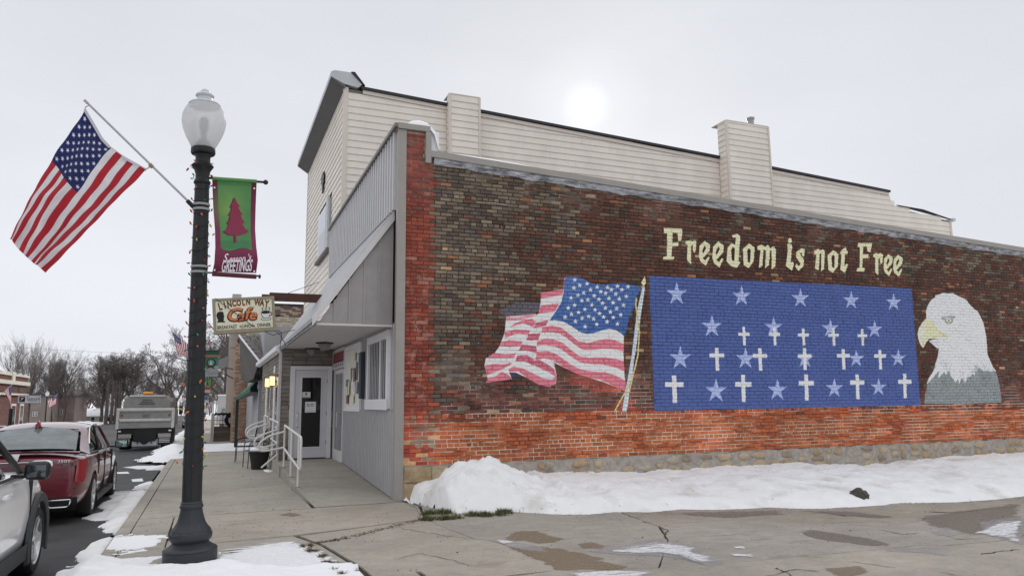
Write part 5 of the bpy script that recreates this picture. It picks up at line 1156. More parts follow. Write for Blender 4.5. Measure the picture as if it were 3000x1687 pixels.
for i, ch in enumerate(word):
    if ch == ' ': continue
    u = us[i]; v = .74-.30*u*u-.03*(u<0); a = math.atan2(-.6*u*Hd*.5*.7, Wd*.5)*1.1; ux2 = uxs*math.cos(a)+uys*math.sin(a); uy2 = -uxs*math.sin(a)+uys*math.cos(a)
    sz = .168+.03*u*u*2
    text('sign_letter', ch, sz*1.0, GOLD, sp(u, v-.03, .126), ux2, uy2, sb_, xs=.66, off=.010, depth=.0005); text('sign_letter', ch, sz*.98, BRN, sp(u, v, .128), ux2, uy2, sb_, xs=.6, off=.004, depth=.0005)
for (o_, m_, off, d) in (((-.012,-.03), MRN, .022, .126), ((0,0), ORG, .004, .129), ((.006,.02), PEAC, -.004, .131)):
    for (ch, u, v, s2) in (('C',-.36,.0,.36),('a',-.13,-.06,.30),('f',.06,.03,.35),('e',.25,-.04,.30)):
        if m_ is PEAC: 
            continue
        text('sign_letter', ch, s2, m_, sp(u+o_[0], v+o_[1], d), uxs, uys, sb_, shear=.25, off=off, xs=1.08, depth=.0005)
for (wd_, u) in (('BREAKFAST',-.57),('LUNCH',.06),('DINNER',.61)): text('sign_lettering', wd_, {'BREAKFAST':.098,'LUNCH':.094,'DINNER':.098}[wd_], BLK, sp(u, -.66, .127), uxs, uys, sb_, xs=.74, off=.002, depth=.0005)
for u in (-.155, .28, .93): 
    c_ = sp(u, -.66+.04*(u>0.5), .127); k = MB(); k.prism([c_ + uxs*.018*math.cos(t*.785)+uys*.018*math.sin(t*.785) for t in range(8)], (0,-.002,0)); k.build('sign_dot', REDD, sb_)
sil = [(-.88,-.36),(-.84,-.22),(-.87,-.12),(-.89,.05),(-.86,.2),(-.78,.26),(-.68,.24),(-.655,.12),(-.66,.06),(-.635,-.02),(-.655,-.05),(-.65,-.1),(-.66,-.13),(-.655,-.2),(-.68,-.26),(-.64,-.3),(-.62,-.38),(-.75,-.36)]
k = MB(); k.prism([sp(u,v,.126) for u, v in sil], (0,-.002,0)); k.build('silhouette', BLK, sb_)
def disc(u, v, ru, rv_, m_, d, nm, h=.002): k = MB(); k.prism([sp(u+ru*math.cos(t), v+rv_*math.sin(t), d) for t in np.linspace(0, 6.28, 19)[:-1]], (0,-h,0)); return k.build(nm, m_, sb_)
WSP = mat('white_sign_paint', C(222,222,220,1.4), .5)
disc(.69,-.3,.17,.1,BLK,.1255,'saucer'); disc(.69,-.295,.15,.075,WSP,.128,'saucer_fill')
disc(.845,-.03,.055,.12,BLK,.1255,'cup_handle'); disc(.845,-.03,.03,.07,WSP,.128,'cup_handle_gap')
k = MB(); k.prism([sp(u,v,.131) for u, v in ((.53,.08),(.85,.08),(.82,-.12),(.77,-.28),(.61,-.28),(.56,-.12))], (0,-.002,0)); k.build('cup_outline', BLK, sb_)
k = MB(); k.prism([sp(u,v,.134) for u, v in ((.545,.06),(.835,.06),(.805,-.12),(.76,-.25),(.62,-.25),(.575,-.12))], (0,-.002,0)); k.build('cup', WSP, sb_)
disc(.69,.08,.145,.09,BLK,.137,'coffee')
k = MB()
for u in (.58,.69,.8): k.tube([sp(u,.2,.14), sp(u+.03,.25,.14), sp(u-.01,.3,.14), sp(u+.04,.36,.14)], .006, 4)
k.build('steam', BLK, sb_, kind='stuff')
# beam and guys
b0 = onY(806,873,SY); b1 = Vector((2.95, SY, 2.9+.98)); 
bz = onY(860,870,SY).z
k = MB(); k.box((onY(823,0,SY).x, SY-.06, onY(900,885,SY).z), (2.95, SY+.06, onY(900,862,SY).z)); k.tube([(onY(806,0,SY).x-.03, SY, bz-.0), (onY(823,0,SY).x+.05, SY, bz)], .035, 8); k.build('support_beam', RUST, sb_)
k = MB(); k.tube([sp(1.0,-.1,0), sp(1.0,-.1,0)+Vector((.1,0,.0))], .02, 6); k.build('bracket', BLACK, sb_)
k = MB(); k.tube([sp(-.9,1.02,.14), sp(.2,-.62,.15), sp(.9,-1.25,.0), (XF-.6, SY+.3, 3.9-.55)], .006, 4); k.build('guy_wire', BLACK, sb_)
k = MB(); k.tube([sp(.98,-1.0,0), sp(1.12,-1.2,0), sp(1.2,-1.8,0)+Vector((.1,.3,0))], .008, 4); k.tube([sp(1.05,-.95,0), sp(1.2,-1.15,0), sp(1.0,-1.9,0)+Vector((.1,.3,0))], .008, 4); k.build('hanging_wire', BLACK, sb_, kind='stuff')
k = MB(); k.tube([(onY(868,0,SY).x, SY, onY(868,862,SY).z), onY(905,833,SY)+Vector((.4,1.5,.3))], .006, 4); k.build('guy_wire', BLACK, sb_)
# ================================================================== STREET LAMP IN THE FOREGROUND
LX, LY = -.11, 8.68
LAMPM = mat('dark_blue_grey_cast_iron', C(42,46,52,1.0), .5, .1, 20, bump=.15, bscale=60)
LAMPB = mat('black_cast_iron', C(22,23,26,1.0), .5, .1, 20, bump=.2, bscale=60)
GLOBE = bpy.data.materials.new('frosted_globe'); GLOBE.use_nodes = True
def _globe():
    N = GLOBE.node_tree.nodes; L = GLOBE.node_tree.links; B = N['Principled BSDF']; B.inputs['Base Color'].default_value = (.84,.85,.86,1); B.inputs['Roughness'].default_value = .35
    t = N.new('ShaderNodeBsdfTranslucent'); t.inputs[0].default_value = (.86,.87,.88,1); tr_ = N.new('ShaderNodeBsdfTransparent'); a = N.new('ShaderNodeMixShader'); b = N.new('ShaderNodeMixShader'); a.inputs[0].default_value = .72; b.inputs[0].default_value = .25
    L.new(B.outputs[0], a.inputs[1]); L.new(t.outputs[0], a.inputs[2]); L.new(a.outputs[0], b.inputs[1]); L.new(tr_.outputs[0], b.inputs[2]); L.new(b.outputs[0], N['Material Output'].inputs[0])
_globe()
def make_lamp(detail=True):
    p = empty('street_lamp', (LX, LY, 0), 'nearest street lamp, tall dark fluted post with frosted acorn globe and coloured lights', 'street lamp', 'acorn street lamps along the street')
    n = 48 if detail else 12; nr = 12 if detail else 0
    c = (LX, LY, 0)
    k = MB(); k.lathe(c, [(.262,-0.140),(.262,-0.020),(.266,0.088),(.262,0.104),(.268,0.114),(.262,0.125),(.235,0.141),(.205,0.158),(.185,0.176),(.178,0.185)], n); k.build('base', LAMPM, p, smooth=True)
    k = MB(); k.lathe(c, [(.176,0.180),(.186,0.198),(.205,0.220),(.212,0.246),(.211,0.273),(.2,0.290),(.195,0.295)], n); k.build('base_moulding', LAMPM, p, smooth=True)
    k = MB(); k.lathe(c, [(.196,0.295),(.186,0.317),(.16,0.348),(.137,0.387),(.12,0.440),(.108,0.493),(.103,0.528)], n, .025 if detail else 0, nr); k.build('flared_plinth', LAMPM, p, smooth=True)
    k = MB(); k.lathe(c, [(.1,0.524),(.113,0.532),(.117,0.546),(.113,0.559),(.104,0.572),(.108,0.585),(.098,0.598)], n); k.build('collar', LAMPM, p, smooth=True)
    k = MB(); k.lathe(c, [(.0945,0.594),(.094,1.000),(.086,2.400),(.077,3.600),(.073,4.050)], n, .035 if detail else 0, nr); k.build('shaft', LAMPB, p, smooth=True)
    k = MB(); k.lathe(c, [(.074,4.04),(.088,4.05),(.09,4.07),(.074,4.09),(.07,4.14),(.085,4.2),(.108,4.235),(.117,4.25),(.108,4.27),(.08,4.29),(.078,4.35),(.09,4.38),(.122,4.39),(.13,4.405),(.128,4.455),(.12,4.46)], n); k.build('capital', LAMPB, p, smooth=True)
    k = MB(); k.lathe(c, [(.118,4.455),(.15,4.52),(.19,4.6),(.222,4.69),(.235,4.77),(.228,4.85),(.2,4.92),(.178,4.95),(.165,4.965)], n); k.F = k.F[:-2]; k.build('globe', GLOBE, p, smooth=True)
    k = MB(); k.lathe(c, [(.165,4.962),(.172,4.97),(.165,4.985),(.12,5.0),(.085,5.015),(.08,5.06),(.098,5.075),(.1,5.085),(.085,5.105),(.045,5.115),(.045,5.14),(.03,5.16),(.01,5.17)], n); k.build('globe_cap', mat('grey_translucent_cap', C(196,198,202,1.1), .3), p, smooth=True)
    if detail:
        k = MB(); k.lathe(c, [(.1,4.46),(.1,4.48),(.05,4.56),(.03,4.57),(.03,4.66),(.05,4.68),(.05,4.79),(.03,4.82)], 16); k.build('bulb_fitting', mat('lamp_fitting', C(120,120,118,1.2), .5), p, smooth=True)
    return p
lamp = make_lamp()
# metal strap bands
for zz in (onY(585,600,LY).z, onY(585,614,LY).z, onY(570,781,LY).z, onY(570,797,LY).z):
    k = MB(); k.lathe((LX, LY, zz), [(.088,-.012),(.09,-.012),(.09,.012),(.088,.012)], 24); k.build('strap_band', mat('clear_zip_strap', C(150,150,150,1.1), .4), lamp, smooth=True)
LEAN = -.019; lamp.rotation_euler = (0, LEAN, 0)
# ---- coloured string lights
sl2 = empty('string_lights', (LX, LY, 1.0), 'string of multicoloured holiday lights wound round the nearest lamp post', 'string lights')
GRW = mat('dark_green_wire', C(26,36,28), .6)
turns = 25; zA, zB = .92, 4.3; N_ = turns*16; pts = []
rs = random.Random(21)
def lampr(z): return float(np.interp(z, [.6,1,2.4,3.6,4.05,4.25,4.35], [.1,.098,.09,.081,.078,.118,.085]))
for i in range(N_+1):
    t = i/N_; a = t*turns*2*math.pi; z = zA + (zB-zA)*t + .03*math.sin(a*1.0) + .02*math.sin(i*.37); r_ = lampr(z)+.006+.004*math.sin(i*.9); pts.append(Vector((LX+r_*math.cos(a), LY+r_*math.sin(a), z)))
k = MB(); k.tube(pts, .0035, 4); k.build('wire', GRW, sl2)
BULBC = [('orange',(236,120,50)),('green',(52,150,96)),('yellow',(214,206,70)),('red',(190,50,44)),('blue',(42,56,140)),('orange',(240,134,60))]
BM = [mat('%s_bulb' % n_, C(*[v*.9 for v in c_], .85), .3, emit=(C(*c_), .08)) for n_, c_ in BULBC]
bulb_mesh = {}
def bulbmesh(i):
    if i in bulb_mesh: return bulb_mesh[i]
    k = MB(); k.lathe((0,0,0), [(.004,0),(.008,.008),(.0105,.018),(.008,.032),(.001,.045)], 7); me = bpy.data.meshes.new('bulb'); me.from_pydata(k.V, [], k.F); me.materials.append(BM[i]); me.polygons.foreach_set('use_smooth', [True]*len(me.polygons)); bulb_mesh[i] = me; return me
for j in range(0, 95):
    i = int( j*N_/95+rs.uniform(-.6,.6)); i = max(1, min(N_-1, i)); p = pts[i]; o = bpy.data.objects.new('bulb', bulbmesh((j*5+rs.randrange(2)) % 6)); link(o, sl2)
    out = Vector((p.x-LX, p.y-LY, 0)).normalized(); ext = rs.uniform(.0,.012) + (.03 if rs.random() < .12 else 0)
    d = (out*rs.uniform(.25,1.1) + Vector((rs.uniform(-.5,.5), rs.uniform(-.5,.5), rs.uniform(-.9,.9)))).normalized()
    o.location = p + out*(.004+ext) - sl2.location; o.rotation_euler = d.to_track_quat('Z', 'Y').to_euler(); s_ = rs.uniform(.75, 1.1); o.scale = (s_,)*3
sl2.rotation_euler = (0, LEAN, 0); sl2.location.x += LEAN*1.0
# ---- printed flag
def flag_raster(w=760, h=400):
    r_ = Raster(w, h, (0,0,0,1)); sh = h/13
    for i in range(13): r_.poly([(0,h-(i+1)*sh),(w,h-(i+1)*sh),(w,h-i*sh),(0,h-i*sh)], (178,46,58) if i % 2 == 0 else (222,222,224))
    r_.poly([(0,h-7*sh),(w*.4,h-7*sh),(w*.4,h),(0,h)], (42,48,98))
    for row in range(9):
        for c in range(6 if row % 2 == 0 else 5):
            x = w*.4*((c+.5)/6 if row % 2 == 0 else (c+1)/6); y = h-7*sh*(row+.75)/9.5-2; r_.poly(star_pts(x, y, 12, 0, .4), (222,222,226))
    return r_.image('flag_print')
FLIMG = flag_raster(); FLAGM = print_mat('flag_cloth', FLIMG, .8, .45, 1.15)
def coons(top, bot, left, right, nu, nv):
    """top: hoist-top to fly-top; bot: hoist-bottom to fly-bottom; left: hoist edge top->bottom; right: fly edge top->bottom (2D)"""
    def at(P, t):
        P = [Vector(p) for p in P]; L_ = [0]
        for a, b in zip(P[:-1], P[1:]): L_.append(L_[-1]+(b-a).length)
        s_ = t*L_[-1]
        for i in range(len(P)-1):
            if s_ <= L_[i+1]+1e-9:
                u = (s_-L_[i])/max(1e-9, L_[i+1]-L_[i])
                return P[i].lerp(P[i+1], u)
        return P[-1]
    G = []
    for j in range(nv+1):
        v = j/nv
        for i in range(nu+1):
            u = i/nu; p = (1-v)*at(top, u)+v*at(bot, u)+(1-u)*at(left, v)+u*at(right, v)-((1-u)*(1-v)*at(top,0)+u*(1-v)*at(top,1)+(1-u)*v*at(bot,0)+u*v*at(bot,1)); G.append((p, u, v))
    return G
def fc(x, y): return (x*.4139, 250+y*.4139)
top = [fc(*p) for p in ((600,175),(480,350),(350,540),(250,690),(170,850),(110,970),(62,1082))]
bot = [fc(*p) for p in ((1032,600),(940,690),(850,790),(750,910),(640,1020),(500,1160),(320,1325))]
lef = [fc(*p) for p in ((600,175),(660,275),(720,380),(780,445),(870,510),(960,560),(1032,600))]
rig = [fc(*p) for p in ((62,1082),(100,1100),(130,1160),(160,1190),(205,1230),(240,1262),(285,1290),(320,1325))]
nu, nv = 48, 30; G = coons(top, bot, lef, rig, nu, nv); V = []; UV = []
fl = empty('american_flag', (onY(567,603,LY).x, LY, onY(567,603,LY).z), 'large American flag hanging from a pole strapped to the nearest lamp post', 'flag', 'American flags along the street')
for p, u, v in G:
    q = onY(p.x, p.y, LY); q.y += .075*math.sin(v*9+u*3.2)*min(1, u*2+.15) + .035*math.sin(v*19-u*5)*(.3+u) + .03*math.sin(u*14+v*6)*(1-u) + .012*math.sin(u*33+v*17); V.append(q); UV.append((u, 1-v))
F = [(j*(nu+1)+i, j*(nu+1)+i+1, (j+1)*(nu+1)+i+1, (j+1)*(nu+1)+i) for j in range(nv) for i in range(nu)]
mesh('flag_cloth', [v-fl.location for v in V], F, FLAGM, fl, True, uvs=UV)
hem = [onY(*fc(*p), LY)+Vector((.0,-.012,0)) for p in ((600,175),(660,275),(720,380),(780,445),(870,510),(960,560),(1032,600))]
k = MB(); hw2 = .014
for a, b in zip(hem[:-1], hem[1:]):
    d = (b-a).normalized(); nn = Vector((-d.z, 0, d.x))*hw2; k.add([a-nn, b-nn, b+nn, a+nn, a-nn+Vector((0,.022,0)), b-nn+Vector((0,.022,0)), b+nn+Vector((0,.022,0)), a+nn+Vector((0,.022,0))], [(0,1,2,3),(4,5,6,7),(0,1,5,4),(3,2,6,7)])
k.build('header_tape', mat('canvas_header', C(176,174,178,1.4), .8), fl)
pa = onY(563,601,LY); pb = onY(257,303,LY)
k = MB(); k.tube([pa, pb], .0125, 10); k.tube([pb, pb+(pb-pa).normalized()*.045], .016, 8); k.build('pole', mat('pale_flag_pole', C(176,176,182,1.1), .35), fl, smooth=True)
for t in (0,):
    a = onY(262,308,LY); b = onY(249,324,LY); k = MB(); k.tube([a, (a+b)/2+Vector((-.02,0,0)), b], .005, 5); k.build('ring', BRASS, fl)
    a = onY(443,486,LY); b = onY(427,497,LY); k = MB(); k.tube([a, b], .006, 5); k.tube([a-Vector((.015,0,-.015)), a+Vector((.015,0,-.015))], .022, 8); k.build('ring', BRASS, fl)
k = MB(); k.tube([onY(549,588,LY), onY(572,612,LY)], .024, 8); k.tube([onY(566,604,LY), Vector((LX-.05, LY, onY(566,604,LY).z-.02))], .016, 6); k.build('pole_bracket', BLACK, fl)
# ---- season's greetings banner
bn = empty('holiday_banner', (LX, LY, 4.0), "maroon and green Season's Greetings banner with a fir tree, on the nearest lamp post", 'banner', 'banners hanging from the lamp posts')
def bc(x, y): return (480+x*.428, 220+y*.428)
nb_, mb_ = 10, 30; V = []; UV = []
Lb = [(330,700),(338,900),(350,1060),(352,1180),(345,1290),(333,1345)]; Rb = [(636,722),(630,900),(626,1050),(632,1180),(642,1270),(632,1355)]
def lerpP(P, t): s_ = t*(len(P)-1); i = min(int(s_), len(P)-2); f_ = s_-i; return (P[i][0]*(1-f_)+P[i+1][0]*f_, P[i][1]*(1-f_)+P[i+1][1]*f_)
def bpt(u, v, d=0):
    a = lerpP(Lb, v); b = lerpP(Rb, v); x, y = bc(a[0]*(1-u)+b[0]*u, a[1]*(1-u)+b[1]*u); q = onY(x, y, LY); q.y += .045*math.sin(v*6.3)*(.4+.6*u) - d; return q
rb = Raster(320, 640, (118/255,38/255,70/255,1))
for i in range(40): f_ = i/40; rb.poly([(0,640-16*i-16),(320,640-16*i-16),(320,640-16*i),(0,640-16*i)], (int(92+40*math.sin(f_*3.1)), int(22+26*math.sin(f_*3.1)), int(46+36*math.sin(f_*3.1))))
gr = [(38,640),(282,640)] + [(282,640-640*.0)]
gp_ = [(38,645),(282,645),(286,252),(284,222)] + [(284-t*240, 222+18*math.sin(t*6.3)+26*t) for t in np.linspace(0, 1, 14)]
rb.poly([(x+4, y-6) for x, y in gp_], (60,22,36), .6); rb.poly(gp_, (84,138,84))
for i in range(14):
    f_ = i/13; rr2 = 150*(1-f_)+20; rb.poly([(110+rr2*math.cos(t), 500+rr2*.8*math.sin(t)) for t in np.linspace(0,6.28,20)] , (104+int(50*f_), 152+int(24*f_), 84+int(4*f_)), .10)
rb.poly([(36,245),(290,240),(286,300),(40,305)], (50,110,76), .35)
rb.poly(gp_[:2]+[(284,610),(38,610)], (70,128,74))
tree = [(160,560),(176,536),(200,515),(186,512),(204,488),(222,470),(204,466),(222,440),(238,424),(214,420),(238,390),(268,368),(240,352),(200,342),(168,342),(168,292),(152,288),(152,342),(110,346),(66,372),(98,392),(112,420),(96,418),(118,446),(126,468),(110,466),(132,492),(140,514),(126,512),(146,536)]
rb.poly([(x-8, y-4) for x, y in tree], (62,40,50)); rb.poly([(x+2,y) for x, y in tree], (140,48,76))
ST = (222,216,220)
for i in range(22): rb.line([(52+i*10.4, 238+12*math.sin(i/22*6.3)+22*i/22), (57+i*10.4, 238+12*math.sin((i+.5)/22*6.3)+22*i/22)], 1.6, (180,206,170), .8) if False else None
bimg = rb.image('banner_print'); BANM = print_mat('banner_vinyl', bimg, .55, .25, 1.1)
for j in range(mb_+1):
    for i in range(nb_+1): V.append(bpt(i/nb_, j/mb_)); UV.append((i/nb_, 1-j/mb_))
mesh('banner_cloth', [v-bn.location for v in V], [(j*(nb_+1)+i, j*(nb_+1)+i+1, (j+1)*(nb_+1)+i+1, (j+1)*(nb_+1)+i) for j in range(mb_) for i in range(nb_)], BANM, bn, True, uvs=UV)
WPR = mat('white_banner_print', C(226,220,224,1.2), .6)
def btext(s_, size, u, v, xs, shear=0, off=0, sp_=1.):
    o_ = bpt(u, v, .006); ux_ = (bpt(min(1,u+.3), v)-bpt(u-.3, v)); uy_ = bpt(u, v-.05)-bpt(u, v+.05); ux_.y *= 1; n_ = ux_.cross(uy_)
    return text('banner_lettering', s_, size, WPR, o_, ux_, uy_, bn, shear=shear, xs=xs, off=off, sp=sp_, depth=.0005)
btext('S', .125, .24, .745, .75, .35, .001); btext('eason', .095, .52, .765, .78, .35, .001); btext("'s", .095, .80, .755, .75, .35, .001)
btext('GREETINGS', .185, .54, .892, .335, 0, .004)
k = MB(); k.tube([onY(*bc(300,704),LY), onY(*bc(690,734),LY)], .014, 8); k.build('rod', BLACK, bn)
bm = MB(); q = onY(*bc(697,734),LY); bm.lathe(q, [(.005,-.03),(.024,-.018),(.03,0),(.024,.018),(.005,.03)], 12); bm.build('rod_end_ball', BLACK, bn, smooth=True)
k = MB(); k.tube([onY(*bc(332,708),LY), onY(*bc(636,728),LY)], .021, 10); k.build('banner_sleeve', mat('green_sleeve', C(84,136,72,1.2), .6), bn, smooth=True)
k = MB(); k.tube([onY(*bc(330,1360),LY), onY(*bc(634,1380),LY)], .026, 10); k.build('banner_sleeve', mat('maroon_sleeve', C(84,26,40,1.1), .6), bn, smooth=True)
k = MB(); k.tube([onY(*bc(280,1350),LY), onY(*bc(665,1377),LY)], .010, 8); k.tube([onY(*bc(655,1366),LY), onY(*bc(655,1392),LY)], .012, 6); k.build('rod', BLACK, bn)
for (u, v) in ((.045,.07),(.95,.06),(.04,.965),(.95,.975)):
    q = bpt(u, v, .006); k = MB(); k.prism([q+Vector((.011*math.cos(t*.785), 0, .011*math.sin(t*.785))) for t in range(8)], (0,-.003,0)); k.build('grommet', WPR, bn)
# ================================================================== VEHICLES
def hide_out(me_o): pass
def cutter(body, prims):
    """carve prims (MB, body coordinates) out of a body mesh"""
    o = mesh('tmp', prims.V, prims.F, None); bm = bmesh.new(); bm.from_mesh(o.data); bmesh.ops.recalc_face_normals(bm, faces=bm.faces); bm.to_mesh(o.data); bm.free()
    par = body.parent; body.parent = None; loc = body.location.copy()
    md = body.modifiers.new('b', 'BOOLEAN'); md.object = o; md.operation = 'DIFFERENCE'; md.solver = 'EXACT'
    bpy.context.view_layer.update(); dg = bpy.context.evaluated_depsgraph_get(); me = bpy.data.meshes.new_from_object(body.evaluated_get(dg)); body.modifiers.clear(); old = body.data; body.data = me; bpy.data.objects.remove(o); body.parent = par
    me.polygons.foreach_set('use_smooth', [True]*len(me.polygons)); me.set_sharp_from_angle(angle=R(38))
def loft_body(secs, subdiv=1):
    """secs: list of (y, [(x,z)...half profile bottom->top centre]); mirrored closed loft, smoothed"""
    n = len(secs[0][1]); V = []; F = []
    ring = []
    for (y, P) in secs:
        row = [(x, y, z) for x, z in P] + [(-x, y, z) for x, z in P[::-1] if x > 1e-6]
        row = [p for i, p in enumerate(row)]
        ring.append(len(row)); V += row
    m_ = ring[0]
    for i in range(len(secs)-1):
        for j in range(m_): F.append((i*m_+j, i*m_+(j+1) % m_, (i+1)*m_+(j+1) % m_, (i+1)*m_+j))
    F.append(tuple(range(m_))[::-1]); F.append(tuple((len(secs)-1)*m_+j for j in range(m_)))
    bm = bmesh.new(); vs = [bm.verts.new(v) for v in V]
    for f in F: bm.faces.new([vs[i] for i in f])
    bmesh.ops.recalc_face_normals(bm, faces=bm.faces)
    if subdiv:
        me = bpy.data.meshes.new('t'); bm.to_mesh(me); bm.free(); o = bpy.data.objects.new('t', me); COL.objects.link(o); md = o.modifiers.new('s', 'SUBSURF'); md.levels = subdiv; md.render_levels = subdiv
        bpy.context.view_layer.update(); dg = bpy.context.evaluated_depsgraph_get(); me2 = bpy.data.meshes.new_from_object(o.evaluated_get(dg)); bpy.data.objects.remove(o)
        V = [tuple(v.co) for v in me2.vertices]; F = [tuple(p.vertices) for p in me2.polygons]; bpy.data.meshes.remove(me2); return V, F
    V = [tuple(v.co) for v in bm.verts]; bm.verts.index_update(); F = [tuple(v.index for v in f.verts) for f in bm.faces]; bm.free(); return V, F
def wheel(parent, x, y, r, w, side, spokes=10, rimcol=CHROME, rr_=.72, two=False):
    """tyre with shoulders, rim and spokes; side +1 = +X face outward; parent coordinates"""
    wh = bpy.data.objects.new('wheel', None); link(wh, parent); wh.location = (x, y, r); wh.empty_display_size = .1
    def lat(prof, n=36):
        V = []; F = []
        for (rad, xx) in prof:
            for k_ in range(n): a = 2*math.pi*k_/n; V.append((xx*side, rad*math.cos(a), rad*math.sin(a)))
        for i in range(len(prof)-1):
            for k_ in range(n): F.append((i*n+k_, i*n+(k_+1) % n, (i+1)*n+(k_+1) % n, (i+1)*n+k_))
        return V, F
    V, F = lat([(r*rr_,-w/2),(r*.93,-w/2),(r*.99,-w*.38),(r,-w*.2),(r,w*.2),(r*.99,w*.38),(r*.93,w/2),(r*.8,w*.52),(r*rr_,w*.48)]); mb_local(V, F, 'tyre', RUBBER, wh)
    V, F = lat([(r*rr_,w*.47),(r*rr_*.96,w*.49),(r*rr_*.9,w*.40),(r*rr_*.88,w*.1)]); mb_local(V, F, 'rim', rimcol, wh)
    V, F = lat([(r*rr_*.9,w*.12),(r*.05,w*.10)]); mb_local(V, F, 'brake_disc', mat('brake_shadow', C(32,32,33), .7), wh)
    for s_ in range(spokes):
        a = 2*math.pi*s_/spokes; k = MB(); c, s2 = math.cos(a), math.sin(a); wd = r*.055 if not two else r*.1
        q = []
        for (rad, ww, xx) in ((r*.1, wd*.8, w*.36), (r*rr_*.93, wd*1.1, w*.45)):
            for sg in (-1, 1): q.append((xx*side, rad*c-sg*ww*s2, rad*s2+sg*ww*c)); q.append(((xx-.03)*side, rad*c-sg*ww*s2, rad*s2+sg*ww*c))
        mb_local(q, [(0,2,6,4),(1,3,7,5),(0,1,5,4),(2,3,7,6),(0,1,3,2),(4,5,7,6)], 'spoke', rimcol if not two or s_ % 1 == 0 else BLACK, wh, smooth=False)
    V, F = lat([(r*.14,w*.34),(r*.13,w*.42),(r*.02,w*.44)], 14); mb_local(V, F, 'hub', rimcol, wh)
    return wh
def glassmesh(name, quads, material, parent, th=.0): return mb_local([v for q in quads for v in q], [tuple(range(i*4, i*4+4)) for i in range(len(quads))], name, material, parent, smooth=False)
# --- burgundy sedan
BURG = mat('burgundy_car_paint', C(102,24,38,1.12), .28, 0, 1, coat=1., spec=.6); BURGD = mat('dark_trim_plastic', C(26,26,28), .5)
TINT = mat('car_glass', C(38,44,46,1.), .04, spec=1.); REARG = mat('rear_glass_sky_sheen', C(104,114,116,.9), .15, .35, 3.5, spec=.5)  # rear glass: pale mottled base colour carries the sky's reflection
SXc, SYc = -2.60, 15.36; SGZ = -.135
sedan = empty('red_sedan', (SXc, SYc, SGZ), 'burgundy four-door sedan parked at the kerb, seen from behind, with a diamond roof aerial', 'car', 'cars parked at the kerb')
def prof(w, zb, zs, zt, tuck=.0):
    return [(0,zb),(w*.82,zb),(w*.93,zb+.05),(w*.985,zb+.22),(w*1.0,zb+.34),(w*.995,zs-.14),(w*.965,zs-.03),(w*.88,zs+.015),(w*.5,zt-.005),(0,zt)]
secs = [(-2.44,prof(.70,.40,.86,.90)),(-2.42,prof(.78,.30,.93,.985)),(-2.33,prof(.855,.24,.97,1.03)),(-2.1,prof(.905,.22,.975,1.045)),(-1.7,prof(.93,.21,.975,1.05)),(-1.2,prof(.94,.2,.97,1.0)),(-.5,prof(.94,.2,.955,.97)),(.4,prof(.94,.2,.94,.96)),(1.0,prof(.935,.2,.925,.985)),(1.5,prof(.925,.21,.90,.95)),(2.0,prof(.89,.22,.82,.87)),(2.35,prof(.80,.25,.68,.76)),(2.47,prof(.66,.32,.60,.66))]
V, F = loft_body(secs, 2)
sbody = mb_local(V, F, 'body', BURG, sedan)
k = MB()
for sx in (-1, 1):
    for yy in (-1.47, 1.48):
        n0 = len(k.V); n = 28; k.V += [(sx*.62, yy+.375*math.cos(2*math.pi*i/n), .335+.375*math.sin(2*math.pi*i/n)) for i in range(n)] + [(sx*1.1, yy+.375*math.cos(2*math.pi*i/n), .335+.375*math.sin(2*math.pi*i/n)) for i in range(n)]
        k.F += [tuple(n0+i for i in range(n)), tuple(n0+n+i for i in range(n))[::-1]] + [(n0+i, n0+(i+1) % n, n0+n+(i+1) % n, n0+n+i) for i in range(n)]
cutter(sbody, k)
def gh(w, z0, z1, wt): return [(0,z0),(w,z0),(w-.02,z0+.06),(wt+.03,z1-.1),(wt-.06,z1-.02),(wt*.5,z1+.01),(0,z1+.015)]
gsec = [(-1.62,gh(.70,.99,1.03,.66)),(-1.45,gh(.76,.97,1.12,.68)),(-1.05,gh(.80,.95,1.30,.64)),(-.65,gh(.82,.95,1.41,.62)),(-.2,gh(.83,.94,1.445,.62)),(.25,gh(.83,.93,1.44,.63)),(.6,gh(.82,.92,1.36,.64)),(1.0,gh(.80,.93,1.17,.68)),(1.35,gh(.76,.93,1.0,.7))]
V, F = loft_body(gsec, 1); mb_local(V, F, 'cabin_glass', TINT, sedan)
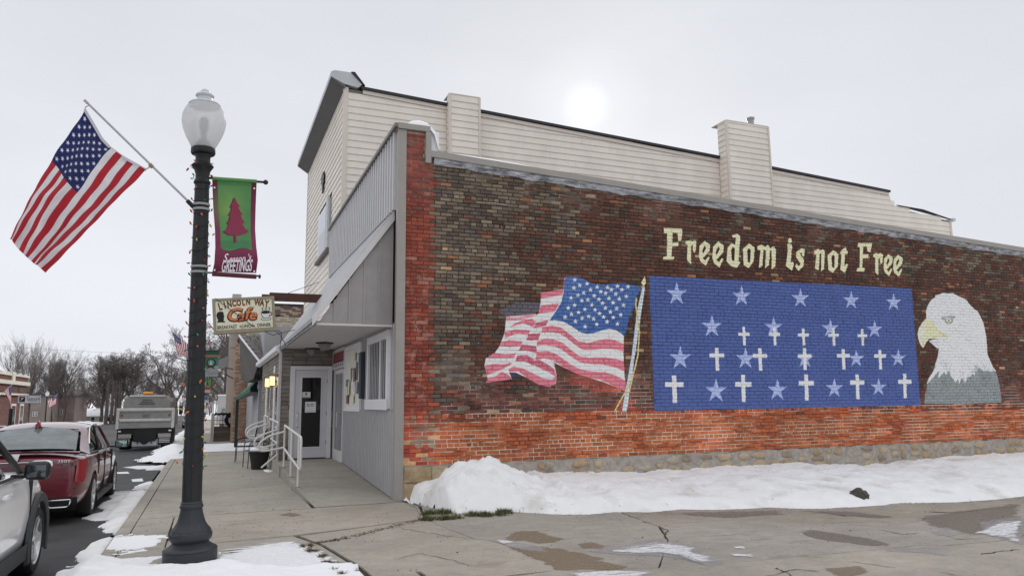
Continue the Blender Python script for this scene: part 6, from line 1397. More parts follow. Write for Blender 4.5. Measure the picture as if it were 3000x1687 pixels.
# roof skin and pillars over the glass
def skin(name, rows, material, parent, th=.012):
    n = len(rows[0]); V = [p for r_ in rows for p in r_]; return mb_local(V, [(j*n+i, j*n+i+1, (j+1)*n+i+1, (j+1)*n+i) for j in range(len(rows)-1) for i in range(n-1)], name, material, parent)
roofrows = []
for (y, z, w_) in ((-.92,1.375,.66),(-.65,1.43,.665),(-.2,1.465,.67),(.25,1.46,.67),(.55,1.40,.68)):
    roofrows.append([(w_*t, y - (.0 if True else 0), z-.075*abs(t)**3.2) for t in np.linspace(-1, 1, 15)])
skin('roof', roofrows, BURG, sedan)
for sx in (-1, 1):
    pl = [[(sx*.65,-.95,1.335),(sx*.56,-.95,1.365)],[(sx*.73,-1.25,1.20),(sx*.60,-1.3,1.265)],[(sx*.80,-1.62,1.02),(sx*.66,-1.72,1.05)]]
    o = skin('rear_pillar', [[(sx*.70,-.80,1.34),(sx*.60,-.90,1.395)],[(sx*.765,-1.12,1.2),(sx*.66,-1.22,1.285)],[(sx*.84,-1.5,1.03),(sx*.72,-1.66,1.08)],[(sx*.88,-1.75,.985),(sx*.76,-1.86,1.04)]], BURG, sedan)
    rl = [(sx*.685,.58,1.33),(sx*.70,.2,1.40),(sx*.70,-.25,1.41),(sx*.715,-.7,1.375),(sx*.755,-1.02,1.26),(sx*.80,-1.28,1.12)]
    V_ = []; k = MB(); k.tube(bend(rl, .15), .014, 6); mb_local(k.V, k.F, 'window_trim', CHROME, sedan)
    k = MB(); k.tube([(sx*.85,-1.42,1.0),(sx*.87,-.5,.975),(sx*.865,.9,.95)], .011, 6); mb_local(k.V, k.F, 'belt_trim', CHROME, sedan)
    k = MB(); k.tube([(sx*.825,-.28,.96),(sx*.72,-.3,1.39)], .022, 6); mb_local(k.V, k.F, 'door_pillar', BLACK, sedan)
    k = MB(); k.tube([(sx*.86,.95,.96),(sx*.71,.5,1.35),(sx*.66,.42,1.39)], .026, 6); mb_local(k.V, k.F, 'front_pillar', BURG, sedan)
    for (ya) in (-.85, .15):
        k = MB(); k.bbox((min(sx*.925,sx*.965), ya-.1, .83), (max(sx*.925,sx*.965), ya+.1, .86), .008); mb_local(k.V, k.F, 'door_handle', BURG, sedan)
    for yy, z0, z1 in ((-.28,.3,.94),(.72,.3,.93),(-1.05,.62,.95)):
        k = MB(); k.box((min(sx*.9,sx*.9455), yy-.003, z0), (max(sx*.9,sx*.9455), yy+.003, z1)); mb_local(k.V, k.F, 'door_seam', BLACK, sedan, smooth=False)
    k = MB(); k.box((min(sx*.86,sx*.945), -1.05, .185), (max(sx*.86,sx*.945), 1.05, .27)); mb_local(k.V, k.F, 'sill_trim', BURGD, sedan, smooth=False)
    # mirror
    k = MB(); k.bbox((min(sx*.98,sx*1.2), .62, .95), (max(sx*.98,sx*1.2), .76, 1.1), .035, 3); mr_ = mb_local(k.V, k.F, 'door_mirror', BLACK, sedan)
    k = MB(); k.bbox((min(sx*1.0,sx*1.185), .612, .968), (max(sx*1.0,sx*1.185), .622, 1.084), .01); mb_local(k.V, k.F, 'mirror_glass', mat('mirror_glass', C(150,170,168,1), .05, metal=.8), sedan)
    k = MB(); k.box((min(sx*.85,sx*1.0), .66, .96), (max(sx*.85,sx*1.0), .72, .99)); mb_local(k.V, k.F, 'mirror_arm', BLACK, sedan, smooth=False)
    # tall corner tail light with horizontal blade
    TL = mat('red_lamp_lens', C(150,22,30,1.1), .12, coat=1); TLD = mat('dark_red_lens', C(84,14,24), .15, coat=1)
    tl = [[(sx*.80,-2.395,.93),(sx*.86,-2.345,.94),(sx*.915,-2.2,.955)],[(sx*.80,-2.415,.80),(sx*.868,-2.36,.80),(sx*.922,-2.22,.82)],[(sx*.79,-2.43,.62),(sx*.86,-2.375,.60),(sx*.90,-2.28,.62)]]
    skin('tail_lamp', tl, TL, sedan)
    skin('tail_lamp_blade', [[(sx*.60,-2.475,.895),(sx*.70,-2.462,.90),(sx*.81,-2.42,.92)],[(sx*.62,-2.475,.85),(sx*.70,-2.465,.855),(sx*.81,-2.43,.86)]], TLD, sedan)
    k = MB(); k.tube(bend([(sx*.45,-2.455,.34),(sx*.49,-2.455,.26),(sx*.72,-2.43,.26),(sx*.76,-2.42,.36),(sx*.45,-2.455,.36)], .03), .013, 6); mb_local(k.V, k.F, 'exhaust_trim', CHROME, sedan)
    k = MB(); k.box((min(sx*.46,sx*.74), -2.44, .27), (max(sx*.46,sx*.74), -2.40, .35)); mb_local(k.V, k.F, 'exhaust_tip', DARK, sedan, smooth=False)
    for yy in (-1.47, 1.48): wheel(sedan, sx*.82, yy, .335, .235, sx, 10, mat('alloy_wheel', (.55,.56,.57,1), .3, metal=.9))
# rear window, boot spoiler, bright bar, badges, bumper valance
skin('rear_window', [[(x*(.585-.0), -.93-.0*abs(x), 1.392-.07*abs(x)**3) for x in np.linspace(-1,1,9)], [(x*.63, -1.3, 1.262-.05*abs(x)**3) for x in np.linspace(-1,1,9)], [(x*.68, -1.72, 1.085-.03*abs(x)**3) for x in np.linspace(-1,1,9)]], REARG, sedan)
k = MB(); k.tube([(-.59,-.925,1.345),(0,-.92,1.4),(.59,-.925,1.345)], .008, 5); mb_local(k.V, k.F, 'window_seal', BLACK, sedan)
skin('boot_spoiler', [[(x, -2.12-.0*abs(x), 1.062-.02*x*x) for x in np.linspace(-.82,.82,11)], [(x, -2.36+.10*x*x, 1.085-.04*x*x) for x in np.linspace(-.82,.82,11)], [(x, -2.45+.13*x*x, 1.088-.06*x*x) for x in np.linspace(-.82,.82,11)], [(x, -2.43+.13*x*x, 1.055-.06*x*x) for x in np.linspace(-.82,.82,11)]], BURG, sedan)
k = MB(); k.bbox((-.50,-2.478,.915), (.50,-2.43,.937), .006); mb_local(k.V, k.F, 'chrome_bar', CHROME, sedan)
k = MB(); k.prism([(.0+x*.5, -2.47, .955+z*.35) for x, z in ((-.13,.2),(-.15,.28),(.15,.28),(.13,.2),(.1,.0),(0,-.1),(-.1,0))], (0,.02,0)); mb_local(k.V, k.F, 'boot_crest', CHROME, sedan, smooth=False)
text('badge', '350T', .065, CHROME, Vector((SXc+.64, SYc-2.472, SGZ+.925)), (1,.04,0), (0,0,1), sedan, xs=1.3, off=.001)
V_ = []
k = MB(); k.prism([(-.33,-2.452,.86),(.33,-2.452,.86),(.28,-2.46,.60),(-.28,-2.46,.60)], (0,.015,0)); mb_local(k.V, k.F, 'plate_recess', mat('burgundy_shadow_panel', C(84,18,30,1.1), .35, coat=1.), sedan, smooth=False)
k = MB(); k.box((-.16,-2.468,.66), (.16,-2.461,.8)); mb_local(k.V, k.F, 'licence_plate', mat('licence_plate', C(170,176,188,1.1), .5), sedan, smooth=False)
for z_ in (.52,): k = MB(); k.tube([(-.8,-2.40,z_),(-.4,-2.462,z_),(.4,-2.462,z_),(.8,-2.40,z_)], .005, 4); mb_local(k.V, k.F, 'bumper_seam', BLACK, sedan)
skin('bumper_valance', [[(x, -2.455+.09*abs(x)**3, .40-.0*abs(x)) for x in np.linspace(-.84,.84,11)], [(x, -2.46+.10*abs(x)**3, .30) for x in np.linspace(-.84,.84,11)], [(x, -2.38+.1*abs(x)**3, .19) for x in np.linspace(-.82,.82,11)]], BURGD, sedan)
dm = [(0,-.0),(.022,.035),(.05,.055),(.028,.085),(.012,.125),(.0,.15),(-.012,.125),(-.028,.085),(-.05,.055),(-.022,.035)]
k = MB(); k.prism([(x*1.1, -.98, 1.375+z*.86) for x, z in dm], (0,.09,0)); mb_local(k.V, k.F, 'roof_aerial', mat('red_aerial', C(140,16,28,1.1), .3, coat=1), sedan, smooth=False)
# --- white crossover at the left edge (only its nose end is in view)
PEARL = mat('pearl_white_car_paint', (.88,.88,.89,1), .3, .03, 3, coat=1., spec=.6); CLAD = mat('grey_plastic_cladding', C(58,60,62), .65, .08, 30, bump=.1, bscale=80)
VX, VY = -2.56, 8.05
suv = empty('white_suv', (VX, VY, SGZ), 'white crossover with grey wheel-arch cladding, cut off by the left edge of the photo', 'car', 'cars parked at the kerb')
def ps(w, zb, zs, zt): return [(0,zb),(w*.85,zb),(w*.95,zb+.06),(w*.985,zb+.22),(w*1.0,zb+.42),(w*.99,zs-.16),(w*.965,zs-.03),(w*.90,zs+.02),(w*.5,zt-.01),(0,zt)]
secs = [(-2.3,ps(.74,.45,1.0,1.05)),(-2.2,ps(.88,.32,1.05,1.1)),(-1.4,ps(.93,.24,1.07,1.1)),(-.4,ps(.93,.22,1.06,1.1)),(.5,ps(.93,.22,1.05,1.08)),(.9,ps(.93,.22,1.04,1.1)),(1.3,ps(.925,.24,1.02,1.08)),(1.75,ps(.90,.26,.95,1.03)),(2.1,ps(.80,.3,.85,.94)),(2.22,ps(.68,.4,.78,.84))]
V, F = loft_body(secs, 2); vb = mb_local(V, F, 'body', PEARL, suv)
k = MB()
for sx in (-1, 1):
    for yy in (-1.35, 1.32):
        n0 = len(k.V); n = 28; k.V += [(sx*.6, yy+.40*math.cos(2*math.pi*i/n), .345+.40*math.sin(2*math.pi*i/n)) for i in range(n)] + [(sx*1.1, yy+.40*math.cos(2*math.pi*i/n), .345+.40*math.sin(2*math.pi*i/n)) for i in range(n)]
        k.F += [tuple(n0+i for i in range(n)), tuple(n0+n+i for i in range(n))[::-1]] + [(n0+i, n0+(i+1) % n, n0+n+(i+1) % n, n0+n+i) for i in range(n)]
cutter(vb, k)
gs = [(-2.1,gh(.74,1.03,1.08,.7)),(-1.9,gh(.78,1.02,1.4,.66)),(-1.4,gh(.82,1.02,1.6,.66)),(-.6,gh(.83,1.02,1.66,.66)),(-.3,gh(.83,1.02,1.65,.66)),(-.05,gh(.83,1.02,1.58,.67)),(.42,gh(.82,1.02,1.3,.7)),(.78,gh(.8,1.02,1.12,.74))]
V, F = loft_body(gs, 1); mb_local(V, F, 'cabin_glass', TINT, suv)
skin('roof', [[(.7*t, y, z-.08*abs(t)**3) for t in np.linspace(-1,1,11)] for y, z in ((-2.0,1.5),(-1.4,1.645),(-.6,1.69),(-.3,1.68),(-.05,1.61))], PEARL, suv)
for sx in (-1, 1):
    k = MB(); k.tube([(sx*.87,.80,1.05),(sx*.72,0,1.52),(sx*.69,-.25,1.6)], .032, 6); mb_local(k.V, k.F, 'front_pillar', BLACK, suv)
    k = MB(); k.tube([(sx*.875,.72,1.075),(sx*.89,0,1.075),(sx*.88,-1.2,1.08)], .016, 6); mb_local(k.V, k.F, 'belt_trim', BLACK, suv)
    k = MB(); k.tube([(sx*.84,-.45,1.07),(sx*.72,-.47,1.6)], .035, 6); mb_local(k.V, k.F, 'door_pillar', BLACK, suv)
    for yy in (-1.35, 1.32):
        # cladding ring round the wheel opening
        V = []; n = 22; 
        for i in range(n+1):
            a = -.35+(math.pi+.7)*i/n
            for (rad, xx) in ((.395,.80),(.40,.955),(.43,.968),(.485,.962),(.50,.93)): V.append((sx*xx, yy+rad*math.cos(a)*(1.03), .345+rad*math.sin(a)))
        mb_local(V, [(i*5+j, i*5+j+1, (i+1)*5+j+1, (i+1)*5+j) for i in range(n) for j in range(4)], 'wheel_arch_cladding', CLAD, suv)
        wheel(suv, sx*.83, yy, .345, .225, sx, 6, mat('two_tone_alloy', (.6,.61,.62,1), .3, metal=.85), two=True)
    V = [(sx*.94,-.95,.24),(sx*.945,.92,.24),(sx*.955,.92,.40),(sx*.955,-.95,.40),(sx*.90,-.95,.2),(sx*.90,.92,.2)]; mb_local(V, [(0,1,2,3),(4,5,1,0)], 'sill_cladding', CLAD, suv, smooth=False)
    k = MB(); k.box((min(sx*.9,sx*.937), .92-.003, .45), (max(sx*.9,sx*.937), .92+.003, 1.03)); mb_local(k.V, k.F, 'door_seam', BLACK, suv, smooth=False)
    k = MB(); k.bbox((min(sx*.93,sx*.97), -.28, .93), (max(sx*.93,sx*.97), -.05, .97), .012); mb_local(k.V, k.F, 'door_handle', PEARL, suv)
    k = MB(); k.bbox((min(sx*.97,sx*1.2), .24, 1.05), (max(sx*.97,sx*1.18), .42, 1.22), .05, 3); mb_local(k.V, k.F, 'door_mirror', BLACK, suv)
    k = MB(); k.bbox((min(sx*1.0,sx*1.18), .231, 1.075), (max(sx*1.0,sx*1.16), .241, 1.195), .01); mb_local(k.V, k.F, 'mirror_glass', mat('dim_mirror_glass', C(90,96,98), .06, metal=.7), suv)
    k = MB(); k.bbox((min(sx*.99,sx*1.208), .32, 1.14), (max(sx*.99,sx*1.188), .425, 1.225), .045, 3); mb_local(k.V, k.F, 'mirror_cap', PEARL, suv)
    k = MB(); k.box((min(sx*.86,sx*1.0), .30, 1.07), (max(sx*.86,sx*1.0), .38, 1.1)); mb_local(k.V, k.F, 'mirror_arm', BLACK, suv, smooth=False)
# --- grey dump truck
TYk = 38.0; TXk = -2.66; TG = gz(TYk)-.135
truck = empty('dump_truck', (TXk, TYk, TG), 'grey municipal dump truck with an amber beacon bar, seen from behind down the street', 'truck')
TGREY = mat('dull_grey_truck_paint', C(128,126,123,1.3), .5, .15, 4); TGL = mat('light_truck_rail', C(176,175,172,1.4), .45, .15, 6); TBLK = mat('truck_black', C(28,28,30), .7, .2, 8)
def tb(name, a, b, m_, r=.0): k = MB(); (k.bbox(a, b, r) if r else k.box(a, b)); return mb_local(k.V, k.F, name, m_, truck, smooth=bool(r))
tb('bed_floor', (-1.17,0,1.05), (1.17,4.0,1.2), TGREY)
tb('tailgate', (-1.1,-.03,1.22), (1.1,.05,1.78), TGREY); tb('bed_side', (-1.2,0,1.2), (-1.12,4.0,1.85), TGREY); tb('bed_side', (1.12,0,1.2), (1.2,4.0,1.85), TGREY)
tb('tailgate_rail', (-1.2,-.09,1.78), (1.2,.06,1.92), TGL, .02); tb('tailgate_rail', (-1.12,-.08,1.32), (1.12,-.031,1.44), TGL, .01); tb('rear_apron', (-1.2,-.06,1.02), (1.2,.0,1.24), TGREY)
for sx in (-1.2, 1.08): tb('corner_post', (sx,-.08,1.0), (sx+.12,.04,1.9), TGL)
k = MB(); k.prism([(-.98,3.9,1.9),(.98,3.9,1.9),(.98,3.9,2.25),(.70,3.9,2.55),(-.70,3.9,2.55),(-.98,3.9,2.25)], (0,.1,0)); mb_local(k.V, k.F, 'cab_shield', TGREY, truck, smooth=False)
k = MB(); k.prism([(-.98,.3,1.9),(.98,.3,1.9),(.98,.3,2.22),(.74,.3,2.5),(-.74,.3,2.5),(-.98,.3,2.22)], (0,3.5,0)); mb_local(k.V, k.F, 'load_cover', TGREY, truck, smooth=False)
tb('cover_edge', (-.74,.26,2.44), (.74,.3,2.52), TGL)
for i, (w_, z_) in enumerate(((.2,2.28),(.26,2.19),(.34,2.1))): tb('vent_slot', (-w_,.285,z_), (w_-.0,.299,z_+.03), TBLK)
tb('cab', (-1.0,4.2,.9), (1.0,5.8,2.4), TGREY, .08); tb('bonnet', (-.85,5.8,.9), (.85,7.1,1.7), TGREY, .1)
tb('beacon_bar', (-.2,.35,2.56), (.2,.5,2.66), mat('amber_beacon', C(206,142,44,1.1), .3, emit=(C(220,140,30), .25)), .02); tb('beacon_stand', (-.14,.38,2.5), (.14,.47,2.565), TBLK)
tb('maker_plate', (-.14,-.045,1.50), (.14,-.031,1.64), mat('truck_maker_plate', C(110,100,96,1.2), .5, .5, 30))
for sx in (-1.02, .94): tb('marker_lamp', (sx,-.045,1.54), (sx+.08,-.031,1.64), mat('marker_red', C(150,40,40,1.2), .3))
tb('frame_rail', (-.5,.1,.5), (.5,6.5,.95), TBLK); tb('rear_crossmember', (-1.12,.0,.72), (1.12,.12,1.0), TBLK)
tb('centre_panel', (-.46,-.05,.42), (.46,.0,1.0), TBLK); tb('tow_plate', (-.5,-.02,.22), (.5,.03,.44), mat('pale_tow_plate', C(150,152,156,1.3), .6, .2, 8))
k = MB(); k.prism([(-.26,-.03,.44),(.26,-.03,.44),(.06,-.03,.28),(-.06,-.03,.28)], (0,.008,0)); mb_local(k.V, k.F, 'hitch', TBLK, truck, smooth=False)
for sx in (-.3, .26): tb('tow_hook', (sx,-.06,.32), (sx+.05,-.02,.42), BLACK)
for sx in (-1, 1):
    tb('reflector', (min(sx*.98,sx*1.1),-.02,.86), (max(sx*.98,sx*1.1),.0,.92), PAP[0]); tb('light_box', (min(sx*.55,sx*1.08),-.04,.58), (max(sx*.55,sx*1.08),.0,.76), mat('pale_light_box', C(140,138,132,1.3), .6, .2, 20))
    for z_ in (.36,.43,.5): tb('step_bar', (min(sx*.6,sx*1.05),-.03,z_), (max(sx*.6,sx*1.05),.0,z_+.03), TGL)
    tb('mud_flap', (min(sx*.56,sx*1.14),.02,.24), (max(sx*.56,sx*1.14),.04,1.0), TBLK)
    for yy in (1.4, 6.0): wheel(truck, sx*.88, yy, .5, .5 if yy < 2 else .28, sx, 6, TGREY, .55)
    tb('side_mirror', (min(sx*1.22,sx*1.38),4.5,1.55), (max(sx*1.22,sx*1.38),4.6,2.0), BLACK, .02); tb('mirror_arm', (min(sx*1.0,sx*1.25),4.53,1.9), (max(sx*1.0,sx*1.25),4.57,1.93), BLACK)
# --- small pale car far down the street
fy = 97.; fz = gz(fy)-.135
pk = empty('pale_van', (-1.9, fy, fz), 'small pale vehicle parked far down the street behind the truck', 'van')
V, F = loft_body([(-2.1,prof(.8,.35,.95,1.0)),(-1.9,prof(.9,.25,1.0,1.05)),(1.5,prof(.9,.25,.95,1.0)),(2.2,prof(.8,.3,.75,.8))], 1); mb_local(V, F, 'body', mat('silver_blue_paint', C(160,170,186,1.3), .35, coat=1), pk)
V, F = loft_body([(-2.0,gh(.75,.98,1.2,.7)),(-1.8,gh(.8,.98,1.6,.66)),(.2,gh(.8,.98,1.62,.66)),(1.1,gh(.76,.98,1.1,.7))], 1); mb_local(V, F, 'cabin_glass', TINT, pk)
for sx in (-1, 1):
    for yy in (-1.3, 1.3): wheel(pk, sx*.8, yy, .33, .22, sx, 5)
    k = MB(); k.box((min(sx*.6,sx*.86),-2.12,.7), (max(sx*.6,sx*.86),-2.08,.85)); mb_local(k.V, k.F, 'tail_lamp', TL, pk, smooth=False)
# ================================================================== SIDEWALK FURNITURE
def cyl2(a, b): pass
WIR = mat('black_wrought_iron', C(26,27,30), .5, .1, 20)
def patio_chair(x, y, rz, label):
    p = empty('patio_chair', (x, y, gz(y)), label, 'chair', 'black metal patio chairs by the porch'); p.rotation_euler.z = 0
    Rm = Matrix.Rotation(rz, 3, 'Z')
    def T(q): return Vector((x, y, gz(y))) + Rm @ Vector(q)
    def tube(n_, pts, r=.011, rad=.06): k = MB(); k.tube(bend([T(q) for q in pts], rad), r, 6); return k.build(n_, WIR, p, smooth=True)
    for s_ in (-.27, .27):
        tube('front_leg', [(s_,-.26,0),(s_,-.24,.62),(s_,-.1,.66),(s_,.22,.64)], .012, .1)
        tube('rear_leg', [(s_,.34,0),(s_,.22,.42),(s_,.28,.90)], .012)
    tube('seat_rim', [(-.26,-.22,.42),(.26,-.22,.42),(.26,.22,.42),(-.26,.22,.42),(-.26,-.22,.42)], .012, .03)
    k = MB()
    for i in range(9): u = -.22+.055*i; k.tube([T((u,-.22,.42)), T((u,.22,.42))], .005, 4); k.tube([T((-.26,u*.9,.423)), T((.26,u*.9,.423))], .005, 4)
    k.build('seat_mesh', WIR, p, kind='stuff')
    tube('back_rim', [(-.25,.23,.5),(-.25,.29,.92),(0,.31,.99),(.25,.29,.92),(.25,.23,.5)], .012, .1)
    k = MB()
    for i in range(8): u = -.2+.057*i; k.tube([T((u,.235,.5)), T((u,.295,.94))], .005, 4)
    for i in range(5): k.tube([T((-.24,.24+.012*i,.55+.09*i)), T((.24,.24+.012*i,.55+.09*i))], .005, 4)
    k.build('back_mesh', WIR, p, kind='stuff')
    return p
patio_chair(1.02, 22.6, R(-95), 'black metal patio chair farther from the camera, behind the basket planter')
patio_chair(1.18, 20.35, R(-80), 'black metal patio chair directly beside the snowy basket planter')
pl = empty('basket_planter', (1.22, 19.75, 0), 'dark woven basket planter filled with snow on the sidewalk', 'planter')
k = MB(); k.lathe((1.22,19.75,0), [(.17,0),(.18,.02),(.20,.2),(.245,.42),(.26,.44),(.25,.46),(.22,.45)], 24, .02, 12); k.build('basket', mat('dark_basket', C(40,38,38), .8, .3, 30, bump=.6, bscale=60), pl, smooth=True)
k = MB(); k.lathe((1.22,19.75,0), [(.262,.43),(.27,.445),(.26,.46)], 24, .01, 24); k.build('basket_rim', mat('grey_basket_rim', C(96,94,92,1.2), .8, .3, 40), pl, smooth=True)
k = MB(); V = []; 
k.lathe((1.22,19.75,0), [(.235,.43),(.225,.5),(.16,.54),(.05,.56),(.01,.562)], 20, .03, 5); k.build('planter_snow', SNOWM, pl, smooth=True)
heightfield('snow_patch', .9, 1.56, 18.7, 19.9, .03, lambda x, y: .05*math.exp(-(((x-1.4)/.12)**2+((y-19.1)/.35)**2)*1.3)+.025*fb(x,y,7,3)-.02, SNOWM, 'small lump of snow at the foot of the basket planter', cut=0)
# ================================================================== BUILDINGS FURTHER ALONG ON THE RIGHT
# shingled mansard over the next shop
SHG = [mat('grey_shingle', C(92,88,86,1.5), .85, .2, 10, bump=.3), mat('dark_grey_shingle', C(82,79,77,1.5), .85, .2, 10, bump=.3)]
DKF = mat('dark_brown_mansard_panel', C(66,62,58,1.4), .7, .15, 2)
sh = empty('shop_with_mansard', (2.2, 28, gz(28)), 'small shop with a big dark shingled mansard overhang beyond the porch', 'building')
k = MB(); k.box((1.75, 28.0, -.6), (9, 39.6, 4.4)); k.build('wall', mat('grey_clapboard', C(140,140,142,1.5), .6, .08, 1.5), sh)
for i in range(18):
    z0 = 1.2+i*.16
    k = MB(); k.add([(1.77,28.0-.01,z0+.16),(2.9,28.0-.01,z0+.16),(2.9,27.96,z0),(1.77,27.96,z0)], [(0,1,2,3)]); 
    if z0 < 2.9: k.F and k.build('clapboard', GREYL, sh)
# mansard: street face, near sloping face
M0, M1, M2, M3 = Vector((1.0, 28.6, 2.45)), Vector((1.55, 27.6, 3.05)), Vector((.95, 33.5, 4.45)), Vector((3.0, 28.4, 4.6))
mA = onY(760,1058,27.2); mB = onY(701,983,31.5); mC = onY(722,1120,27.6); mD = onY(706,1108,31.5); mE = onY(855,975,29.5); mF = onY(850,1058,28.5); mG = onY(742,1110,27.5)
k = MB(); k.add([mA, mB, mD, mC, mG], [(0,1,2,3,4)]); 
k.add([mA+Vector((.3,.3,0)), mB+Vector((.3,.3,0)), mD+Vector((.3,.3,0)), mC+Vector((.3,.3,0)), mG+Vector((.3,.3,0))], [(4,3,2,1,0)]); k.add([mC, mG, mG+Vector((.3,.3,0)), mC+Vector((.3,.3,0))], [(0,1,2,3)]); k.build('mansard_street_face', DKF, sh)
nrow = 13
for i in range(nrow):
    t0, t1 = i/nrow, (i+1)/nrow
    a0 = mA.lerp(mB, t0); b0 = mF.lerp(mE, t0); a1 = mA.lerp(mB, t1); b1 = mF.lerp(mE, t1); up = Vector((0,-.03,.0))
    n_c = max(3, int((b0-a0).length/.32))
    for j in range(n_c):
        u0, u1 = (j+(.5 if i % 2 else 0)*.6)/n_c, (j+1+(.5 if i % 2 else 0)*.6)/n_c; u0, u1 = min(1, u0), min(1, u1-.012)
        if u1-u0 < .03: continue
        k = MB(); k.add([a0.lerp(b0,u0)+up, a0.lerp(b0,u1)+up, a1.lerp(b1,u1), a1.lerp(b1,u0), a0.lerp(b0,u0), a0.lerp(b0,u1)], [(0,1,2,3),(4,5,1,0)]); k.build('shingle', SHG[(i*3+j*5) % 2], sh)
k = MB(); k.tube([mA+Vector((0,-.03,0)), mB+Vector((0,-.03,0))], .05, 4); k.build('mansard_hip', WHITED, sh)
k = MB(); k.add([mA, mF, mF+Vector((0,9,0)), mB+Vector((0,3,0)), mB], [(0,1,2,3,4)]); k.add([mB, mE, mE+Vector((0,9,0)), mB+Vector((.5,8,0))], [(0,1,2,3)]); k.build('mansard_back', DKF, sh)
k = MB(); k.box((1.62,27.9,-.1),(1.76,28.2,2.9)); k.build('pier', mat('pale_grey_pier', C(146,148,154,1.4), .6, .1, 2), sh)
for (a, b) in ((.4, 1.0),): 
    k = MB(); k.box((1.73,28.3,.7), (1.749,29.4,2.1)); k.build('shop_window', GLASSD, sh)
# green awning with ampersand
GRN = mat('green_awning_canvas', C(30,92,74,1.3), .6, .08, 4); GRND = mat('dark_green_canvas', C(22,44,38,1.2), .7, .08, 4)
aw = empty('green_awning', (1.5, 30.5, 2.4), 'green canvas awning with a white ampersand on its end, over the next shopfront', 'awning')
g0, g1, g2, g3 = onY(692,1163,34), onY(733,1135,29.2), onY(733,1148,29.2), onY(693,1172,34)
k = MB(); k.add([g0,g1,g2,g3], [(0,1,2,3)]); k.add([g0+Vector((.05,.02,0)),g1+Vector((.05,.02,0)),g2+Vector((.05,.02,0)),g3+Vector((.05,.02,0))], [(3,2,1,0)]); k.build('valance', GRN, aw)
h0 = onY(775,1095,29.4); h1 = onY(775,1148,29.4); 
k = MB(); k.prism([g1+Vector((0,.0,0)), h0, h1, g2], (0,.05,0)); k.build('end_panel', GRND, aw)
k = MB(); k.add([g0, g1, h0, h0+Vector((0,5,0))], [(0,1,2,3)]); k.build('top_panel', GRN, aw)
text('ampersand', '&', .52, mat('white_awning_print', C(214,214,216,1.3), .6), onY(764,1126,29.3), (1,0,0), (0,0,1), aw, off=.008)
k = MB(); k.box((g0.x-.0, 34.0, gz(34)), (g0.x+.12, 34.15, g0.z)); k.build('support_post', mat('dark_green_post', C(26,44,40,1.1), .5), aw)
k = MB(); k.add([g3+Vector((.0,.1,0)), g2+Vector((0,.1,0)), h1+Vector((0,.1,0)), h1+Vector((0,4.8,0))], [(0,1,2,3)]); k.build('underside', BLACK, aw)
# tan brick building
TBR = [mat('tan_brick', C(150,118,98,1.5), .9, .15, 6), mat('rose_brick', C(142,104,88,1.5), .9, .15, 6), mat('pale_brick', C(166,142,122,1.5), .9, .15, 6), mat('greyed_brick', C(140,124,110,1.5), .9, .15, 6)]
WBR = [mat('whitewashed_brick', C(172,162,146,1.5), .9, .18, 3), mat('dull_brick', C(148,138,124,1.5), .9, .2, 3), mat('dark_red_parapet_brick', C(104,80,74,1.5), .9, .2, 3)]
tbk = empty('brick_building', (5, 40, gz(40)), 'tan brick building beyond the green awning, its parapet showing behind the cafe sign', 'building')
bx0 = 1.12; bz1 = onY(840,893,40).z
k = MB(); k.box((bx0+.02, 40.02, -1), (16, 58, bz1-.05)); k.build('wall', mat('tan_mortar', C(132,118,104,1.4), .95), tbk)
rb_ = random.Random(2); V1 = {}
bigs = []
def far_bricks(parent, x0, x1, z0, z1, y, mats_, bw_=.42, bh_=.13, nm='brick', skip=None):
    """oversize-coursed brickwork for a far wall, one joined mesh per colour"""
    B_s = [MB() for _ in mats_]; z = z0; r_ = 0
    while z < z1-.02:
        x = x0-(bw_/2 if r_ % 2 else 0)
        while x < x1:
            a, b = max(x, x0), min(x+bw_-.018, x1)
            if b-a > .04 and not (skip and skip((a+b)/2, z)): B_s[rb_.randrange(len(mats_))].box((a, y-.012-rb_.random()*.012, z), (b, y+.03, min(z+bh_-.018, z1)))
            x += bw_
        z += bh_; r_ += 1
    for m_, bb in zip(mats_, B_s):
        if bb.V: bb.build(nm, m_, parent, kind='stuff')
far_bricks(tbk, bx0, 2.9, gz(40), 4.6, 40, TBR, .24, .085)
far_bricks(tbk, 1.6, 8.0, 4.6, bz1-.62, 40, WBR[:2], .3, .1); far_bricks(tbk, 1.6, 8.0, bz1-.62, bz1-.05, 40, [WBR[2], WBR[2], WBR[1]], .3, .09)
far_bricks(tbk, bx0, 1.6, 4.6, 5.35, 40, TBR, .24, .085)
k = MB(); k.box((1.55, 39.93, bz1-.05), (16, 40.4, bz1+.05)); k.build('parapet_cap', ROOFBLK, tbk)
c0 = onY(682,872,40); c1_ = onY(706,857,40)
k = MB(); k.box((c0.x, 40.6, 4.5), (c1_.x+.05, 41.2, c1_.z)); k.build('chimney', mat('pale_chimney', C(158,156,150,1.4), .8, .15, 4), tbk)
k = MB(); k.box((bx0-.02, 39.96, 1.9), (bx0+.0, 40.02, 5.2)); 
k = MB(); k.tube([(bx0-.05,40.2,2.9),(bx0-.4,40.4,3.1)], .03, 5); k.tube([(bx0-.05,41,3.4),(bx0-.45,41.2,3.5)], .03, 5); k.build('wall_bracket', BLACK, tbk, kind='stuff')
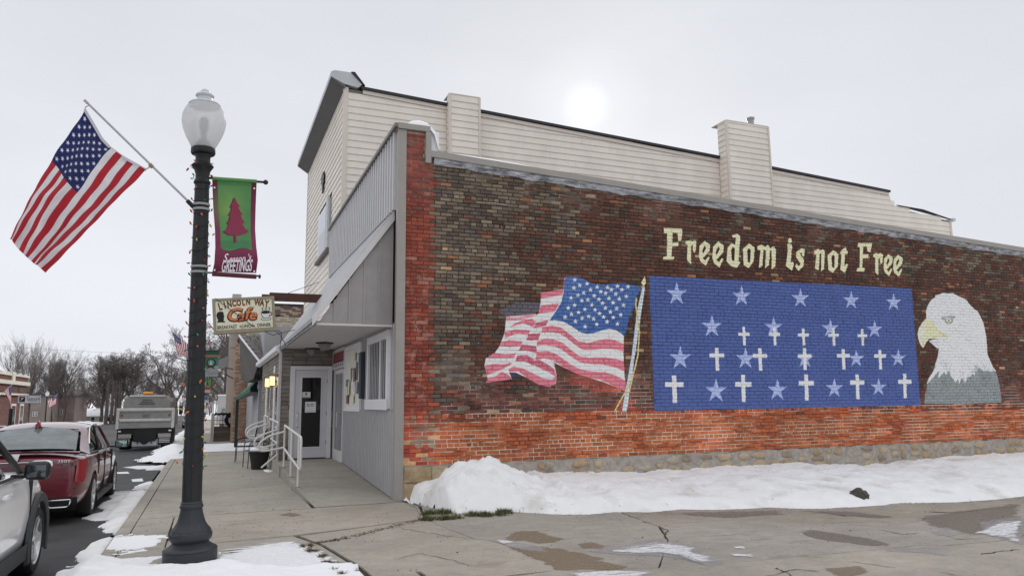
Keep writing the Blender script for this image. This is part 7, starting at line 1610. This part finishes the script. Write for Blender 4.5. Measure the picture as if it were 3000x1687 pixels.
# grey metal awning, gabled grey canopy and pale building further on
fb_ = empty('grey_storefront', (3, 58, gz(58)), 'distant grey storefront with a gabled canopy and a pleated metal awning', 'building')
def P60(x, y, Y=56.): return onY(x, y, Y)
k = MB(); k.prism([P60(640,1078), P60(640,1055), P60(692,1030), P60(705,1030), P60(705,1078)], (0,1.2,0)); k.build('gable_canopy', mat('grey_canopy_board', C(128,128,130,1.5), .6, .1, 2), fb_)
for i in range(8):
    t0, t1 = i/8, (i+1)/8; a0 = P60(664,1166,54).lerp(P60(691,1170,54), t0); a1 = P60(664,1166,54).lerp(P60(691,1170,54), t1); b0 = P60(695,1120,54.6).lerp(P60(708,1088,54.6), t0); b1 = P60(695,1120,54.6).lerp(P60(708,1088,54.6), t1); m0 = (a0+a1)/2+Vector((0,-.05,.03)); m1 = (b0+b1)/2+Vector((0,-.05,.03))
    k = MB(); k.add([a0,m0,m1,b0], [(0,1,2,3)]); k.add([m0,a1,b1,m1], [(0,1,2,3)]); k.build('awning_panel', mat('pleated_grey_metal', C(134,134,140,1.5), .4, .08, 3), fb_)
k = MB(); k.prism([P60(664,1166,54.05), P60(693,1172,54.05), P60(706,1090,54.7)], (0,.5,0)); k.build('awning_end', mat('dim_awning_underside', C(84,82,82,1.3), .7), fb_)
k = MB(); k.box((P60(672,1100,57).x, 57, -1.2), (P60(705,1100,57).x, 66, P60(690,1034,57).z)); k.build('wall', mat('pale_grey_storefront', C(140,138,140,1.5), .7, .1, 1), fb_)
k = MB(); k.prism([P60(642,1158,75), P60(703,1158,75), P60(703,1240,75), P60(636,1240,75)], (0,8,0)); k.build('annex_wall', mat('light_grey_annex', C(158,158,158,1.5), .7, .08, 1), fb_)
k = MB(); k.prism([P60(638,1155,74.9), P60(705,1155,74.9), P60(705,1159,74.9), P60(638,1159,74.9)], (0,.6,0)); k.build('annex_roof_snow', SNOWM, fb_)
k = MB(); k.prism([P60(650,1196,74.9), P60(668,1196,74.9), P60(668,1235,74.9), P60(650,1235,74.9)], (0,.05,0)); k.build('garage_door', mat('shaded_grey_door', C(112,112,116,1.5), .6), fb_)
# wooden planter fence with wreath
pf = empty('planter_fence', (1.0, 44, gz(44)), 'dark wooden planter box with railing, garland and wreath far down the sidewalk', 'planter')
BRD = [mat('weathered_board', C(96,88,82,1.3), .9, .2, 6), mat('weathered_board_dark', C(82,76,72,1.3), .9, .2, 6)]
w0, w1 = onY(627,1250,44), onY(693,1250,44); zb_ = gz(44); zt_ = onY(650,1248,44).z
for i in range(4):
    k = MB(); k.bbox((w0.x, 44, zb_+i*(zt_-zb_)/4+.005), (w1.x, 44.06, zb_+(i+1)*(zt_-zb_)/4-.005), .006, 1); k.build('board', BRD[i % 2], pf)
k = MB(); k.box((w0.x, 44.06, zb_), (w1.x, 45.2, zt_-.05)); k.build('planter_bed', BRD[1], pf)
k = MB(); k.box((w0.x-.16, 43.9, zb_), (w0.x-.02, 44.1, onY(620,1211,44).z)); k.build('end_post', mat('pale_post', C(164,160,152,1.4), .7), pf)
zr = onY(650,1212,44).z
for z_ in (zt_+.12, (zt_+zr)/2, zr): k = MB(); k.tube([(w0.x,44.03,z_),(w1.x,44.03,z_)], .014, 5); k.build('rail', WIR, pf)
for i in range(9): k = MB(); xx = w0.x+(w1.x-w0.x)*i/8; k.tube([(xx,44.03,zt_),(xx,44.03,zr)], .01, 4); k.build('baluster', WIR, pf)
GAR = mat('dark_green_garland', C(36,42,38,1.1), .9, .4, 30)
def leafy(name, pts, r, n, m_, parent, size=.03, seed=1):
    r2 = random.Random(seed); V = []; F = []
    for i in range(n):
        c = Vector(r2.choice(pts)); d = Vector((r2.gauss(0,1), r2.gauss(0,1), r2.gauss(0,1))).normalized()*r*r2.random()**.4; p = c+d; a = Vector((r2.gauss(0,1), r2.gauss(0,1), r2.gauss(0,1))).normalized()*size; b = a.cross(Vector((r2.random(), r2.random(), r2.random()))).normalized()*size*.5; n0 = len(V); V += [p-a, p+b, p+a, p-b]; F.append((n0,n0+1,n0+2,n0+3))
    o = MB(); o.V = [tuple(v) for v in V]; o.F = F; return o.build(name, m_, parent, kind='stuff')
gp2 = [(w0.x+(w1.x-w0.x)*i/40, 44.0, zr-.05+.07*abs(math.sin(i*.4))) for i in range(41)]
leafy('garland', gp2, .06, 500, GAR, pf, .05)
wc = onY(678,1230,43.9); leafy('wreath', [(wc.x+.27*math.cos(t), 43.9, wc.z+.27*math.sin(t)) for t in np.linspace(0,6.28,30)], .1, 900, GAR, pf, .06, 3)
# small white pedestrian sign & snow-laden red bits
ps_ = empty('sign_post', (-.35, 62, gz(62)), 'slim white sign on a post beyond the lamp post', 'sign'); k = MB(); k.box((-.5,62,1.0),(-.22,62.03,1.75)); k.build('sign_plate', PAP[0], ps_); k = MB(); k.tube([(-.36,62.05,gz(62)),(-.36,62.05,1.75)], .03, 6); k.build('post', GALV, ps_)
# hanging banners and little flags further down the street
def small_lamp(x, Y, label, s=.82):
    r_ = empty('street_lamp', (x, Y, gz(Y)), label, 'street lamp', 'acorn street lamps along the street')
    for ch in list(SMALL.children):
        c = ch.copy(); COL.objects.link(c); c.parent = r_; c.matrix_parent_inverse = Matrix(); c.location = ch.location*s; c.scale = (s,s,s)
    return r_
SMALL = make_lamp(False)
for ch in list(SMALL.children): pass
SMALL.location = (-.62, 44.5, gz(44.5)); SMALL['label'] = 'street lamp hidden mostly behind the nearest lamp post, carrying a green wreath banner'
small_lamp(-12.2*94/70*1.0, 94, 'distant white-globed street lamp above the red sedan roof, by the lettered sign')
small_lamp(-13.95*135/100, 135, 'farthest street lamp on the left, in front of the snow-roofed house')
small_lamp(-.5, 66, 'distant street lamp on the right-hand sidewalk holding a green fir-tree banner')
def small_flag(px0, px1, px2, px3, Y, label, pole=None, seed=0):
    """px0 hoist-top, px1 fly-top, px2 fly-bottom, px3 hoist-bottom"""
    o_ = onY(px0[0], px0[1], Y); p = empty('american_flag', tuple(o_), label, 'flag', 'American flags along the street'); V = []; UV = []
    for j in range(9):
        for i in range(13):
            u, v = i/12, j/8; x = (1-v)*((1-u)*px0[0]+u*px1[0])+v*((1-u)*px3[0]+u*px2[0]); y = (1-v)*((1-u)*px0[1]+u*px1[1])+v*((1-u)*px3[1]+u*px2[1]); q = onY(x, y, Y); q.y += .06*math.sin(u*8+v*4+seed); V.append(q-o_); UV.append((u, 1-v))
    mesh('flag_cloth', V, [(j*13+i, j*13+i+1, (j+1)*13+i+1, (j+1)*13+i) for j in range(8) for i in range(12)], FLAGM, p, True, uvs=UV)
    if pole: k = MB(); k.tube([onY(*pole[0], Y), onY(*pole[1], Y)], .02, 6); k.build('pole', WHITED, p)
    return p
small_flag((37,1128),(30,1190),(40,1200),(13,1146), 50, 'American flag hanging in folds at the far left in front of the brick storefront', ((0,1158),(38,1124)), 1)
small_flag((168,1154),(164,1182),(143,1193),(138,1176), 94, 'small American flag on the distant street lamp left of the truck', ((136,1180),(171,1152)), 2)
small_flag((262,1172),(257,1190),(246,1197),(240,1192), 135, 'tiny American flag farthest down the left side of the street', ((238,1194),(262,1168)), 3)
small_flag((504,972),(524,1040),(552,1043),(551,1008), 42, 'American flag jutting out from behind the nearest lamp post, farther along the kerb', ((500,966),(556,1012)), 4)
def small_banner(px, Y, kind, label):
    (x0, y0, x1, y1) = px; b_ = Raster(80, 160, (66/255,118/255,98/255,1))
    if kind == 'wreath':
        b_.poly([(0,135),(80,135),(80,160),(0,160)], (40,92,72)); b_.poly([(0,120),(80,120),(80,134),(0,134)], (160,128,92)); b_.poly([(0,0),(80,0),(80,70),(0,50)], (166,178,180)); b_.poly([(0,50),(80,70),(80,110),(0,100)], (112,150,142), .6)
        b_.poly([(40+27*math.cos(t), 85+27*math.sin(t)) for t in np.linspace(0,6.28,24)], (30,72,56)); b_.poly([(40+18*math.cos(t), 86+18*math.sin(t)) for t in np.linspace(0,6.28,24)], (124,160,150)); b_.poly([(40,104),(48,74),(32,74)], (214,214,210)); b_.poly([(22,60),(58,60),(62,46),(52,52),(40,56),(28,52),(18,46)], (120,44,50))
        for (a, b) in (((8,32),(40,40)),((20,22),(64,30)),((30,14),(72,22))): b_.line([a,b], 3, (170,110,96))
    elif kind == 'tree':
        b_.poly([(0,60),(80,60),(80,160),(0,160)], (96,150,76)); b_.poly([(40,140),(56,84),(24,84)], (120,48,56)); b_.poly([(0,0),(80,0),(80,36),(0,36)], (190,180,186)); b_.poly([(0,36),(80,36),(80,60),(0,60)], (168,60,70))
    else:
        b_.poly([(0,0),(80,0),(80,160),(0,160)], (112,124,140)); b_.poly([(0,0),(80,0),(80,60),(0,60)], (176,180,190)); b_.poly([(40+22*math.cos(t), 100+26*math.sin(t)) for t in np.linspace(0,6.28,20)], (66,84,110))
    M_ = print_mat('small_banner_'+kind, b_.image('small_banner_'+kind), .6, .2, 1.2)
    a = onY(x0, y0, Y); b = onY(x1, y1, Y); p = empty('holiday_banner', (a.x, Y, a.z), label, 'banner', 'banners hanging from the lamp posts')
    mesh('banner_cloth', [(0,0,0),(b.x-a.x,0,0),(b.x-a.x,0,b.z-a.z),(0,0,b.z-a.z),(0,.015,0),(b.x-a.x,.015,0),(b.x-a.x,.015,b.z-a.z),(0,.015,b.z-a.z)], [(0,1,2,3),(7,6,5,4),(0,4,5,1),(3,2,6,7)], M_, p, uvs=[(0,1),(1,1),(1,0),(0,0)]*2)
    for z_ in (0, b.z-a.z): k = MB(); k.tube([(a.x-.3,Y,a.z+z_),(b.x+.1,Y,a.z+z_)], .02, 5); k.build('rod', BLACK, p)
small_banner((598,1026,638,1104), 44.5, 'wreath', 'green and white banner with a wreath, right of the nearest lamp post')
small_banner((599,1107,616,1151), 66, 'tree', 'small green banner with a red fir tree below the wreath banner')
small_banner((597,1158,611,1180), 96, 'blue', 'tiny blue-grey banner, the lowest and farthest of those by the lamp post')
# ================================================================== LEFT SIDE OF THE STREET
st = empty('brick_storefront', (-17.2, 78, gz(78)), 'one-storey dark red brick storefront with cream cornice bands at the left edge', 'building')
DRB = [mat('dark_red_brick', C(92,52,44,1.5), .9, .2, 2), mat('brown_red_brick', C(80,46,40,1.5), .9, .2, 2)]
CRM = mat('cream_cornice', C(184,178,164,1.4), .7, .08, 1)
zA = gz(82)
k = MB(); k.box((-40, 60, zA-1), (-17, 87.2, 4.45)); k.build('wall', DRB[1], st)
B2 = [MB(), MB()]
z = zA; r_ = 0
while z < 4.4:
    y = 66-(.3 if r_ % 2 else 0)
    while y < 87.2: B2[rb_.randrange(2)].box((-17.03, max(66,y), z), (-16.98, min(y+.58,87.2), z+.14)); y += .6
    z += .16; r_ += 1
for m_, bb in zip(DRB, B2): bb.build('brick', m_, st, kind='stuff')
for (z0, z1, d) in ((4.45,4.66,.12),(3.66,4.0,.25),(2.62,2.86,.2)): k = MB(); k.box((-17-.1, 66, z0), (-17+d, 87.35, z1)); k.build('cornice', CRM, st)
for i in range(9): k = MB(); k.box((-17, 67+i*2.3, 4.66), (-16.88, 67.9+i*2.3, 4.78)); k.build('parapet_block', CRM, st)
k = MB(); k.box((-17.02, 80.3, 3.66), (-16.84, 81.4, 4.8)); k.build('keystone_block', CRM, st)
for (y0, y1) in ((67,69.5),(72,76),(81.2,83),(84.6,86.2)):
    k = MB(); k.box((-17.02, y0, zA+.2), (-16.92, y1, 1.9)); k.build('window_frame', CRM, st)
    k = MB(); k.box((-16.93, y0+.25, zA+.5), (-16.9, y1-.25, 1.7)); k.build('pane', GLASSD, st)
k = MB(); k.box((-16.98, 83.4, 3.0), (-16.95, 84.4, 3.5)); k.build('wall_vent', DARK, st)
ss = empty('lettered_sign', tuple(onY(84,1172,70)), 'white rectangular sign reading Stenzel with a red and black square emblem, at the far left', 'sign')
s0, s1 = onY(52,1157,70), onY(117,1181,70)
k = MB(); k.bbox((s0.x, 70, s1.z), (s1.x, 70.15, s0.z), .01, 1); k.build('sign_board', mat('grey_white_sign', C(186,186,190,1.4), .5), ss)
k = MB(); fw = .05
for a, b in (((s0.x,69.97,s1.z),(s1.x,69.995,s1.z+fw)),((s0.x,69.97,s0.z-fw),(s1.x,69.995,s0.z)),((s0.x,69.97,s1.z+fw),(s0.x+fw,69.995,s0.z-fw)),((s1.x-fw,69.97,s1.z+fw),(s1.x,69.995,s0.z-fw))): k.box(a, b)
k.build('sign_frame', mat('grey_sign_frame', C(120,120,124,1.3), .5), ss)
ex0 = s0.x+.12; ez0 = s1.z+.13; es = s0.z-s1.z-.24
k = MB(); k.box((ex0,69.985,ez0), (ex0+es*.95,69.994,ez0+es)); k.build('emblem_square', BLK, ss)
k = MB(); k.prism([(ex0,69.98,ez0+es*.45),(ex0+es*.5,69.98,ez0+es),(ex0,69.98,ez0+es)], (0,.004,0)); k.build('emblem_corner', mat('dark_red_emblem', C(120,34,50,1.3), .6), ss)
k = MB(); k.prism([(ex0,69.975,ez0+es*.1),(ex0+es*.55,69.975,ez0+es*.42),(ex0+es*.3,69.975,ez0+es*.5),(ex0+es*.95,69.975,ez0+es*.95),(ex0+es*.3,69.975,ez0+es*.68),(ex0+es*.6,69.975,ez0+es*.55)], (0,.004,0)); k.build('emblem_swoosh', PAP[0], ss)
text('sign_lettering', 'Stenzel', .34, INK, Vector(((s0.x+s1.x)/2+.33, 69.98, s0.z-.27)), (1,0,0), (0,0,1), ss)
k = MB(); k.box((ex0+es*1.25,69.984,s1.z+.27),(s1.x-.15,69.99,s1.z+.31)); k.box((ex0+es*1.4,69.984,s1.z+.17),(s1.x-.15,69.99,s1.z+.2)); k.build('sign_small_print', INK, ss, kind='stuff')
k = MB(); k.tube([(s0.x+.1,70.07,s0.z-.05),(-17.0,72,s0.z+.1)], .04, 6); k.tube([(s1.x-.2,70.07,s0.z),(-17.0,71.5,s0.z+.5)], .015, 4); k.build('bracket_arm', BLACK, ss, kind='stuff')
fs_ = empty('flag_stand', (onY(32,1200,50).x, 50, gz(50)), 'short dark post under the folded flag at the far left', 'post'); k = MB(); k.tube([(onY(32,1200,50).x,50,gz(50)),(onY(33,1196,50).x,50,onY(32,1196,50).z)], .1, 10); k.build('post', LAMPB, fs_, smooth=True)
# houses
def house(x0, x1, y0, d, zb, ze, zr, wallm, roofm, label, gable='x', wins=(), ridge_over=.3):
    h = empty('house', ((x0+x1)/2, y0, zb), label, 'house')
    k = MB(); k.box((x0,y0,zb-.5),(x1,y0+d,ze)); k.build('wall', wallm, h)
    k = MB()
    if gable == 'x': k.prism([(x0-.3,y0-ridge_over,ze),(x0-.3,y0+d/2,zr),(x0-.3,y0+d+ridge_over,ze),(x0-.3,y0+d/2,ze)][:3], (x1-x0+.6,0,0))
    else: k.prism([(x0-.3,y0-.2,ze),((x0+x1)/2,y0-.2,zr),(x1+.3,y0-.2,ze)], (0,d+.4,0))
    k.build('roof', roofm, h)
    for (a, b, z0, z1) in wins:
        k = MB(); k.box((a-.08,y0-.06,z0-.08),(b+.08,y0-.001,z1+.08)); wf_ = k.build('window_frame', WHITED, h)
        k = MB(); k.box((a,y0-.075,z0),(b,y0-.062,(z0+z1)/2-.03)); k.build('pane', GLASSD, h); k = MB(); k.box((a,y0-.075,(z0+z1)/2+.03),(b,y0-.062,z1)); k.build('pane', GLASSD, h)
    return h
HW = mat('pale_house_siding', C(168,168,170,1.4), .7, .06, 1); HG = mat('greenish_grey_siding', C(150,152,146,1.4), .7, .06, 1); HB = mat('old_grey_brown_wall', C(116,106,100,1.4), .85, .25, .7); RF = mat('dark_roof_tiles', C(70,66,66,1.4), .85, .2, 1)
def X_(px, Y): return onY(px, 1200, Y).x
def Z_(py, Y, px=250): return onY(px, py, Y).z
house(X_(232,140), X_(296,140), 140, 8, gz(140), Z_(1219,140), Z_(1196,140), HG, SNOWM, 'small pale house with a snow-covered roof and one sash window, left of the truck', wins=((X_(269,140), X_(279,140), Z_(1238,140), Z_(1222,140)),))
house(X_(205,165), X_(262,165), 165, 9, gz(165), Z_(1200,165), Z_(1172,165), HW, SNOWM, 'taller snow-roofed house behind the small pale house', gable='y')
house(X_(296,170), X_(335,170), 170, 8, gz(170), Z_(1205,170), Z_(1190,170), HW, mat('grey_roof', C(120,122,126,1.4), .8, .1, 1), 'white house partly hidden by tree trunks beside the truck', wins=((X_(299,170), X_(306,170), Z_(1232,170), Z_(1222,170)),))
house(X_(88,118), X_(135,118), 118, 9, gz(118), Z_(1160,118), Z_(1145,118), HB, RF, 'grey stone house with a dark roof behind the lettered sign', gable='y', wins=((X_(98,118), X_(101,118), Z_(1215,118), Z_(1205,118)),(X_(106,118), X_(109,118), Z_(1215,118), Z_(1205,118))))
house(X_(60,125), X_(212,125), 127, 12, gz(127), Z_(1158,127), Z_(1146,127), mat('dull_brick_house_wall', C(118,104,100,1.4), .85, .3, .8), RF, 'long dark-roofed brick building behind the bare trees on the left', wins=((X_(178,127), X_(182,127), Z_(1212,127), Z_(1200,127)),))
house(X_(206,150), X_(226,150), 150, 6, gz(150), Z_(1206,150), Z_(1198,150), mat('rust_brick_wall', C(128,88,76,1.4), .85, .2, 1), SNOWM, 'small reddish brick house between the trees and the snow-roofed house')
# low dark bush by the trunks
leafy_o = leafy('bush', [(X_(305,150)+i*.25, 150, gz(150)+.4+.2*math.sin(i)) for i in range(14)], .7, 900, GAR, None, .22, 9); leafy_o['label'] = 'low dark evergreen bush in the snow beside the truck'
# ================================================================== BARE TREES
BARK = mat('winter_bark', C(92,84,80,1.15), .95, .2, 3); BARKF = mat('winter_twigs', C(108,100,97,1.15), .95, .15, 3)
def bare_tree(seed, h, style):
    """tapered trunk and recursive limbs; returns two meshes (limbs, twigs) in tree coordinates, trunk foot at the origin"""
    r2 = random.Random(seed); K = MB(); T = MB(); cnt = [0]
    def branch(p, d, L_, r_, depth):
        n = 4 if depth < 2 else 3; pts = [p]; rad = [r_]; q = p.copy(); dd = d.copy()
        for i in range(n):
            wob = .10 if style == 'tall' else .2; dd = (dd + Vector((r2.gauss(0,wob), r2.gauss(0,wob), r2.gauss(0,wob*.6) + (.10 if style == 'tall' else .05)))).normalized()
            q = q + dd*(L_/n); pts.append(q.copy()); rad.append(r_*(1-.55*(i+1)/n))
        cnt[0] += 1
        if r_ > .03: K.tube(pts, rad, 6 if depth < 2 else 4, cap=False)
        else: T.tube(pts, [max(.007, x) for x in rad], 3, cap=False)
        if depth >= maxd: return
        kids = {'tall': [9,6,5,4,3], 'round': [7,6,6,5,4], 'spread': [6,6,5,5,3]}[style][depth]
        for c in range(kids):
            t = r2.uniform(.25 if depth else .22, 1.0); i = min(n-1, int(t*n)); s_ = pts[i].lerp(pts[i+1], t*n-i)
            ax = Vector((r2.gauss(0,1), r2.gauss(0,1), r2.gauss(0,.3))); side = dd.cross(ax).normalized()
            ang = {'tall': r2.uniform(.25,.55), 'round': r2.uniform(.35,.85), 'spread': r2.uniform(.45,1.0)}[style]
            nd = (dd*math.cos(ang)+side*math.sin(ang)).normalized()
            branch(s_, nd, L_*r2.uniform(.42,.68)*(1.1-.35*t if style != 'tall' else 1.1), rad[i]*r2.uniform(.42,.62), depth+1)
    maxd = 4
    branch(Vector((0,0,0)), Vector((0,0,1)), h*(.62 if style == 'tall' else .42), h*(.018 if style == 'tall' else .024), 0) if style == 'tall' else None
    if style != 'tall':
        pts = [Vector((0,0,-.2)), Vector((.05,0,h*.12)), Vector((0,.05,h*.25))]; K.tube(pts, [h*.026,h*.021,h*.019], 8, cap=False)
        nm_ = 6 if style == 'round' else 5
        for i in range(nm_):
            a = i*6.28/nm_+r2.uniform(-.3,.3); tl_ = r2.uniform(.15,.55) if style == 'round' else r2.uniform(.3,.9); branch(pts[2] - Vector((0,0,r2.uniform(0,h*.06))), Vector((math.cos(a)*math.sin(tl_), math.sin(a)*math.sin(tl_), math.cos(tl_))), h*.45, h*.012, 0)
    out = []
    for kk, m_, nm in ((K, BARK, 'trunk'), (T, BARKF, 'twigs')):
        me = bpy.data.meshes.new(nm); me.from_pydata(kk.V, [], kk.F); me.materials.append(m_); me.polygons.foreach_set('use_smooth', [True]*len(me.polygons)); out.append(me)
    return out
TP = {('tall',0): bare_tree(1, 10, 'tall'), ('tall',1): bare_tree(2, 10, 'tall'), ('round',0): bare_tree(3, 10, 'round'), ('round',1): bare_tree(4, 10, 'round'), ('spread',0): bare_tree(5, 10, 'spread'), ('spread',1): bare_tree(6, 10, 'spread')}
def tree(px, pytop, Y, st_, v, label, rz=0, wide=1., zb=None):
    x = onY(px, 1190, Y).x; zb = gz(Y) if zb is None else zb; zt = onY(px, pytop, Y).z; h = zt-zb; ref = max(vv.co.z for vv in TP[(st_,v)][1].vertices); s_ = h/ref
    t = empty('bare_tree', (x, Y, zb), label, 'tree', 'bare winter trees down the street'); t.rotation_euler.z = rz
    for me, nm in zip(TP[(st_,v)], ('trunk', 'crown')):
        o = bpy.data.objects.new(nm, me); link(o, t); o.scale = (s_*wide, s_*wide, s_)
        if nm == 'crown': o['kind'] = 'stuff'
tree(36, 985, 118, 'tall', 0, 'tall bare tree rising over the brick storefront, leftmost of all', .3, .9)
tree(64, 968, 112, 'tall', 1, 'tall bare tree over the brick storefront, highest of the left group', 1.7, .9)
tree(92, 990, 120, 'tall', 0, 'bare tree at the right end of the brick storefront roof', 3.3, 1.0)
tree(158, 1005, 122, 'tall', 1, 'slender bare tree, left one of the pair behind the distant street lamp', 4.2, .8)
tree(188, 1012, 124, 'tall', 0, 'thick bare tree, right one of the pair behind the distant street lamp', 5.2, 1.1)
tree(178, 1030, 128, 'round', 1, 'bushy bare tree low behind the distant flag', 2.2, .7)
tree(232, 1042, 150, 'tall', 1, 'thin bare tree above the snow-roofed house', .9, .55)
tree(258, 1130, 160, 'round', 0, 'low dark bare tree beside the snow-roofed house', 1.1, 1.2)
tree(300, 1028, 140, 'round', 0, 'dense round-crowned bare tree, left half of the big clump behind the truck', 2.0, .95)
tree(345, 1012, 138, 'round', 1, 'dense round-crowned bare tree, tallest of the clump behind the truck', 3.9, .95)
tree(385, 1016, 142, 'round', 0, 'dense bare tree, right part of the big clump behind the truck', 5.1, .9)
tree(432, 1060, 150, 'spread', 0, 'lighter bare tree right of the dense clump', .6, .9)
tree(470, 1100, 160, 'round', 1, 'low bare tree between the clump and the nearest lamp post', 2.6, 1.1)
tree(515, 1000, 120, 'spread', 1, 'bare tree with twisting limbs just left of the nearest lamp post', 1.9, .9)
tree(560, 1050, 150, 'round', 0, 'bare tree mostly behind the nearest lamp post', 3.0, 1.1)
tree(655, 900, 88, 'spread', 0, 'big spreading bare tree behind the wreath banner and the planter', 4.4, .95)
tree(700, 960, 120, 'spread', 1, 'bare tree seen through the branches behind the brick building', 2.9, 1.0)
tree(285, 1090, 200, 'round', 1, 'far bare tree behind the houses', .4, 1.3)
tree(600, 1110, 210, 'round', 0, 'far bare tree at the end of the street', 1.4, 1.3)
# straight dark trunks by the yard
for i, (px, w_) in enumerate(((312, .24), (327, .22), (337, .14), (346, .14), (352, .1))):
    x = onY(px, 1200, 132).x; t = empty('tree_trunk', (x, 132, gz(132)), ['thickest straight trunk standing in the snow left of the truck', 'second straight trunk from the left beside the truck', 'slim trunk in the middle of the row beside the truck', 'fourth slim trunk, nearly touching the truck body', 'thinnest trunk, right behind the truck body'][i], 'tree', 'straight tree trunks beside the truck')
    k = MB(); k.tube([(x,132,gz(132)-.1),(x+.05,132,2),(x-.03*i,132,5.5)], [w_*1.15,w_,w_*.7], 8); k.build('trunk', BARK, t, smooth=True)
# far tree line closing the street
r3 = random.Random(77); K = MB()
for i in range(900):
    x = r3.uniform(-160, 80); y = r3.uniform(230, 330); h = r3.uniform(6, 13)*(.8+.3*math.sin(x*.11)); zb = -1.5
    K.tube([(x,y,zb),(x+r3.gauss(0,.3),y,zb+h*.5),(x+r3.gauss(0,.8),y,zb+h)], [.16,.1,.03], 3, cap=False)
    for j in range(8):
        z0 = zb+h*r3.uniform(.25,.9); a = r3.uniform(0,6.28); L_ = h*.28; K.tube([(x,y,z0),(x+L_*.5*math.cos(a),y+L_*.3*math.sin(a),z0+L_*.5),(x+L_*.7*math.cos(a),y+L_*.4*math.sin(a),z0+L_)], [.07,.05,.03], 3, cap=False)
K.build('far_treeline', BARKF, None, kind='stuff', label='bare wooded skyline at the far end of the street')
# overhead wire across the far street
ow = MB(); ow.tube([onY(0,1012,60), onY(150,1024,60)+Vector((0,0,0)), onY(420,1038,60), onY(640,1020,60)], .006, 4); o = ow.build('overhead_wire', BLACK, None, label='thin overhead cable sagging across the far street', category='cable')
